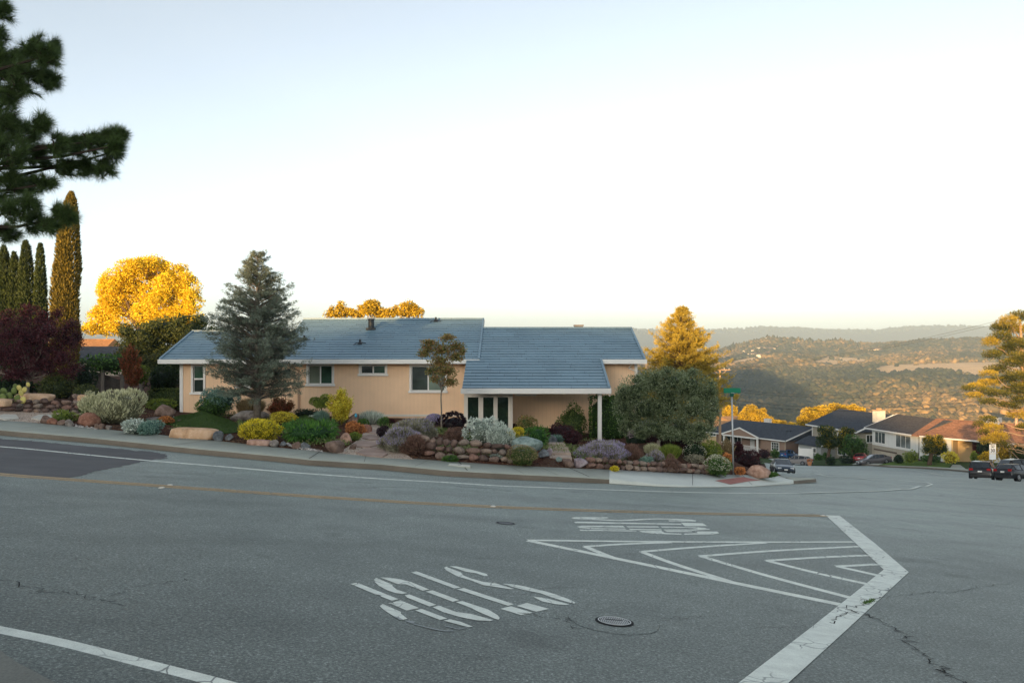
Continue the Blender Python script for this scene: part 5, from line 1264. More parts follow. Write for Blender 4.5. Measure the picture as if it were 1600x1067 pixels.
S('golden_shrub','feathery yellow shrub in front of the plain wall','shrub',(508,611,560,666),'gold','open',L=.085,Wd=.03,n=12000)
S('orange_mound','rusty orange mound beside the flagstone path','shrub',(536,659,573,682),'orange','mound',L=.035,Wd=.018)
S('lime_shrub','low light green cushion under the orange mound','plant',(540,676,566,689),'lime','mound',L=.03,Wd=.015)
S('green_cushion','small green cushion between path and silver plant','plant',(556,655,576,668),'green','mound',L=.04,Wd=.02)
S('silver_plant','spiky silver plant against the wall by the path','plant',(561,640,598,664),'dusty','grassy',Wd=.02,n=2500)
S('green_cushion','little round green plant at the path end','plant',(590,651,609,667),'green','mound',L=.04,Wd=.02)
S('red_plant','small red plant at the path end','plant',(604,654,618,667),'maroon','mound',L=.04,Wd=.02)
S('lavender_bush','tall grey green lavender behind the purple one','lavender',(610,646,682,690),'lav','lavender',flowers='lavflower',fl_n=.12)
S('lavender_bush','wide purple lavender spilling beside the path','lavender',(592,668,664,708),'lav','lavender',flowers='lavflower',fl_n=.45)
S('brown_flower_bush','brown seed head bush above the end of the stone wall','shrub',(625,680,672,712),'brown','lavender',flowers='brown',fl_n=.3)
S('dark_spurge','dark blue green plant at the path edge left of the lavender','plant',(588,666,612,684),'aeon','mound',L=.05,Wd=.03)
S('blue_flower_plant','plant with pale violet flowers left of the dark rosettes','plant',(666,648,692,664),'lav','mound',flowers='lavflower',fl_n=.8,fl_size=.04,L=.05,Wd=.03)
S('dark_rosettes','almost black rosette plant left of the silver bush','plant',(681,645,732,676),'aeon','rosette')
S('dry_cushion','brown cushion plant above the middle of the stone wall','plant',(690,668,728,692),'brown','mound',L=.04,Wd=.015)
S('silver_bush','large silvery white bush in front of the glass bay','shrub',(724,650,782,697),'dusty','mound',L=.06,Wd=.03,lump=.2)
S('silver_bush','fine silver bush spilling over the stone wall','shrub',(758,664,806,704),'dusty','fluffy',L=.07,Wd=.014,lump=.2)
S('green_cushion','small green tuft on top of the stone wall','plant',(724,684,750,695),'green','trail',L=.05,Wd=.015)
S('green_cushion','flat green tuft at the foot of the stone wall','plant',(691,713,715,722),'green','trail',L=.05,Wd=.012)
S('yellow_mound','yellow flowering mound between silver bush and green rock','shrub',(788,669,826,688),'yellow','mound',L=.035,Wd=.016)
S('weeping_conifer','bright green weeping conifer right of the yellow mound','shrub',(820,667,858,698),'juniper','trail',L=.11,Wd=.02,lump=.22)
S('bronze_shrub','green shrub with bronze top in front of the porch wall','shrub',(802,648,840,680),'maple','mound',L=.06,Wd=.035,lump=.3,d=33.5)
S('heather_ball','round tan green heather ball close to the pavement','shrub',(789,699,841,729),'box','mound',L=.035,Wd=.013,flowers='dry',fl_n=.6,fl_size=.02)
S('silver_creeper','thin silver creeper left of the heather ball','plant',(766,708,796,718),'dusty','mound',L=.03,Wd=.02)
S('maroon_shrub','brownish purple barberry in front of the round hedge','shrub',(852,661,900,685),'maroon','mound',d=32,L=.05,Wd=.025,lump=.25)
S('maroon_shrub','deep red barberry beside the stone steps','shrub',(876,672,910,694),'maroon','mound',d=30.5,L=.05,Wd=.025,lump=.25)
S('grey_tuft','small grey green tuft beside the steps','plant',(858,678,882,697),'teal','grassy',Wd=.016,d=31)
S('round_hedge','tall rounded dark hedge against the porch wall','hedge',(870,628,920,690),'box','mound',d=36.3,L=.06,Wd=.04,lump=.10)
S('square_hedge','tall square hedge right of the porch post','hedge',(922,618,982,694),'green','box',d=36.6,L=.065,Wd=.045,sy=.8)
S('low_hedge','low clipped hedge under the left side of the olive','hedge',(980,680,1018,704),'dark','box',d=34,L=.05,Wd=.03)
S('lavender_bush','broad violet lavender around the porch post foot','lavender',(890,684,992,724),'lav','lavender',flowers='lavflower',fl_n=.40,d=27.9)
S('brown_flower_bush','brown faded bush between lavender and olive','shrub',(966,693,1008,722),'brown','lavender',flowers='brown',fl_n=.3,d=28.2)
S('yellow_tuft','small yellow flower tuft in front of the right lavender','plant',(953,729,967,737),'yellow','mound',L=.03,Wd=.015)
S('teal_plant','small teal cushion left of the olive trunk','plant',(997,714,1023,728),'teal','mound',L=.04,Wd=.018)
S('lavender_bush','small pale lavender in front of the olive trunk','lavender',(1005,703,1040,724),'lav','lavender',flowers='lavflower',fl_n=.6,d=28.5)
S('pale_green_shrub','pale green upright shrub left behind the olive trunk','shrub',(1008,691,1030,714),'sage','grassy',d=30.5,Wd=.02)
S('pale_green_shrub','pale yellow green shrub right of the olive trunk','shrub',(1032,692,1062,720),'lime','grassy',d=29.3,Wd=.022,n=5000)
S('dark_plum_shrub','dark purple brown bush in shade beneath the olive','shrub',(1000,668,1104,704),'maroon','mound',d=33,L=.07,Wd=.03,lump=.2)
S('grey_heather','grey brown heather hanging over the rock edge','shrub',(1034,712,1064,738),'brown','mound',L=.03,Wd=.012)
S('white_daisy_bush','dark bush dotted with white flowers right of the olive','shrub',(1066,694,1104,718),'dark','mound',flowers='daisy',fl_n=.10,d=30.5)
S('yellow_green_shrub','yellow green shrub below the golden conifer','shrub',(1090,688,1128,716),'lime','mound',d=31.5,L=.05,Wd=.03,lump=.25)
S('grey_groundcover','grey low plant on the right of the rock edge','plant',(1068,712,1104,724),'lav','mound',L=.04,Wd=.02)
S('white_daisy_bush','trailing bush dotted with white flowers by the sign pole','shrub',(1098,712,1144,743),'green','mound',flowers='daisy',fl_n=.22,fl_size=.03,d=28.6,L=.04,Wd=.02,lump=.2)
S('dry_shrub','tan twiggy shrub behind the sign pole','shrub',(1116,683,1150,720),'dry','open',d=33,L=.06,Wd=.03,n=6000)
S('orange_groundcover','orange and red groundcover right of the sign pole','plant',(1146,729,1166,741),'orange','mound',d=29.8,L=.04,Wd=.02)
S('rusty_shrub','rusty low shrub left of the sign pole','shrub',(1128,706,1144,728),'orange','mound',d=31,L=.05,Wd=.03)
S('dark_plum_shrub','dark purple shrub beside the pink boulder','shrub',(1146,703,1190,733),'maroon','mound',d=44,L=.09,Wd=.045,lump=.22)
S('dark_plum_shrub','small upright purple shrub right of the sign pole','shrub',(1146,690,1160,712),'maroon','mound',d=50,L=.09,Wd=.05,lump=.25)
S('grass_tuft','green grass at the foot of the pink boulder','grass',(1172,737,1212,744),'green','grassy',d=31.4,Wd=.02)
S('road_weed','small green weed in the crack of the white bar','weed',(1338,935,1372,952),'green','trail',d=None,L=.03,Wd=.01) if False else None
wp = GP(1350, 944); tb = TB(); k = 160; q = GP(1366, 938); t = rng.uniform(0, 1, k)[:, None]; PP = wp + (q-wp)*t + rng.normal(0, .015, (k, 3)); PP[:, 2] = plane(PP[:, 0], PP[:, 1]) + .006
tb.leaves(PP, rdir(k)*.8 + UP*.6, .03, .008); tag(tb.build('road_weed', [LM['green']], loc=wp), 'small green weed growing in the crack across the white bar', 'weed')

# ------------------------------------------------------------------ rocks
B = boulder
B('red_boulder','reddish angular boulder below the sage bush',(121,646,153,666),'red')
B('kerb_rock','dark round rock at the gravel edge',(62,650,80,662),'brown'); B('kerb_rock','low red brown rock second from the gravel',(74,654,92,664),'red')
B('kerb_rock','small dark rock beside the flat juniper',(90,655,104,665),'brown'); B('kerb_rock','flat grey rock left of the red boulder',(101,657,116,667),'grey'); B('kerb_rock','small round rock right of the red boulder',(147,662,156,671),'brown')
B('kerb_rock','pale brown rock under the sage bush',(153,661,164,671),'brown'); B('kerb_rock','small rock half hidden by the dusty plant',(164,664,175,672),'grey')
B('sandstone_slab','long tan sandstone slab beside the pavement',(267,671,335,687),'tan',sy=.45); B('sandstone_block','tan sandstone block on the left stone wall',(25,615,80,626),'tan',sy=.5,d=31); B('sandstone_block','short tan sandstone block at the left edge',(-20,623,14,634),'tan',sy=.6,d=29)
B('sandstone_block','squared tan stone behind the sage bush',(122,617,140,630),'tan',sy=.6,d=31)
B('flat_rock','flat brown rock between lime shrub and lawn',(240,634,276,651),'brown'); B('pale_flat_stone','pale flat stone right of the sage bush',(226,652,250,660),'grey')
B('grey_boulder','long flat grey boulder under the cedar',(358,643,420,658),'grey',sy=.5); B('kerb_rock','grey rock right of the sandstone slab',(331,675,350,689),'slate'); B('kerb_rock','small blue grey rock left of the yellow bush',(351,678,365,688),'slate')
B('pink_slab','low pink slab in front of the yellow bush',(386,688,422,697),'pink',sy=.5); B('kerb_rock','grey rock just right of the pink slab',(421,688,437,699),'grey'); B('kerb_rock','small grey rock in front of the juniper',(436,690,449,698),'slate')
B('brown_boulder','large brown boulder left of the flagstone path',(503,687,541,709),'brown'); B('tan_boulder','tan boulder behind the large brown one',(529,679,554,695),'pink'); B('small_boulder','grey boulder between juniper and yellow shrub',(509,661,528,675),'grey',d=29)
B('small_boulder','brown boulder near the wall left of the silver plant',(540,647,565,662),'brown',d=34); B('path_rock','round brown rock where the orange mound ends',(560,664,582,678),'red',d=30)
B('green_boulder','large smooth grey green boulder above the heather ball',(796,684,850,713),'teal',sy=.7); B('path_rock','dark blue grey rock below the green boulder',(838,703,858,716),'slate'); B('path_rock','small lilac stone at the steps',(853,701,863,712),'lilac')
B('path_rock','pointed blue grey rock beside the steps',(857,681,872,697),'slate'); B('path_rock','small teal stone at the foot of the steps',(868,714,880,722),'teal'); B('low_boulder','low lilac brown boulder below the steps',(893,716,918,731),'lilac'); B('low_boulder','dark brown boulder at the kerb below the steps',(876,716,900,730),'brown')
B('pink_boulder','large pink granite boulder right of the sign pole',(1164,725,1207,745),'pink',d=31.0,sy=.6)
B('grey_post_stone','pale rough stone post behind the low hedge',(980,663,992,688),'lilac',d=34,sy=.6)
for k, (u0, v0, u1, v1, m_) in enumerate(((455,690,470,701,'brown'),(470,692,484,702,'slate'),(545,694,558,703,'brown'),(275,655,288,662,'brown'),(288,657,300,664,'grey'))):
    B('kerb_rock', ['brown rock in the pebbles under the juniper','blue grey rock at the right end of the pebbles','small brown rock at the mouth of the path','brown stone at the left rim of the lawn','grey stone on the rim of the lawn'][k], (u0,v0,u1,v1), m_)
def stone_attr_mat():
    m, t = newmat('fieldstone', .92, .15); a = t.new('ShaderNodeAttribute'); a.attribute_name = 'rnd'; P = t.pos()
    c = t.ramp(a.outputs['Fac'], [(0, (.10,.07,.06)), (.3, (.17,.115,.095)), (.5, (.23,.135,.105)), (.75, (.22,.18,.15)), (1, (.30,.22,.17))])
    setc(t, t.mix(1.0, c, t.ramp(t.noise(P, 14, 7, .7), [(.3, .5), (.5, .95), (.7, 1.45)]), 'MULTIPLY')); t.bump(t.noise(P, 30, 6, .7), .9, .02); return m
fieldstone = stone_attr_mat()
def stone_wall(name, label, base_px, rows, size, hstep, back=.10, d=None):
    tb = TB(); pts = np.array([G(*q) if d is None else W(q[0], q[1], d) for q in base_px]); seg = np.linalg.norm(np.diff(pts[:, :2], axis=0), axis=1); cum = np.r_[0, np.cumsum(seg)]
    for r_ in range(rows):
        s_ = rng.uniform(0, size)
        while s_ < cum[-1]:
            w = size*rng.uniform(.65, 1.35); c = np.array([np.interp(s_ + w/2, cum, pts[:, k]) for k in range(3)]) + np.array([0, back*r_ + size*.4, hstep*(r_ + .45) + rng.uniform(-.02, .02)])
            V = rock_shape((w*.56, size*.45, hstep*.64*rng.uniform(.85, 1.2)), seed(), IC2, .14) + c; tb.add(V, IC2F, np.full(len(V), rng.uniform(0, 1))); s_ += w*.90
    o = tb.build(name, [fieldstone], loc=pts[0]); return tag(o, label, 'stone wall')
stone_wall('dry_stone_wall', 'low dry stone wall below the cactus at the left', [(-60,640),(0,643),(50,645),(96,646),(127,647)], 3, .36, .16)
stone_wall('dry_stone_wall', 'mound of rough brown stones at the end of the left wall', [(96,643),(130,646)], 4, .26, .17, back=.12)
stone_wall('dry_stone_wall', 'curved fieldstone wall under the silver bushes', [(640,700),(660,712),(690,717),(720,719),(750,721),(775,722),(796,724)], 3, .36, .19)
stone_wall('rock_edging', 'row of rounded rocks edging the bed from steps to sign pole', [(915,731),(950,733),(985,736),(1020,737.5),(1050,738.5),(1080,740),(1105,741.5),(1135,743)], 2, .30, .17)
# raised soil behind the walls
# gravel and flagstones
gp = [(-60,652),(0,657),(40,661),(66,662),(84,655),(110,650),(140,648),(128,642),(96,643),(50,643),(0,641),(-60,638)]
def on_t(u, v): return G(u, v)
cdt_sheet('gravel_path', [G(*q)[:2] for q in gp], terr, .4, [gravel], lift=.02, label='pink gravel path at the left')
gp2 = [(520,711),(560,714),(600,717),(647,719),(628,706),(606,696),(594,684),(596,672),(610,662),(590,660),(572,668),(566,680),(556,690),(542,700)]
cdt_sheet('gravel_path', [G(*q)[:2] for q in gp2], terr, .3, [gravel], lift=.02, label='pink gravel path with flagstones leading to the wall')
def flag(label, px, mat=None):
    pts = [G(*q) for q in px]; c = np.mean(pts, 0); mb = MB(); n = len(pts)
    top = [np.array([p[0], p[1], float(terr(p[0], p[1])) + .055]) for p in pts]; bot = [p - UP*.10 for p in top]
    mb.add(top + bot, [tuple(range(n)), tuple(range(2*n-1, n-1, -1))] + [(i, (i+1) % n, n + (i+1) % n, n + i) for i in range(n)])
    o = mb.build('flagstone', [mat or flagstone], None, bevel=.012); shift(o, c); o.location = tuple(c); return tag(o, label, 'flagstone', 'flagstones set in the gravel')
flag('largest flagstone, nearest the pavement', [(556,709),(575,701),(596,703),(606,711),(598,716),(570,714)])
flag('reddish flagstone in the middle of the path', [(551,697),(562,690),(584,692),(592,697),(578,700),(558,700)]); flag('flagstone at the narrow far part of the path', [(566,686),(574,681),(588,682),(592,688),(578,689)])
flag('last small flagstone near the wall', [(576,678),(584,673),(594,674),(594,680)])
flag('pale flagstone at the left edge of the garden', [(-10,654),(6,649),(26,650),(30,656),(10,658)], pale_flag); flag('pale flagstone right of the first one in the left gravel', [(48,655),(60,650),(84,650),(80,656),(62,658)], pale_flag)
# stone steps
stm = plain('step_stone', (.40,.31,.25), .85, .2, var=.25, bump=.4)
e = None
for k, (u0, u1, v) in enumerate(((858,894,718),(857,892,712),(857,889,707),(858,884,702))):
    p0 = G(u0, v); p1 = G(u1, v); c = (p0+p1)/2; w = (u1-u0)/F*c[1]; mb = MB(); 
    if e is None: e = empty('stone_steps', c, 'short flight of pale stone steps beside the lavender', 'steps'); E0 = c.copy()
    mb.box(c[0]-w/2-E0[0], c[1]-E0[1], c[2]-.2-E0[2], c[0]+w/2-E0[0], c[1]+.75-E0[1], c[2]+.06+.035*k-E0[2]); mb.build('step', [stm], e, bevel=.02)
# pebbles and lawn
tb = TB(); 
for (u0, v0, u1, v1, n) in ((95,662,150,670,110),(448,694,505,708,200),(280,684,300,690,20),(250,651,310,657,60),(30,624,70,628,40)):
    for k in range(n):
        f_ = rng.uniform(0, 1); p = G(u0 + (u1-u0)*f_, v0 + (v1-v0)*f_ + rng.normal(0, 1.2)); s_ = rng.uniform(.018, .045); tb.add(IC1*np.array([s_, s_, s_*.6]) + p + UP*s_*.3, IC1F, np.full(len(IC1), rng.uniform(0, 1)))
pm, t = newmat('pebble', .8, .2); a = t.new('ShaderNodeAttribute'); a.attribute_name = 'rnd'; setc(t, t.ramp(a.outputs['Fac'], [(0, (.22,.20,.19)), (1, (.62,.58,.54))]))
tag(tb.build('pebbles', [pm]), 'scattered pale pebbles along the garden beds', 'pebbles', kind='stuff')
lawn_px = [(262,664),(300,674),(336,680),(372,676),(372,664),(350,654),(318,649),(285,650),(268,655)]; lawn2 = [(440,668),(520,672),(520,662),(500,657),(448,655)]
def lawn_h(poly):
    c = np.mean(poly, 0)
    def h(x, y):
        dd = np.min([np.hypot(x-a, y-b) for a, b in densify(poly, 6)[:, :2]], axis=0) if True else 0
        return terr(x, y) + .02 + .30*sm(0, 1.2, dd)
    return h
LB = TB()
for px_ in (lawn_px, lawn2):
    poly = np.array([G(*q)[:2] for q in px_]); poly_c = np.vstack([poly, poly[:1]]); h = lawn_h(poly_c)
    cdt_sheet('lawn', poly, h, .25, [turf], lift=0.0, label='small mounded green lawn between the garden rocks')
    x0, y0 = poly.min(0); x1, y1 = poly.max(0); n = int((x1-x0)*(y1-y0)*1100); X = rng.uniform(x0, x1, n); Y = rng.uniform(y0, y1, n); k = inpoly(X, Y, poly); X, Y = X[k], Y[k]
    LB.leaves(np.c_[X, Y, h(X, Y)], np.c_[rng.normal(0, .35, (len(X), 2)), np.ones(len(X))], rng.uniform(.03, .06, len(X)), .008)
tag(LB.build('lawn_grass', [grass_mat]), 'short green lawn grass on the garden mound', 'grass', kind='stuff')
# mulch chips scattered on the bed
tb = TB(); n = 26000; U_ = rng.uniform(-20, 1150, n); f_ = rng.uniform(0, 1, n)
ii = np.interp(U_, [q[0] for q in BACK], np.arange(len(BACK))); bx = np.array([np.interp(ii, np.arange(len(bk)), bk[:, k]) for k in range(3)]).T
X = bx[:, 0]*(1 + .03*f_) + rng.normal(0, .1, n); Y = bx[:, 1] + .05 + f_**1.3*9; Z = terr(X, Y)
tb.leaves(np.c_[X, Y, Z], np.c_[rng.normal(0, 1, (n, 2)), rng.uniform(-.05, .5, n)], rng.uniform(.03, .09, n), .02)
tag(tb.build('mulch_chips', [leafmat('bark_chip', [(.03,.012,.008), (.09,.035,.02), (.16,.085,.05), (.25,.17,.11)], 0, .95)]), 'loose reddish bark chips over the garden beds', 'mulch', kind='stuff')
# low ground cover filling the beds
tb = TB(); n = 60000; U_ = rng.uniform(0, 1130, n); f_ = rng.uniform(.03, 1, n); ii = np.interp(U_, [q[0] for q in BACK], np.arange(len(BACK))); bx = np.array([np.interp(ii, np.arange(len(bk)), bk[:, k]) for k in range(3)]).T
X = bx[:, 0]*(1 + .03*f_) + rng.normal(0, .1, n); Y = bx[:, 1] + .4 + f_*11; nz = fbm(X*1.1, Y*1.1, seed=91, octv=3); k = (nz > .18) & (Y < 38.7)
for q in (gp, gp2, lawn_px, lawn2): k &= ~inpoly(X, Y, np.array([G(*w_)[:2] for w_ in q]))
X, Y, nz = X[k], Y[k], nz[k]; Z = terr(X, Y) + rng.uniform(0, .22, len(X))*np.clip((nz-.18)*3, .1, 1)
tb.leaves(np.c_[X, Y, Z], rdir(len(X))*.8 + UP*.8, rng.uniform(.06, .13, len(X)), .03, np.clip(.5 + .5*fbm(X*.6, Y*.6, seed=92) + rng.normal(0, .15, len(X)), 0, 1))
tag(tb.build('ground_cover', [leafmat('ground_cover_leaf', [(.03,.05,.015), (.08,.13,.03), (.17,.20,.07), (.20,.19,.12), (.13,.07,.05)], .2)]), 'low mixed ground cover between the garden shrubs', 'ground cover', kind='stuff')
# prickly pear
pc = G(28, 632); e = empty('prickly_pear', W(28, 628, 30), 'clump of prickly pear cactus pads at the left', 'cactus'); E0 = np.array(e.location)
cm_ = plain('cactus_pad', (.11,.15,.035), .6, .3, var=.35, scale=4); cy_ = plain('yellow_cactus_pad', (.48,.42,.13), .6, .3, var=.25, scale=4)
for k, (u, v, r, yel) in enumerate(((6,612,7,0),(14,619,7,0),(4,622,8,0),(22,611,6,0),(30,606,5,1),(33,614,5,1),(16,625,8,0),(27,622,6,0),(38,609,5,1),(24,604,5,0),(-6,615,8,0),(36,625,6,1),(44,601,4,1))):
    c = W(u, v, 30 + rng.uniform(-.4, .4)) - E0; rr = r/F*30; q = IC2*np.array([rr*.8, rr*.22, rr]); a = rng.uniform(-.6, .6); ca, sa = math.cos(a), math.sin(a); q = np.c_[q[:, 0]*ca + q[:, 2]*sa, q[:, 1], -q[:, 0]*sa + q[:, 2]*ca] + c
    link('pad', np_mesh('pad', q, IC2F, smooth=True), cy_ if yel else cm_, e)
# small blue garden ornament
p = W(556, 657, 33); e = empty('garden_ornament', p, 'small turquoise glass drop ornament on a stake near the wall', 'ornament')
MB().lathe([(0,.005),(.12,.006)], 'z', 8).build('stake', [vent_mat], e); MB().lathe([(.12,.01),(.16,.05),(.20,.06),(.25,.045),(.32,.008)], 'z', 12).build('glass_drop', [plain('turquoise_glass', (.02,.28,.42), .15, .8)], e, smooth=True)
print('garden', _t.time() - _T0)
# ------------------------------------------------------------------ street furniture close by
def put(v, e): return tuple(np.asarray(v, float) - np.asarray(e.location))
sb = G(1146, 741.5); ds = sb[1]; e = empty('street_sign', sb, 'thin steel pole with a green street name blade at the corner', 'street sign')
hs = (741.5-619)/F*ds; metal = plain('galvanised', (.42,.44,.45), .45, .5, metal=.5, var=.08); sign_green = plain('sign_green', (.0,.16,.085), .35, .4, var=.04)
MB().tube([(0,0,-.2),(-.06,0,hs)], .032, 10).build('pole', [metal], e, smooth=True)
MB().box(-.13,-.045,hs-.02,-.0,.045,hs+.12).build('bracket', [plain('dark_green_metal', (.0,.07,.045), .4)], e, bevel=.008)
bl = MB().box(-.37,-.006,hs+.12,.27,.006,hs+.31).build('name_blade', [sign_green], e, bevel=.004)
MB().box(-.10,-.02,hs+.10,.02,.02,hs+.135).build('clamp', [metal], e)
# speed sign down the side street
b = W(1551, 747, 76); b[2] = float(terr(b[0], b[1])); e = empty('speed_limit_sign', b, 'white speed limit sign on a pole behind the black SUV', 'sign')
sw = plain('sign_white', (.80,.82,.82), .4, .4, var=.03); sk = plain('sign_black', (.02,.02,.02), .5)
z1 = EYE - (694-V0)/F*76 - b[2]; z0 = EYE - (718-V0)/F*76 - b[2]; zm = z1 - .86; wv = .32
MB().tube([(0,.03,-.2),(0,.03,z1-.1)], .03, 8).build('pole', [metal], e)
brd = MB().box(-wv,-.01,zm,wv,.01,z1).build('board', [sw], e, bevel=.005); MB().box(-wv,-.01,z0,wv,.01,zm-.04).build('lower_plate', [sw], e, bevel=.005)
def text(s, size, loc, mat, parent, name='lettering', rx=90):
    c = bpy.data.curves.new(name, 'FONT'); c.body = s; c.size = size; c.align_x = 'CENTER'; c.align_y = 'CENTER'; c.extrude = .003; c.offset = size*.02
    o = bpy.data.objects.new(name, c); COL.objects.link(o); bpy.context.view_layer.update(); me = bpy.data.meshes.new_from_object(o.evaluated_get(bpy.context.evaluated_depsgraph_get())); bpy.data.objects.remove(o)
    t_ = bpy.data.objects.new(name, me); COL.objects.link(t_); me.materials.clear(); me.materials.append(mat); t_.parent = parent; t_.location = loc; t_.rotation_euler = (math.radians(rx), 0, 0); return t_
text('SPEED', .16, (0,-.016,z1-.12), sk, brd); text('LIMIT', .16, (0,-.016,z1-.28), sk, brd); text('30', .44, (0,-.016,z1-.60), sk, brd)
# manhole, valve cover, cover plate, lane reflectors
def on_road(u, v, dz=0):
    p = GP(u, v); return np.array([p[0], p[1], float(plane(p[0], p[1])) + dz])
nrm = Vector((-PA, -PB, 1)).normalized(); rq = Vector((0,0,1)).rotation_difference(nrm)
def flat_on_road(e): e.rotation_mode = 'QUATERNION'; e.rotation_quaternion = rq
mp = on_road(960, 971.5); e = empty('monument_cover', mp, 'small ribbed round iron cover in a ring of patched asphalt', 'manhole cover'); flat_on_road(e)
iron = plain('cast_iron', (.50,.52,.52), .5, .5, metal=.0, var=.2, scale=40); ironD = plain('iron_dark', (.025,.027,.03), .85, .1)
col_m = concrete_mat('patch_asphalt', (.125,.135,.13), .1, .85, 70)
MB().lathe([(.0015,.40),(.0022,.395),(.0026,.17),(.0015,.165)], 'z', 40).build('asphalt_collar', [asphalt], e)
mb = MB(); nseg = 60
ring = [[((r0_ + .012*math.sin(3*q*.105) + .006*math.sin(7*q*.105))*math.cos(q*2*math.pi/nseg), (r0_ + .012*math.sin(3*q*.105) + .006*math.sin(7*q*.105))*math.sin(q*2*math.pi/nseg), .0035) for q in range(nseg)] for r0_ in (.398, .4015)]
mb.add(ring[0] + ring[1], [(q, (q+1) % nseg, nseg + (q+1) % nseg, nseg + q) for q in range(nseg)])
for k in range(0):
    a0 = a1 = 0
    if (k*7) % 11 in (0, 3, 4, 8): continue
    r0 = .40*(1+.02*math.sin(5*a0)); r1 = .40*(1+.02*math.sin(5*a1)); mb.add([(r0*math.cos(a0), r0*math.sin(a0), .0075),((r0+.004)*math.cos(a0),(r0+.004)*math.sin(a0),.0075),((r1+.004)*math.cos(a1),(r1+.004)*math.sin(a1),.0075),(r1*math.cos(a1), r1*math.sin(a1), .0075)], [(0,1,2,3)])
mb.build('collar_crack', [plain('fine_crack', (.055,.06,.058), .9, .1)], e)
MB().lathe([(.004,.168),(.010,.168),(.010,.150),(.007,.150)], 'z', 40).build('frame_ring', [ironD], e)
lid = MB().lathe([(.004,.146),(.012,.146),(.013,.138),(.009,.134),(.009,.001)], 'z', 40).build('lid', [ironD], e)
mb = MB(); 
for k in range(-7, 8):
    x = k*.0165; h = math.sqrt(max(0, .128**2 - x*x))
    if abs(k) <= 4: mb.box(x-.0032,-h,.0092,x+.0032,.015,.0135); mb.box(x-.0032,.055,.0092,x+.0032,h,.0135) if h > .07 else None
    else: mb.box(x-.0032,-h,.0092,x+.0032,h,.0135)
mb.build('ribs', [iron], lid); mb = MB(); mb.lathe([(.012,.146),(.0145,.146),(.0145,.136),(.012,.136)], 'z', 40, cap=False); mb.build('rim', [iron], lid)
vp = on_road(790, 817.5, .0); e = empty('valve_cover', vp, 'small dark round valve cover left of the far STOP', 'manhole cover'); flat_on_road(e)
MB().lathe([(.003,.15),(.008,.15),(.008,.12),(.006,.118),(.006,.001)], 'z', 24).build('lid', [ironD], e); MB().lathe([(.007,.165),(.009,.160),(.009,.15),(.003,.15)], 'z', 24).build('ring', [plain('iron_mid', (.10,.105,.11), .7)], e)
i = 8*KD; cpt = top_in2[i]*.45 + bkU[i]*.55 + np.array([.33, 0.0, -.018]); e = empty('utility_cover', cpt, 'pale rectangular utility cover set in the pavement', 'utility cover')
e.rotation_mode = 'QUATERNION'; e.rotation_quaternion = Vector((0,0,1)).rotation_difference(Vector((-PA*1.0, -.01, 1)).normalized()); MB().box(-.33,-.17,-.03,.33,.17,.004).build('frame', [concrete], e); MB().box(-.30,-.145,.0,.30,.145,.012).build('plate', [plain('plate_pale', (.55,.54,.48), .8)], e); MB().box(-.05,-.012,.012,.05,.012,.016).build('lift_slot', [ironD], e)
wd_ = plain('reflector_white', (.62,.58,.50), .4); 
for u, v, lb in ((252.5,762.5,'round white lane marker just below the yellow line at the left'),(265.5,758.2,'round white lane marker just above the yellow line at the left'),(770.5,791.4,'lane marker on the yellow line in the middle of the road'),(1286,805.8,'lane marker where the yellow line meets the wide white bar')):
    e = on_road(u, v, .004); o = MB().lathe([(0,.055),(.008,.052),(.016,.036),(.020,.012),(.021,.001)], 'z', 16).build('lane_marker', [wd_], None, smooth=True, loc=e); tag(o, lb, 'road marker', 'round lane markers'); 

# ------------------------------------------------------------------ cars
tyre = plain('tyre', (.02,.02,.021), .9, .2); rim_m = plain('alloy', (.42,.43,.44), .35, .5, metal=.7); cglass = glass_mat('car_glass', (.018,.024,.028), .04); red_lens = plain('red_lens', (.35,.01,.012), .15, .7); clear_lens = plain('clear_lens', (.62,.64,.66), .12, .8); blackp = plain('black_plastic', (.02,.02,.02), .7); plate_m = plain('plate_white', (.7,.7,.68), .5)
def car_paint(name, c, rough=.3):
    m, t = newmat(name, rough, .4); setc(t, c); t.p.inputs['Coat Weight'].default_value = .25; t.p.inputs['Coat Roughness'].default_value = .06
    d = t.noise(t.coord(), 3, 4); c2 = t.ramp(d, [(.3, tuple(x*.9 for x in c)), (.7, tuple(min(1, x*1.1+.004) for x in c))]); setc(t, c2); return m
CAR = {  # station x (front +), roof/hood profile: (x, z_top, halfwidth factor)
 'sedan': dict(L=4.7, W=1.85, H=1.45, body=[(-2.35,.78,.80),(-2.28,.98,.88),(-2.0,1.04,.94),(-1.3,1.02,.99),(0,.96,1.0),(.9,.95,.99),(1.6,.84,.95),(2.15,.70,.86),(2.33,.58,.74)], cab=[(-1.95,1.0,.70),(-1.2,1.36,.66),(-.5,1.45,.66),(.15,1.43,.66),(1.15,.93,.74)]),
 'hatch': dict(L=4.3, W=1.76, H=1.52, body=[(-2.15,.70,.84),(-2.12,1.05,.90),(-1.9,1.08,.95),(-1.2,1.02,.99),(0,.98,1.0),(.9,.97,.98),(1.5,.88,.94),(2.0,.72,.85),(2.14,.58,.72)], cab=[(-2.0,1.06,.76),(-1.55,1.42,.68),(-.6,1.52,.66),(.1,1.49,.66),(1.15,.96,.74)]),
 'suv': dict(L=4.7, W=1.92, H=1.74, body=[(-2.33,.62,.88),(-2.31,1.08,.92),(-2.1,1.12,.96),(-1.2,1.10,.99),(0,1.08,1.0),(.85,1.08,.99),(1.5,1.03,.96),(2.1,.92,.90),(2.3,.70,.80)], cab=[(-2.2,1.12,.82),(-1.85,1.62,.72),(-.8,1.74,.70),(.1,1.71,.70),(1.0,1.07,.78)]),
}
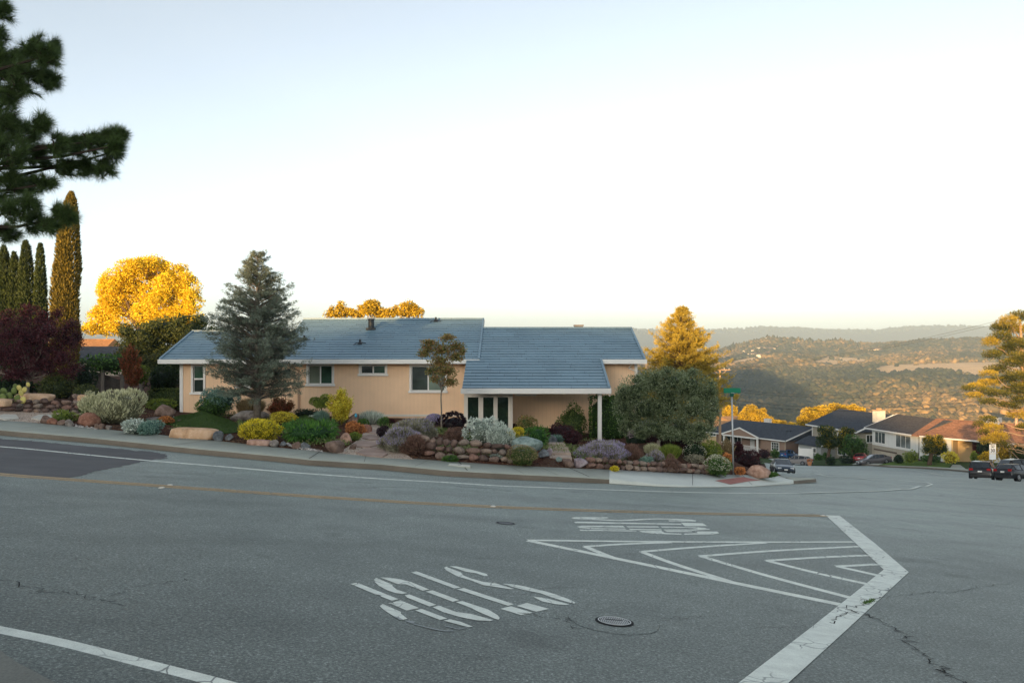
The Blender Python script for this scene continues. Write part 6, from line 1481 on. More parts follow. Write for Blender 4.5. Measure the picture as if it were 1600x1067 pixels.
def car(kind, label, p, heading, paint, cat='car', name='parked_car', plate=True, tilt=True):
    K = CAR[kind]; hw = K['W']/2
    e = empty(name, p, label, cat, 'cars parked around the junction')
    # sit on the slope
    hx, hy = math.cos(heading), math.sin(heading); q = .8
    gx = (float(terr(p[0]+q, p[1])) - float(terr(p[0]-q, p[1])))/(2*q); gy = (float(terr(p[0], p[1]+q)) - float(terr(p[0], p[1]-q)))/(2*q)
    n = Vector((-gx, -gy, 1)).normalized(); f_ = Vector((hx, hy, gx*hx + gy*hy)).normalized(); l_ = n.cross(f_).normalized(); f_ = l_.cross(n)
    from mathutils import Matrix
    e.rotation_euler = Matrix((f_, l_, n)).transposed().to_euler()
    zb = .24; rings = []; mb = MB()
    for x, zt, wf in K['body']:
        w = hw*wf; rings.append([(x,-w*.86,zb),(x,-w*.98,zb+.12),(x,-w,(zb+zt)*.5),(x,-w*.97,zt-.10),(x,-w*.86,zt-.01),(x,-w*.40,zt+.025),(x,w*.40,zt+.025),(x,w*.86,zt-.01),(x,w*.97,zt-.10),(x,w,(zb+zt)*.5),(x,w*.98,zb+.12),(x,w*.86,zb)])
    vs = [v for r in rings for v in r]; k = 12; fs = []
    for i in range(len(rings)-1):
        for j in range(k): fs.append((i*k+j, i*k+(j+1)%k, (i+1)*k+(j+1)%k, (i+1)*k+j))
    fs += [tuple(range(k)), tuple((len(rings)-1)*k + j for j in reversed(range(k)))]
    mb.add(vs, fs); body = mb.build('body', [paint], e, smooth=True, bevel=0)
    wx = (K['L']*.305, -K['L']*.295); 
    # wheel arches as dark liners
    arch = MB()
    for x in wx:
        for s in (-1, 1): arch.lathe([(0,.36),(.02,.36)], 'y', 20, c=(x, s*(hw*.985)-.01, .33))
    arch.build('wheel_arch', [blackp], body)
    C_ = K['cab']; mb = MB(); rings = []
    for i, (x, zt, wf) in enumerate(C_):
        w = hw*wf; zbelt = np.interp(x, [b_[0] for b_ in K['body']], [b_[1] for b_ in K['body']]) - .03; zt2 = max(zt, zbelt + .02)
        wb = hw*.93*(.9 if i in (0, len(C_)-1) else 1)
        rings.append([(x,-wb,zbelt),(x,-w,zt2-.04),(x,-w*.8,zt2),(x,w*.8,zt2),(x,w,zt2-.04),(x,wb,zbelt)])
    vs = [v for r in rings for v in r]; fs = []; mi = []
    for i in range(len(rings)-1):
        for j in range(5):
            fs.append((i*6+j, i*6+j+1, (i+1)*6+j+1, (i+1)*6+j)); endp = i in (0, len(rings)-2); mi.append(1 if j in (0, 4) or endp else 0)
    b0 = len(mb.v); mb.v += vs; mb.f += fs; mb.m += mi
    cab = mb.build('cabin', [paint, cglass], e, smooth=False)
    pm_ = MB()
    for s in (1, 5):   # roof rails / pillars
        pass
    for side in (0, 5):
        top = 1 if side == 0 else 4; pm_ = MB()
        for i in (1, 2, 3): pm_.bar(rings[i][side], rings[i][top], .07, .07)
        pm_.bar(rings[0][side], rings[1][top], .06); pm_.bar(rings[-1][side], rings[-2][top], .06)
        for i in (1, 2): pm_.bar(rings[i][top], rings[i+1][top], .05)
        pm_.build('side_pillars', [paint], cab)
    for x in wx:
        for s in (-1, 1):
            y = s*(hw-.10); w_ = MB().lathe([(-.10,.20),(-.11,.31),(-.08,.335),(.08,.335),(.11,.31),(.10,.20)], 'y', 20, c=(x, y, .335)).build('wheel', [tyre], e)
            rm = MB(); rm.lathe([(-.02*s,.215),(.10*s,.21),(.112*s,.19),(.06*s,.17),(.06*s,.01)], 'y', 20, c=(x, y, .335))
            for q_ in range(5):
                a = q_*1.2566; rm.bar((x, y+.09*s, .335), (x+math.cos(a)*.19, y+.10*s, .335+math.sin(a)*.19), .03, .045)
            rm.build('rim', [rim_m], w_)
    xf = K['body'][-1][0]; xr = K['body'][0][0]; zf = K['body'][-2][1]; zr = K['body'][1][1]
    for s in (-1, 1):
        MB().box(xf-.26, s*hw*.60-.17, zf-.16, xf-.02, s*hw*.60+.17, zf-.03).build('headlight', [clear_lens], e, bevel=.02)
        MB().box(xr-.015, s*hw*.70-.15, zr-.22, xr+.14, s*hw*.70+.15, zr-.04).build('taillight', [red_lens], e, bevel=.015)
        MB().box(.72, s*(hw+.03)-.08, 1.0, .86, s*(hw+.03)+.08, 1.12).build('mirror', [paint], e, bevel=.02)
    MB().box(xf-.12, -hw*.42, .40, xf+.015, hw*.42, zf-.18).build('grille', [blackp], e, bevel=.01)
    MB().box(xf-.10, -hw*.72, .26, xf+.03, hw*.72, .36).build('front_bumper', [blackp], e, bevel=.02); MB().box(xr-.04, -hw*.78, .28, xr+.10, hw*.78, .50).build('rear_bumper', [blackp], e, bevel=.02)
    MB().box(xr-.03, -.16, .72, xr+.02, .16, .84).build('number_plate', [plate_m], e)
    MB().box(xf-.0, -.16, .42, xf+.035, .16, .53).build('number_plate', [plate_m], e)
    return e
def at(u, v, d, dz=0):
    p = W(u, v, d); p[2] = float(terr(p[0], p[1])) + dz; return p
dr = math.radians
car('sedan', 'dark blue sedan facing the camera, parked behind the pink boulder', at(1222,740,77,.02), dr(-100), car_paint('navy_paint', (.02,.035,.055)))
car('hatch', 'grey hatchback seen from behind, parked past the dark blue sedan', at(1246,727,122,.02), dr(133), car_paint('grey_paint', (.22,.20,.19)))
car('suv', 'bright blue SUV in the driveway of the brown house', at(1233,717,146,.02), dr(40), car_paint('blue_paint', (.01,.075,.22)), 'suv')
car('sedan', 'dark car nose to nose with the blue SUV by the white gate', at(1252,716,150,.02), dr(60), car_paint('black_blue_paint', (.015,.02,.03)))
car('sedan', 'red car half hidden behind the dark grey sedan in the driveway', at(1346,722,122,.02), dr(60), car_paint('red_paint', (.30,.02,.025)))
car('sedan', 'low dark grey sedan parked sideways before the garage door', at(1366,726,114,.02), dr(188), car_paint('dark_grey_paint', (.09,.085,.09)))
car('suv', 'black SUV seen from behind, in front of the speed limit sign', at(1538,751,71,.02), dr(52), car_paint('black_paint', (.008,.008,.010)), 'suv')
car('hatch', 'black hatchback at the right edge beside the black SUV', at(1590,752,69,.02), dr(28), car_paint('black_paint_b', (.010,.010,.012)))
car('suv', 'dark van like car behind the two black cars at the right edge', at(1600,745,80,.02), dr(8), car_paint('dark_van_paint', (.02,.014,.013)), 'suv')

# ------------------------------------------------------------------ houses down the side street
def shingle(name, c, var=.12):
    m, t = newmat(name, .9, .15); P = t.coord(); s = t.new('ShaderNodeSeparateXYZ'); t.l.new(P, s.inputs[0])
    n = t.noise(P, 2.5, 6, .7); f_ = t.vor(t.scale(P, (3, 3, 12)), 1.3, 'Color'); ss = t.new('ShaderNodeSeparateColor'); t.l.new(f_, ss.inputs[0])
    a = t.ramp(n, [(.3, tuple(x*(1-var) for x in c)), (.7, tuple(x*(1+var) for x in c))]); setc(t, t.mix(1.0, a, t.ramp(ss.outputs[0], [(0, .75), (1, 1.25)]), 'MULTIPLY')); return m
dark_sh = shingle('dark_shingle', (.055,.062,.075)); grey_sh = shingle('grey_shingle', (.085,.078,.075)); red_sh = shingle('brown_shingle', (.30,.15,.09), .25); tan_sh = shingle('tan_shingle', (.42,.24,.12))
brown_w = stucco('brown_stucco', (.30,.205,.155)); white_w = stucco('white_siding', (.74,.74,.71), .03); beige_w = stucco('beige_wall', (.40,.36,.29)); greyw = stucco('grey_wall', (.36,.37,.36)); gold_w = stucco('cream_wall', (.60,.44,.24))
def gable_roof(x0, x1, y0, y1, ze, rise, mats, parent, th=.16, name='roof', hip0=0.0, hip1=0.0):
    ym = (y0+y1)/2; vs = []
    for x, xr in ((x0, x0+hip0), (x1, x1-hip1)):
        vs += [(x,y0,ze),(xr,ym,ze+rise),(x,y1,ze),(x,y0,ze-th),(x,y1,ze-th)]
    o = MB().add(vs, [(0,5,6,1),(1,6,7,2),(0,1,2,4,3),(5,8,9,7,6),(0,3,8,5),(2,7,9,4),(3,4,9,8)]).build(name, mats, parent); return o
def rake(x, y0, y1, ze, rise, parent, mat=None, w=.22):
    ym = (y0+y1)/2; MB().bar((x,y0,ze-.04),(x,ym,ze+rise-.04),.07,w).bar((x,ym,ze+rise-.04),(x,y1,ze-.04),.07,w).build('rake_board', [mat or white_trim], parent)
def win(x0, x1, z0, z1, y, parent, s=1, axis='x', cols=2, rows=1, gl=None, fr=None):
    """window on the plane y (axis x) or on the plane x=y (axis y); s = outward sign"""
    def P(a, o, z): return (a, y + s*o, z) if axis == 'x' else (y + s*o, a, z)
    def bx(mb, a0, a1, o0, o1, c0, c1):
        p, q = P(a0, o0, c0), P(a1, o1, c1); mb.box(min(p[0],q[0]), min(p[1],q[1]), c0, max(p[0],q[0]), max(p[1],q[1]), c1)
    m = MB(); t = .12; bx(m, x0-t, x1+t, .003, .05, z1, z1+t); bx(m, x0-t, x1+t, .003, .06, z0-t, z0); bx(m, x0-t, x0, .003, .049, z0, z1); bx(m, x1, x1+t, .003, .049, z0, z1)
    for k in range(1, cols): a = x0 + (x1-x0)*k/cols; bx(m, a-.03, a+.03, .003, .045, z0, z1)
    for k in range(1, rows): c = z0 + (z1-z0)*k/rows; bx(m, x0, x1, .003, .04, c-.02, c+.02)
    w = m.build('window', [fr or white_trim], parent); g = MB(); bx(g, x0, x1, .003, .02, z0, z1); g.build('pane', [gl or dark_glass], w)
# brown house
C0 = W(1227, 712, 145); C0[2] = EYE - (688-V0)/F*145 - 2.75
h = empty('brown_house', C0, 'brown ranch house with dark roof and white railed porch down the side street', 'house', rz=math.atan2(.81, -.587))
ze = 2.75
MB().add([(0,0,-2),(5.4,0,-2),(5.4,0,ze),(0,0,ze), (5.4,-2,-2),(5.4,-2,ze),(17.5,-2,-2),(17.5,-2,ze),(0,-17,-2),(0,-17,ze),(0,-8.5,ze+1.72),(17.5,-17,-2),(17.5,-17,ze),(17.5,-8.5,ze+1.72)],
         [(0,1,2,3),(1,4,5,2),(4,6,7,5),(0,3,10,9,8),(6,11,12,13,7),(8,9,12,11)]).build('wall', [brown_w], h)
rf = gable_roof(-.55, 18.2, .65, -17.65, ze+.05, 1.9, [dark_sh], h); rake(-.60, .65, -17.65, ze+.02, 1.9, h)
MB().box(-.5,.65,ze-.16,5.2,.75,ze+.03).box(13.6,.65,ze-.16,18.1,.75,ze+.03).build('gutter', [white_trim], h)
# porch gable
m = MB(); m.add([(5.1,1.0,ze+.03),(9.4,1.0,ze+1.5),(13.7,1.0,ze+.03),(5.1,-1.4,ze+.03),(9.4,-7.0,ze+1.5),(13.7,-1.4,ze+.03)], [(0,3,4,1),(1,4,5,2)]); m.build('porch_roof', [dark_sh], h)
MB().add([(5.3,.9,ze),(13.5,.9,ze),(9.4,.9,ze+1.4)], [(0,1,2)]).build('porch_gable', [brown_w], h)
MB().bar((5.0,1.02,ze),(9.4,1.02,ze+1.52),.07,.24).bar((9.4,1.02,ze+1.52),(13.8,1.02,ze),.07,.24).box(5.2,.78,ze-.28,13.6,.98,ze-.02).build('porch_trim', [white_trim], h)
for x in (5.5, 13.3): MB().box(x-.14,.6,-.2,x+.14,.88,ze-.26).build('porch_column', [white_trim], h)
m = MB(); m.box(5.6,.68,.98,13.3,.76,1.05); m.box(5.6,.69,.2,13.3,.75,.26)
for k in range(38): m.box(5.7+k*.2,.70,.26,5.76+k*.2,.74,.98)
m.bar((5.5,.72,1.0),(4.1,.72,.1),.08,.08); m.bar((5.5,.72,.3),(4.1,.72,-.6),.05,.05); m.build('railing', [white_trim], h)
MB().box(5.4,-2,-.6,13.5,.9,.12).build('porch_floor', [plain('porch_base', (.25,.22,.20), .9)], h)
win(1.4, 2.9, .75, 2.15, 0, h, 1, 'x', 4, 3); win(11.4, 13.0, .9, 2.2, -2, h, 1, 'x', 2, 1); win(14.0, 16.4, .8, 2.2, -2, h, 1, 'x', 2, 1)
MB().box(8.2,-1.98,.12,9.2,-1.93,2.2).build('door', [plain('white_door', (.6,.6,.58), .6)], h)
MB().box(-.04,-.1,-1.0,.1,.05,ze).build('corner_board', [plain('tan_trim', (.45,.35,.25), .7)], h)
for x, y in ((4,-6.5),(9,-8),(2.5,-4.5)): MB().cyl((x,y,ze+.6+ (8.5-abs(-8.5-y))*.0), .12, 1.2, 8).build('roof_vent', [metal], h) if (x, y) == (9,-8) else MB().box(x-.4,y-.3,ze+1.05,x+.4,y+.3,ze+1.30).build('roof_vent', [dark_sh], h)
MB().box(12.0,-12.5,ze+.5,13.2,-11.6,ze+2.3).build('chimney', [plain('white_brick', (.7,.66,.58), .9)], h)
# white gate beside it
g0 = at(1259, 712, 140); e = empty('white_gate', g0, 'white board gate between the brown house and the grey garage', 'gate', rz=dr(150)); hh = .0
MB().box(-1.1,-.03,.1,1.1,.03,2.0).build('boards', [white_trim], e)
for x in (-1.15, 1.15): MB().box(x-.08,-.08,-.3,x+.08,.08,2.15).build('gate_post', [white_trim], e)
# small grey garage
g0 = at(1283, 712, 139); e = empty('grey_garage', g0, 'small grey garage with a dark low roof right of the white gate', 'garage', rz=math.atan2(.9,-.43)); 
MB().box(0,-6,-1.5,5.2,0,2.35).build('wall', [greyw], e); gable_roof(-.4, 5.7, .5, -6.5, 2.4, 1.1, [dark_sh], e); rake(-.42, .5, -6.5, 2.4, 1.1, e); win(1.2, 2.0, 1.1, 1.8, 0, e)
# tall dark roofed house
C2 = W(1340, 716, 135); C2[2] = EYE - (674-V0)/F*135 - 4.3
h = empty('dark_roof_house', C2, 'two storey house with a big dark blue roof and a white chimney', 'house', rz=math.atan2(.964, -.266)); ze = 4.3
MB().add([(0,0,-2),(12,0,-2),(12,0,ze),(0,0,ze),(0,-13,-2),(0,-13,ze),(0,-6.5,ze+2.35),(12,-13,-2),(12,-13,ze),(12,-6.5,ze+2.35)], [(0,1,2,3),(0,3,6,5,4),(1,7,8,9,2),(4,5,8,7)]).build('wall', [beige_w], h)
gable_roof(-.8, 13.0, .8, -13.8, ze+.05, 2.65, [dark_sh], h); rake(-.84, .8, -13.8, ze+.02, 2.65, h, w=.26); MB().box(-.8,.8,ze-.2,13,.92,ze+.02).build('gutter', [white_trim], h)
win(-1.8-1.2, -1.8, 2.4, 3.6, 0, h, -1, 'y', 2, 1); win(3, 5, 2.2, 3.5, 0, h, 1); win(7, 9, 2.2, 3.5, 0, h, 1); win(3, 5, -.2, 1.1, 0, h, 1)
MB().box(-.75,-4.6,-1,.05,-3.4,ze+1.2).box(-.95,-4.8,ze+1.0,.25,-3.2,ze+3.5).build('chimney', [plain('white_chimney', (.66,.62,.54), .85)], h); ch = h.children[-1]
MB().box(-1.05,-4.9,ze+3.5,.35,-3.1,ze+3.62).box(-.6,-4.3,ze+3.62,-.1,-3.7,ze+3.9).build('chimney_cap', [plain('cap_orange', (.5,.30,.16), .8)], ch)
MB().box(12.0,.02,-2,12.15,.12,ze).build('corner_board', [white_trim], h)
# white house: left wing and right wing
C3 = W(1360, 719, 122); ztop = EYE - (669-V0)/F*122; 
h = empty('white_house', (C3[0], C3[1], ztop - 4.95), 'long white house with garage below and a roof turning from grey to sunlit brown', 'house'); HB = np.array(h.location)
_MB = MB
def wing(px_, py_, ang, f):
    ca, sa = math.cos(ang), math.sin(ang)
    class TM(_MB):
        def build(self, nm, mats, parent=None, **k):
            self.v = [(px_-HB[0] + x*ca - y*sa, py_-HB[1] + x*sa + y*ca, z) for x, y, z in self.v]; return _MB.build(self, nm, mats, parent, **k)
    globals()['MB'] = TM
    try: f()
    finally: globals()['MB'] = _MB
zE = 4.95; zBelt = 2.48
def left_wing():
    MB().add([(.4,.5,zBelt),(9.9,.5,zBelt),(9.9,.5,zE),(.4,.5,zE),(.4,11,zBelt),(.4,11,zE),(.4,5.75,zE+1.65)], [(0,1,2,3),(0,4,5,6,3)]).build('upper_wall', [white_w], h)
    MB().add([(.4,.45,-1.5),(9.9,.45,-1.5),(9.9,.45,zBelt),(.4,.45,zBelt),(.4,11,-1.5),(.4,11,zBelt)], [(0,1,2,3),(0,4,5,3)]).build('lower_wall', [beige_w], h)
    gable_roof(-.5, 10.3, -.15, 11.7, zE+.06, 1.9, [grey_sh], h); rake(-.54, -.15, 11.7, zE+.03, 1.9, h); MB().box(-.5,-.27,zE-.14,10.2,-.15,zE+.04).build('gutter', [white_trim], h)
    win(1.1, 3.2, zBelt+.45, zE-.45, .5, h, -1, 'x', 3, 1, glass_mat('grey_pane', (.10,.12,.12))); win(5.5, 8.4, zBelt+.35, zE-.40, .5, h, -1, 'x', 3, 1, glass_mat('curtain_pane', (.16,.18,.18), .2))
    MB().box(1.1,.38,-.2,5.6,.45,1.75).build('garage_door', [plain('garage_beige', (.46,.41,.33), .7)], h); MB().box(1.0,.30,1.75,5.7,.45,1.95).build('door_hood', [plain('hood_brown', (.12,.09,.07), .8)], h)
wing(W(1360,0,122)[0]-.3, 122.3, math.atan2(-.967,.255), left_wing)
def right_wing():
    MB().add([(0,.6,1.0),(4.4,.6,1.0),(4.4,.6,zE),(0,.6,zE),(4.4,2.4,1.0),(4.4,2.4,zE),(11,2.4,1.0),(11,2.4,zE),(11,.8,1),(11,.8,zE),(24,.8,1),(24,.8,zE)], [(0,1,2,3),(1,4,5,2),(4,6,7,5),(8,6,7,9),(8,10,11,9)]).build('entry_wall', [gold_w], h)
    gable_roof(-.8, 25, -.2, 12.5, zE+.07, 2.0, [red_sh], h, name='brown_roof', hip0=1.0); MB().box(.3,-.32,zE-.14,25,-.2,zE+.05).build('gutter', [white_trim], h)
    MB().box(8.2,-.05-.0,1.3,11.6,.02,zE-.2).build('white_panel', [plain('white_panel', (.70,.69,.66), .7)], h)
    MB().box(0,.52,1,4.2,.6,zE-.1).build('white_siding_panel', [white_w], h)
    win(6.3, 7.8, 2.0, zE-.3, 2.4, h, -1, 'x', 1, 4, glass_mat('red_pane', (.08,.015,.012), .2), plain('brick_trim', (.30,.14,.08), .8)); win(1.2, 2.4, 3.6, 4.6, .5, h, -1)
    MB().box(-1,0,.2,9,.55,1.6).build('stone_skirt', [fieldstone], h)
    MB().box(6.5,5.4,zE+1.0,8.6,6.5,zE+2.75).build('chimney', [plain('white_chimney_b', (.68,.66,.60), .85)], h); MB().box(6.9,5.6,zE+2.75,8.2,6.3,zE+2.95).build('chimney_cap', [vent_mat], h); MB().cyl((10.6,5.6,zE+1.0), .17, 2.1, 10).build('flue', [plain('flue_brown', (.42,.28,.20), .7)], h)
wing(W(1433,0,112.7)[0]-.1, 112.3, math.atan2(-.745,.667), right_wing)
# more houses behind
def small_house(label, u, v, d, w, dp, hgt, rise, ang, wallm, roofm, cat='house'):
    p = W(u, v, d); e = empty('house', p, label, cat, rz=ang); MB().box(-w/2,-dp/2,-6,w/2,dp/2,hgt).build('wall', [wallm], e)
    MB().add([(-w/2,-dp/2,hgt),(-w/2,dp/2,hgt),(-w/2,0,hgt+rise),(w/2,-dp/2,hgt),(w/2,dp/2,hgt),(w/2,0,hgt+rise)], [(0,1,2),(3,5,4)]).build('gable', [wallm], e)
    gable_roof(-w/2-.5, w/2+.5, -dp/2-.5, dp/2+.5, hgt+.05, rise+.1, [roofm], e); win(-w/4-.6, -w/4+.6, hgt-1.7, hgt-.6, -dp/2, e, -1); return e
small_house('cream house glowing in the sun behind the brown house', 1150, 664, 205, 8, 9, 1.6, .6, .2, plain('sun_cream', (.62,.50,.30), .8), tan_sh)
small_house('low house with an orange tiled roof left of the street sign', 1131, 668, 190, 9, 9, .2, 1.3, -.3, gold_w, tan_sh)
small_house('house with a tan roof at the right edge behind the pine', 1640, 712, 118, 20, 11, 2.9, 2.2, .75, gold_w, tan_sh)
small_house('neighbour house with dark roof and white eave left of the corner house', 158, 582, 64, 9, 7, 1.05, .9, .05, plain('pale_house_wall', (.5,.44,.36), .8), dark_sh)
small_house('neighbour house with an orange lit tile roof behind the cypress', 118, 572, 95, 8, 8, 1.4, 1.7, .1, gold_w, shingle('orange_tile', (.50,.24,.10)))

# ------------------------------------------------------------------ trees and shrubs on the right
def oak(label, lst, d, leaf='gold_oak', dens=34, L=.30, Wd=.2, **k): k.setdefault('vary', .2); return blob_tree('oak_tree' if leaf == 'gold_oak' else 'yard_tree', label, 'tree', W(lst[0][0], 690 if d > 150 else 726, d), px_blobs(lst, d, .9), leaf, dens, L*.8, Wd*.8, .3, bark_b, lump=.32, core=.62, sub=4, **k)
gr_ = 'golden oaks behind the side street houses'
oak('golden oak peeking out left of the street sign pole', [(1140,644,12,12),(1150,655,9,8),(1133,658,10,8)], 215, group=gr_)
oak('round golden oak above the left end of the brown house roof', [(1172,640,10,8),(1163,650,9,8),(1184,649,13,10),(1175,653,12,8)], 200, group=gr_)
oak('low golden oak behind the middle of the brown house ridge', [(1200,657,9,6),(1214,661,9,5),(1196,652,6,5)], 200, group=gr_)
oak('low golden bush line left of the small white chimney', [(1222,662,8,5),(1238,665,8,5)], 195, group=gr_)
oak('bright golden oak between the brown and the dark roofs', [(1262,648,11,10),(1254,658,9,8),(1272,655,13,11),(1264,664,12,8),(1282,662,10,8)], 185, group=gr_)
oak('golden oak rising over the left slope of the dark roof', [(1286,643,12,9),(1298,650,11,8),(1276,641,7,6)], 190, group=gr_)
oak('golden oak tops above the peak of the dark roof', [(1305,637,11,7),(1318,641,9,7),(1330,638,11,6),(1345,642,8,5)], 195, group=gr_)
oak('dark green yard tree with a golden flank in front of the dark roofed house', [(1292,676,14,12),(1286,690,10,10),(1305,690,13,12),(1322,678,12,10),(1318,692,12,11)], 124, 'yard', 55, .22, .14, vary=.35)
oak('darker yard tree beside it with a crooked trunk', [(1330,690,13,11),(1344,697,12,12),(1336,706,13,10),(1322,703,9,8),(1350,708,7,7)], 123, 'green', 60, .20, .13)
oak('small round tree in front of the white house', [(1452,692,11,10),(1466,690,11,11),(1460,700,14,10),(1448,702,8,7),(1474,700,7,8)], 104, 'yard', 90, .16, .11, vary=.4)
yg = 'bushes in the yards of the side street'
for nm, lb, b_, lf, d in (('bush','dark bush under the window of the brown house',(1204,702,1218,715),'green',141),('bush','low dark bushes at the porch of the brown house',(1186,702,1203,716),'maroon',140),('bush','clipped round bush left of the yard tree',(1273,710,1285,719),'green',128),('bush','clipped round bush just left of the yard tree trunk',(1286,707,1298,718),'green',126),
    ('bush','dark bush at the foot of the yard trees',(1292,714,1306,726),'dark',119),('bush','low bush right of the yard tree trunk',(1310,713,1336,724),'dark',121),('bush','small dark bush beside the garage door',(1397,711,1410,723),'dark',110),('bush','light green bush on the lawn of the white house',(1411,704,1434,723),'lime',107),
    ('bush','low green bushes under the small round tree',(1440,711,1470,722),'green',106),('bush','golden bush by the entry of the white house',(1472,706,1498,723),'gold',101),('bush','dark bush right of the white panel',(1526,688,1552,712),'dark',96),('bush','golden bush left of the speed limit sign',(1531,706,1554,723),'gold_oak',90),
    ('bush','sunlit leafy bush right of the speed limit sign',(1556,690,1582,722),'gold_oak',92),('bush','dark green bush at the right edge above the cars',(1580,692,1606,722),'shade',90),('bush','pale bush by the white panel steps',(1518,706,1530,724),'lime',93)):
    S(nm, lb, 'bush', b_, lf, 'mound', d=d, L=.16, Wd=.10, lump=.3, group=yg)
p = at(1265, 724, 118); e = empty('plant_pot', p, 'orange terracotta pot on the lawn edge behind the grey hatchback', 'plant pot'); MB().lathe([(0,.22),(.5,.32),(.52,.35),(.6,.35)], 'z', 14).build('pot', [plain('terracotta', (.55,.25,.12), .8)], e); tb = TB(); P, N, t = ell_pts((0,0,.75), (.3,.3,.25), 300, 5); tb.leaves(P, N, .12, .06); tb.build('foliage', [LM['orange']], e)
# kerb and pavement in front of the white house, and its path
kf = [W(u, v, d) for u, v, d in ((1345,727.5,114),(1395,729.5,106),(1440,732,101),(1480,735,96),(1515,739,90),(1560,742,85),(1600,744,81),(1700,748,77))]
kf = densify(np.array(kf), 4); kf[:, 2] = terr(kf[:, 0], kf[:, 1]); dd_ = np.gradient(kf[:, :2], axis=0); dd_ /= np.linalg.norm(dd_, axis=1)[:, None]; nn_ = np.c_[-dd_[:, 1], dd_[:, 0], 0*dd_[:, 0]]
a0 = kf + UP*.02; a1 = kf + UP*.20 + nn_*.02; a2 = kf + nn_*1.5; a2[:, 2] = terr(a2[:, 0], a2[:, 1]) + .21
strip('yard_pavement', [a0, a1, a2], [kerb_side, concrete], [0, 1], label='far kerb and pavement before the white house')
def quad_on(name, pix, mat, label, lift):
    pts = [W(*q) for q in pix]; return cdt_sheet(name, [p[:2] for p in pts], terr, 1.0, [mat], lift=lift, label=label)
quad_on('garden_path', [(1488,724,104),(1500,724,103),(1512,737,92.5),(1484,735,97)], concrete, 'concrete path to the white house entry', .16)
quad_on('driveway', [(1225,723,119),(1262,726,120),(1262,718,138),(1225,714,146),(1200,716,140)], pale_concrete, 'concrete driveway of the brown house', .16)
quad_on('driveway', [(1330,727,116.5),(1368,728.2,111),(1400,720,116),(1376,716,124),(1345,718,124)], concrete, 'driveway to the garage of the white house', .16)
bright = plain('bright_turf', (.10,.16,.03), .95, .1, var=.2, scale=4)
quad_on('yard_lawn', [(1372,728,109),(1400,728.6,107),(1440,730.5,102.5),(1482,733.5,98),(1488,724,104.5),(1440,719,112),(1400,720,114)], bright, 'bright green lawn in front of the white house', .24)

# ------------------------------------------------------------------ fence at the left, utility pole and wires
fp = [(132,588,40),(163,594,40.5),(193,603,41),(222,607,41.5),(243,613,42),(270,622,42)]
wood = plain('weathered_wood', (.13,.11,.095), .9, .1, var=.3, scale=6)
p0 = W(*fp[0]); E0 = np.array([p0[0], p0[1], float(terr(p0[0], p0[1]))]); e = empty('wooden_fence', E0, 'weathered board fence with a sloping handrail left of the house', 'fence')
tops = [W(u, v - 0, d) for u, v, d in ((130,572,40),(162,577,40.5),(192,588,41),(222,590,41.5),(243,596,42),(268,607,42))]
for a, b in zip(tops[:-1], tops[1:]):
    n = 9; m = MB()
    for k in range(n):
        q0 = a + (b-a)*(k+.03)/n; q1 = a + (b-a)*(k+.97)/n; zg = float(terr(q0[0], q0[1])) - .1; drop = .25 if a[0] < tops[2][0] else .9
        m.add([(q0[0],q0[1],zg),(q1[0],q1[1],zg),(q1[0],q1[1],q1[2]-drop),(q0[0],q0[1],q0[2]-drop),(q0[0],q0[1]+.03,zg),(q1[0],q1[1]+.03,zg),(q1[0],q1[1]+.03,q1[2]-drop),(q0[0],q0[1]+.03,q0[2]-drop)], [(0,1,2,3),(7,6,5,4),(0,3,7,4),(1,5,6,2),(3,2,6,7)])
    m.v = [put(v, e) for v in m.v]; m.build('board_panel', [wood], e)
m = MB(); 
for a, b in zip(tops[:-1], tops[1:]): m.bar(put(a, e), put(b, e), .07, .09)
m.build('handrail', [plain('pale_rail', (.24,.20,.16), .8)], e)
for q in tops: zg = float(terr(q[0], q[1])); o = MB(); o.box(q[0]-.08,q[1]-.14,zg-.2,q[0]+.08,q[1]-.02,q[2]+.12); o.v = [put(v, e) for v in o.v]; o.build('post', [plain('post_wood', (.22,.19,.16), .85)], e)
pp_ = W(1125, 690, 96); e = empty('utility_pole', pp_, 'wooden utility pole with a crossarm behind the golden conifer', 'utility pole'); Hp = (690-572)/F*96
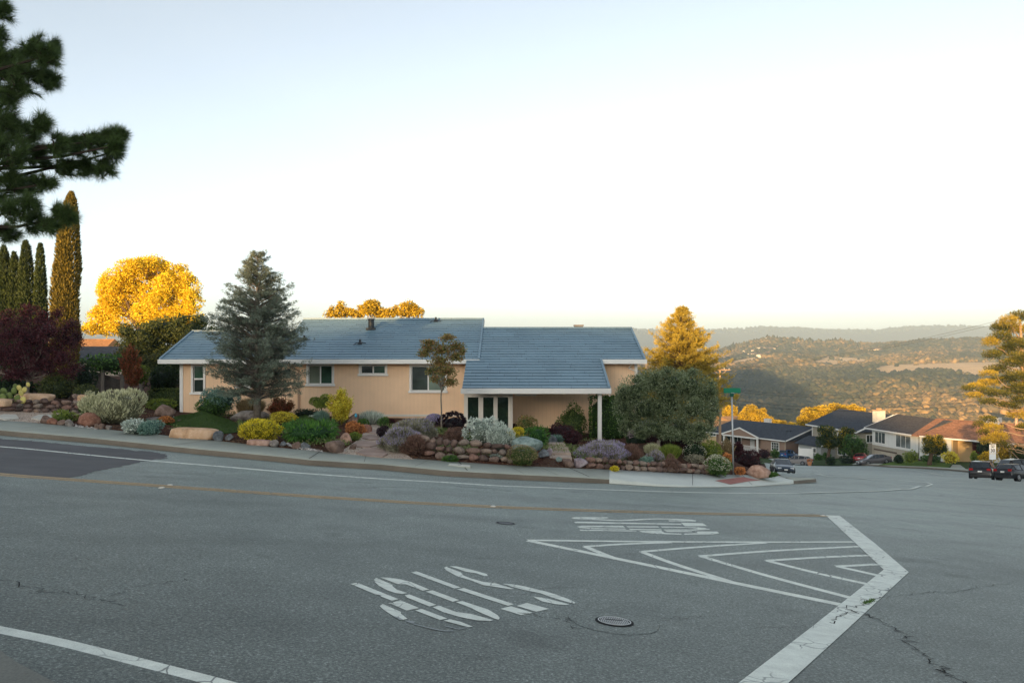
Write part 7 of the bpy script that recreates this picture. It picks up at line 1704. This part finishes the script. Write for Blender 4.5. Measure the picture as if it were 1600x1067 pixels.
pole_m = plain('pole_wood', (.36,.24,.15), .9); MB().tube([(0,0,-1),(0,0,Hp)], [.17,.12], 10).build('pole', [pole_m], e); MB().box(-1.15,-.08,Hp-.52,1.25,.06,Hp-.36).build('crossarm', [pole_m], e)
for s in (-1, 1): MB().bar((s*.75,-.05,Hp-.52),(0,-.1,Hp-1.15),.05).build('brace', [pole_m], e)
for x in (-1.0,-.4,.5,1.1): MB().lathe([(0,.03),(.05,.055),(.10,.05),(.14,.02)], 'z', 10, c=(x,0,Hp-.36)).build('insulator', [white_trim], e)
# second pole just outside the frame on the right
p2 = W(1700, 760, 66); p2[2] = float(terr(p2[0], p2[1])); e2 = empty('utility_pole', p2, 'utility pole outside the right edge that carries the wires', 'utility pole'); H2 = EYE - (440-V0)/F*66 - p2[2]
MB().tube([(0,0,-.3),(0,0,H2)], [.17,.12], 10).build('pole', [pole_m], e2); MB().box(-1.2,-.08,H2-.5,1.2,.06,H2-.35).build('crossarm', [pole_m], e2)
wire_m = plain('wire', (.02,.02,.02), .6)
for k, (a, b, mid, r) in enumerate((((1118,577,96),(1690,466,66),None,.018),((1135,577,96),(1706,466,66),None,.018),((1125,606,96),(1700,594,66),(1380,618),.022),((1125,609,96),(1700,598,66),(1380,622),.022),((1125,622,96),(1700,604,66),(1380,637),.030),((1125,628,96),(1700,612,66),(1380,642),.030))):
    A = W(*a); Bv = W(*b); t = np.linspace(0, 1, 26)[:, None]; pts = A + (Bv-A)*t; tm = .48
    if mid is None: sag = 1.0
    else:
        x = A + (Bv-A)*tm; vm = V0 + (EYE - x[2])/x[1]*F; sag = (mid[1]-vm)/F*x[1]/(4*tm*(1-tm))
    pts[:, 2] -= (4*sag*t*(1-t))[:, 0]; o = MB().tube(pts - A, r*.6, 5).build('power_line', [wire_m], None, loc=A)
    tag(o, ['upper wire rising from the left crossarm tip into the sky','upper wire rising from the right crossarm tip into the sky','thin wire crossing the hills, topmost of the sagging ones','thin wire crossing the hills, second of the sagging ones','thick cable crossing the hills, third of the sagging ones','thick cable crossing the hills, lowest of the sagging ones'][k], 'power line', 'overhead wires')
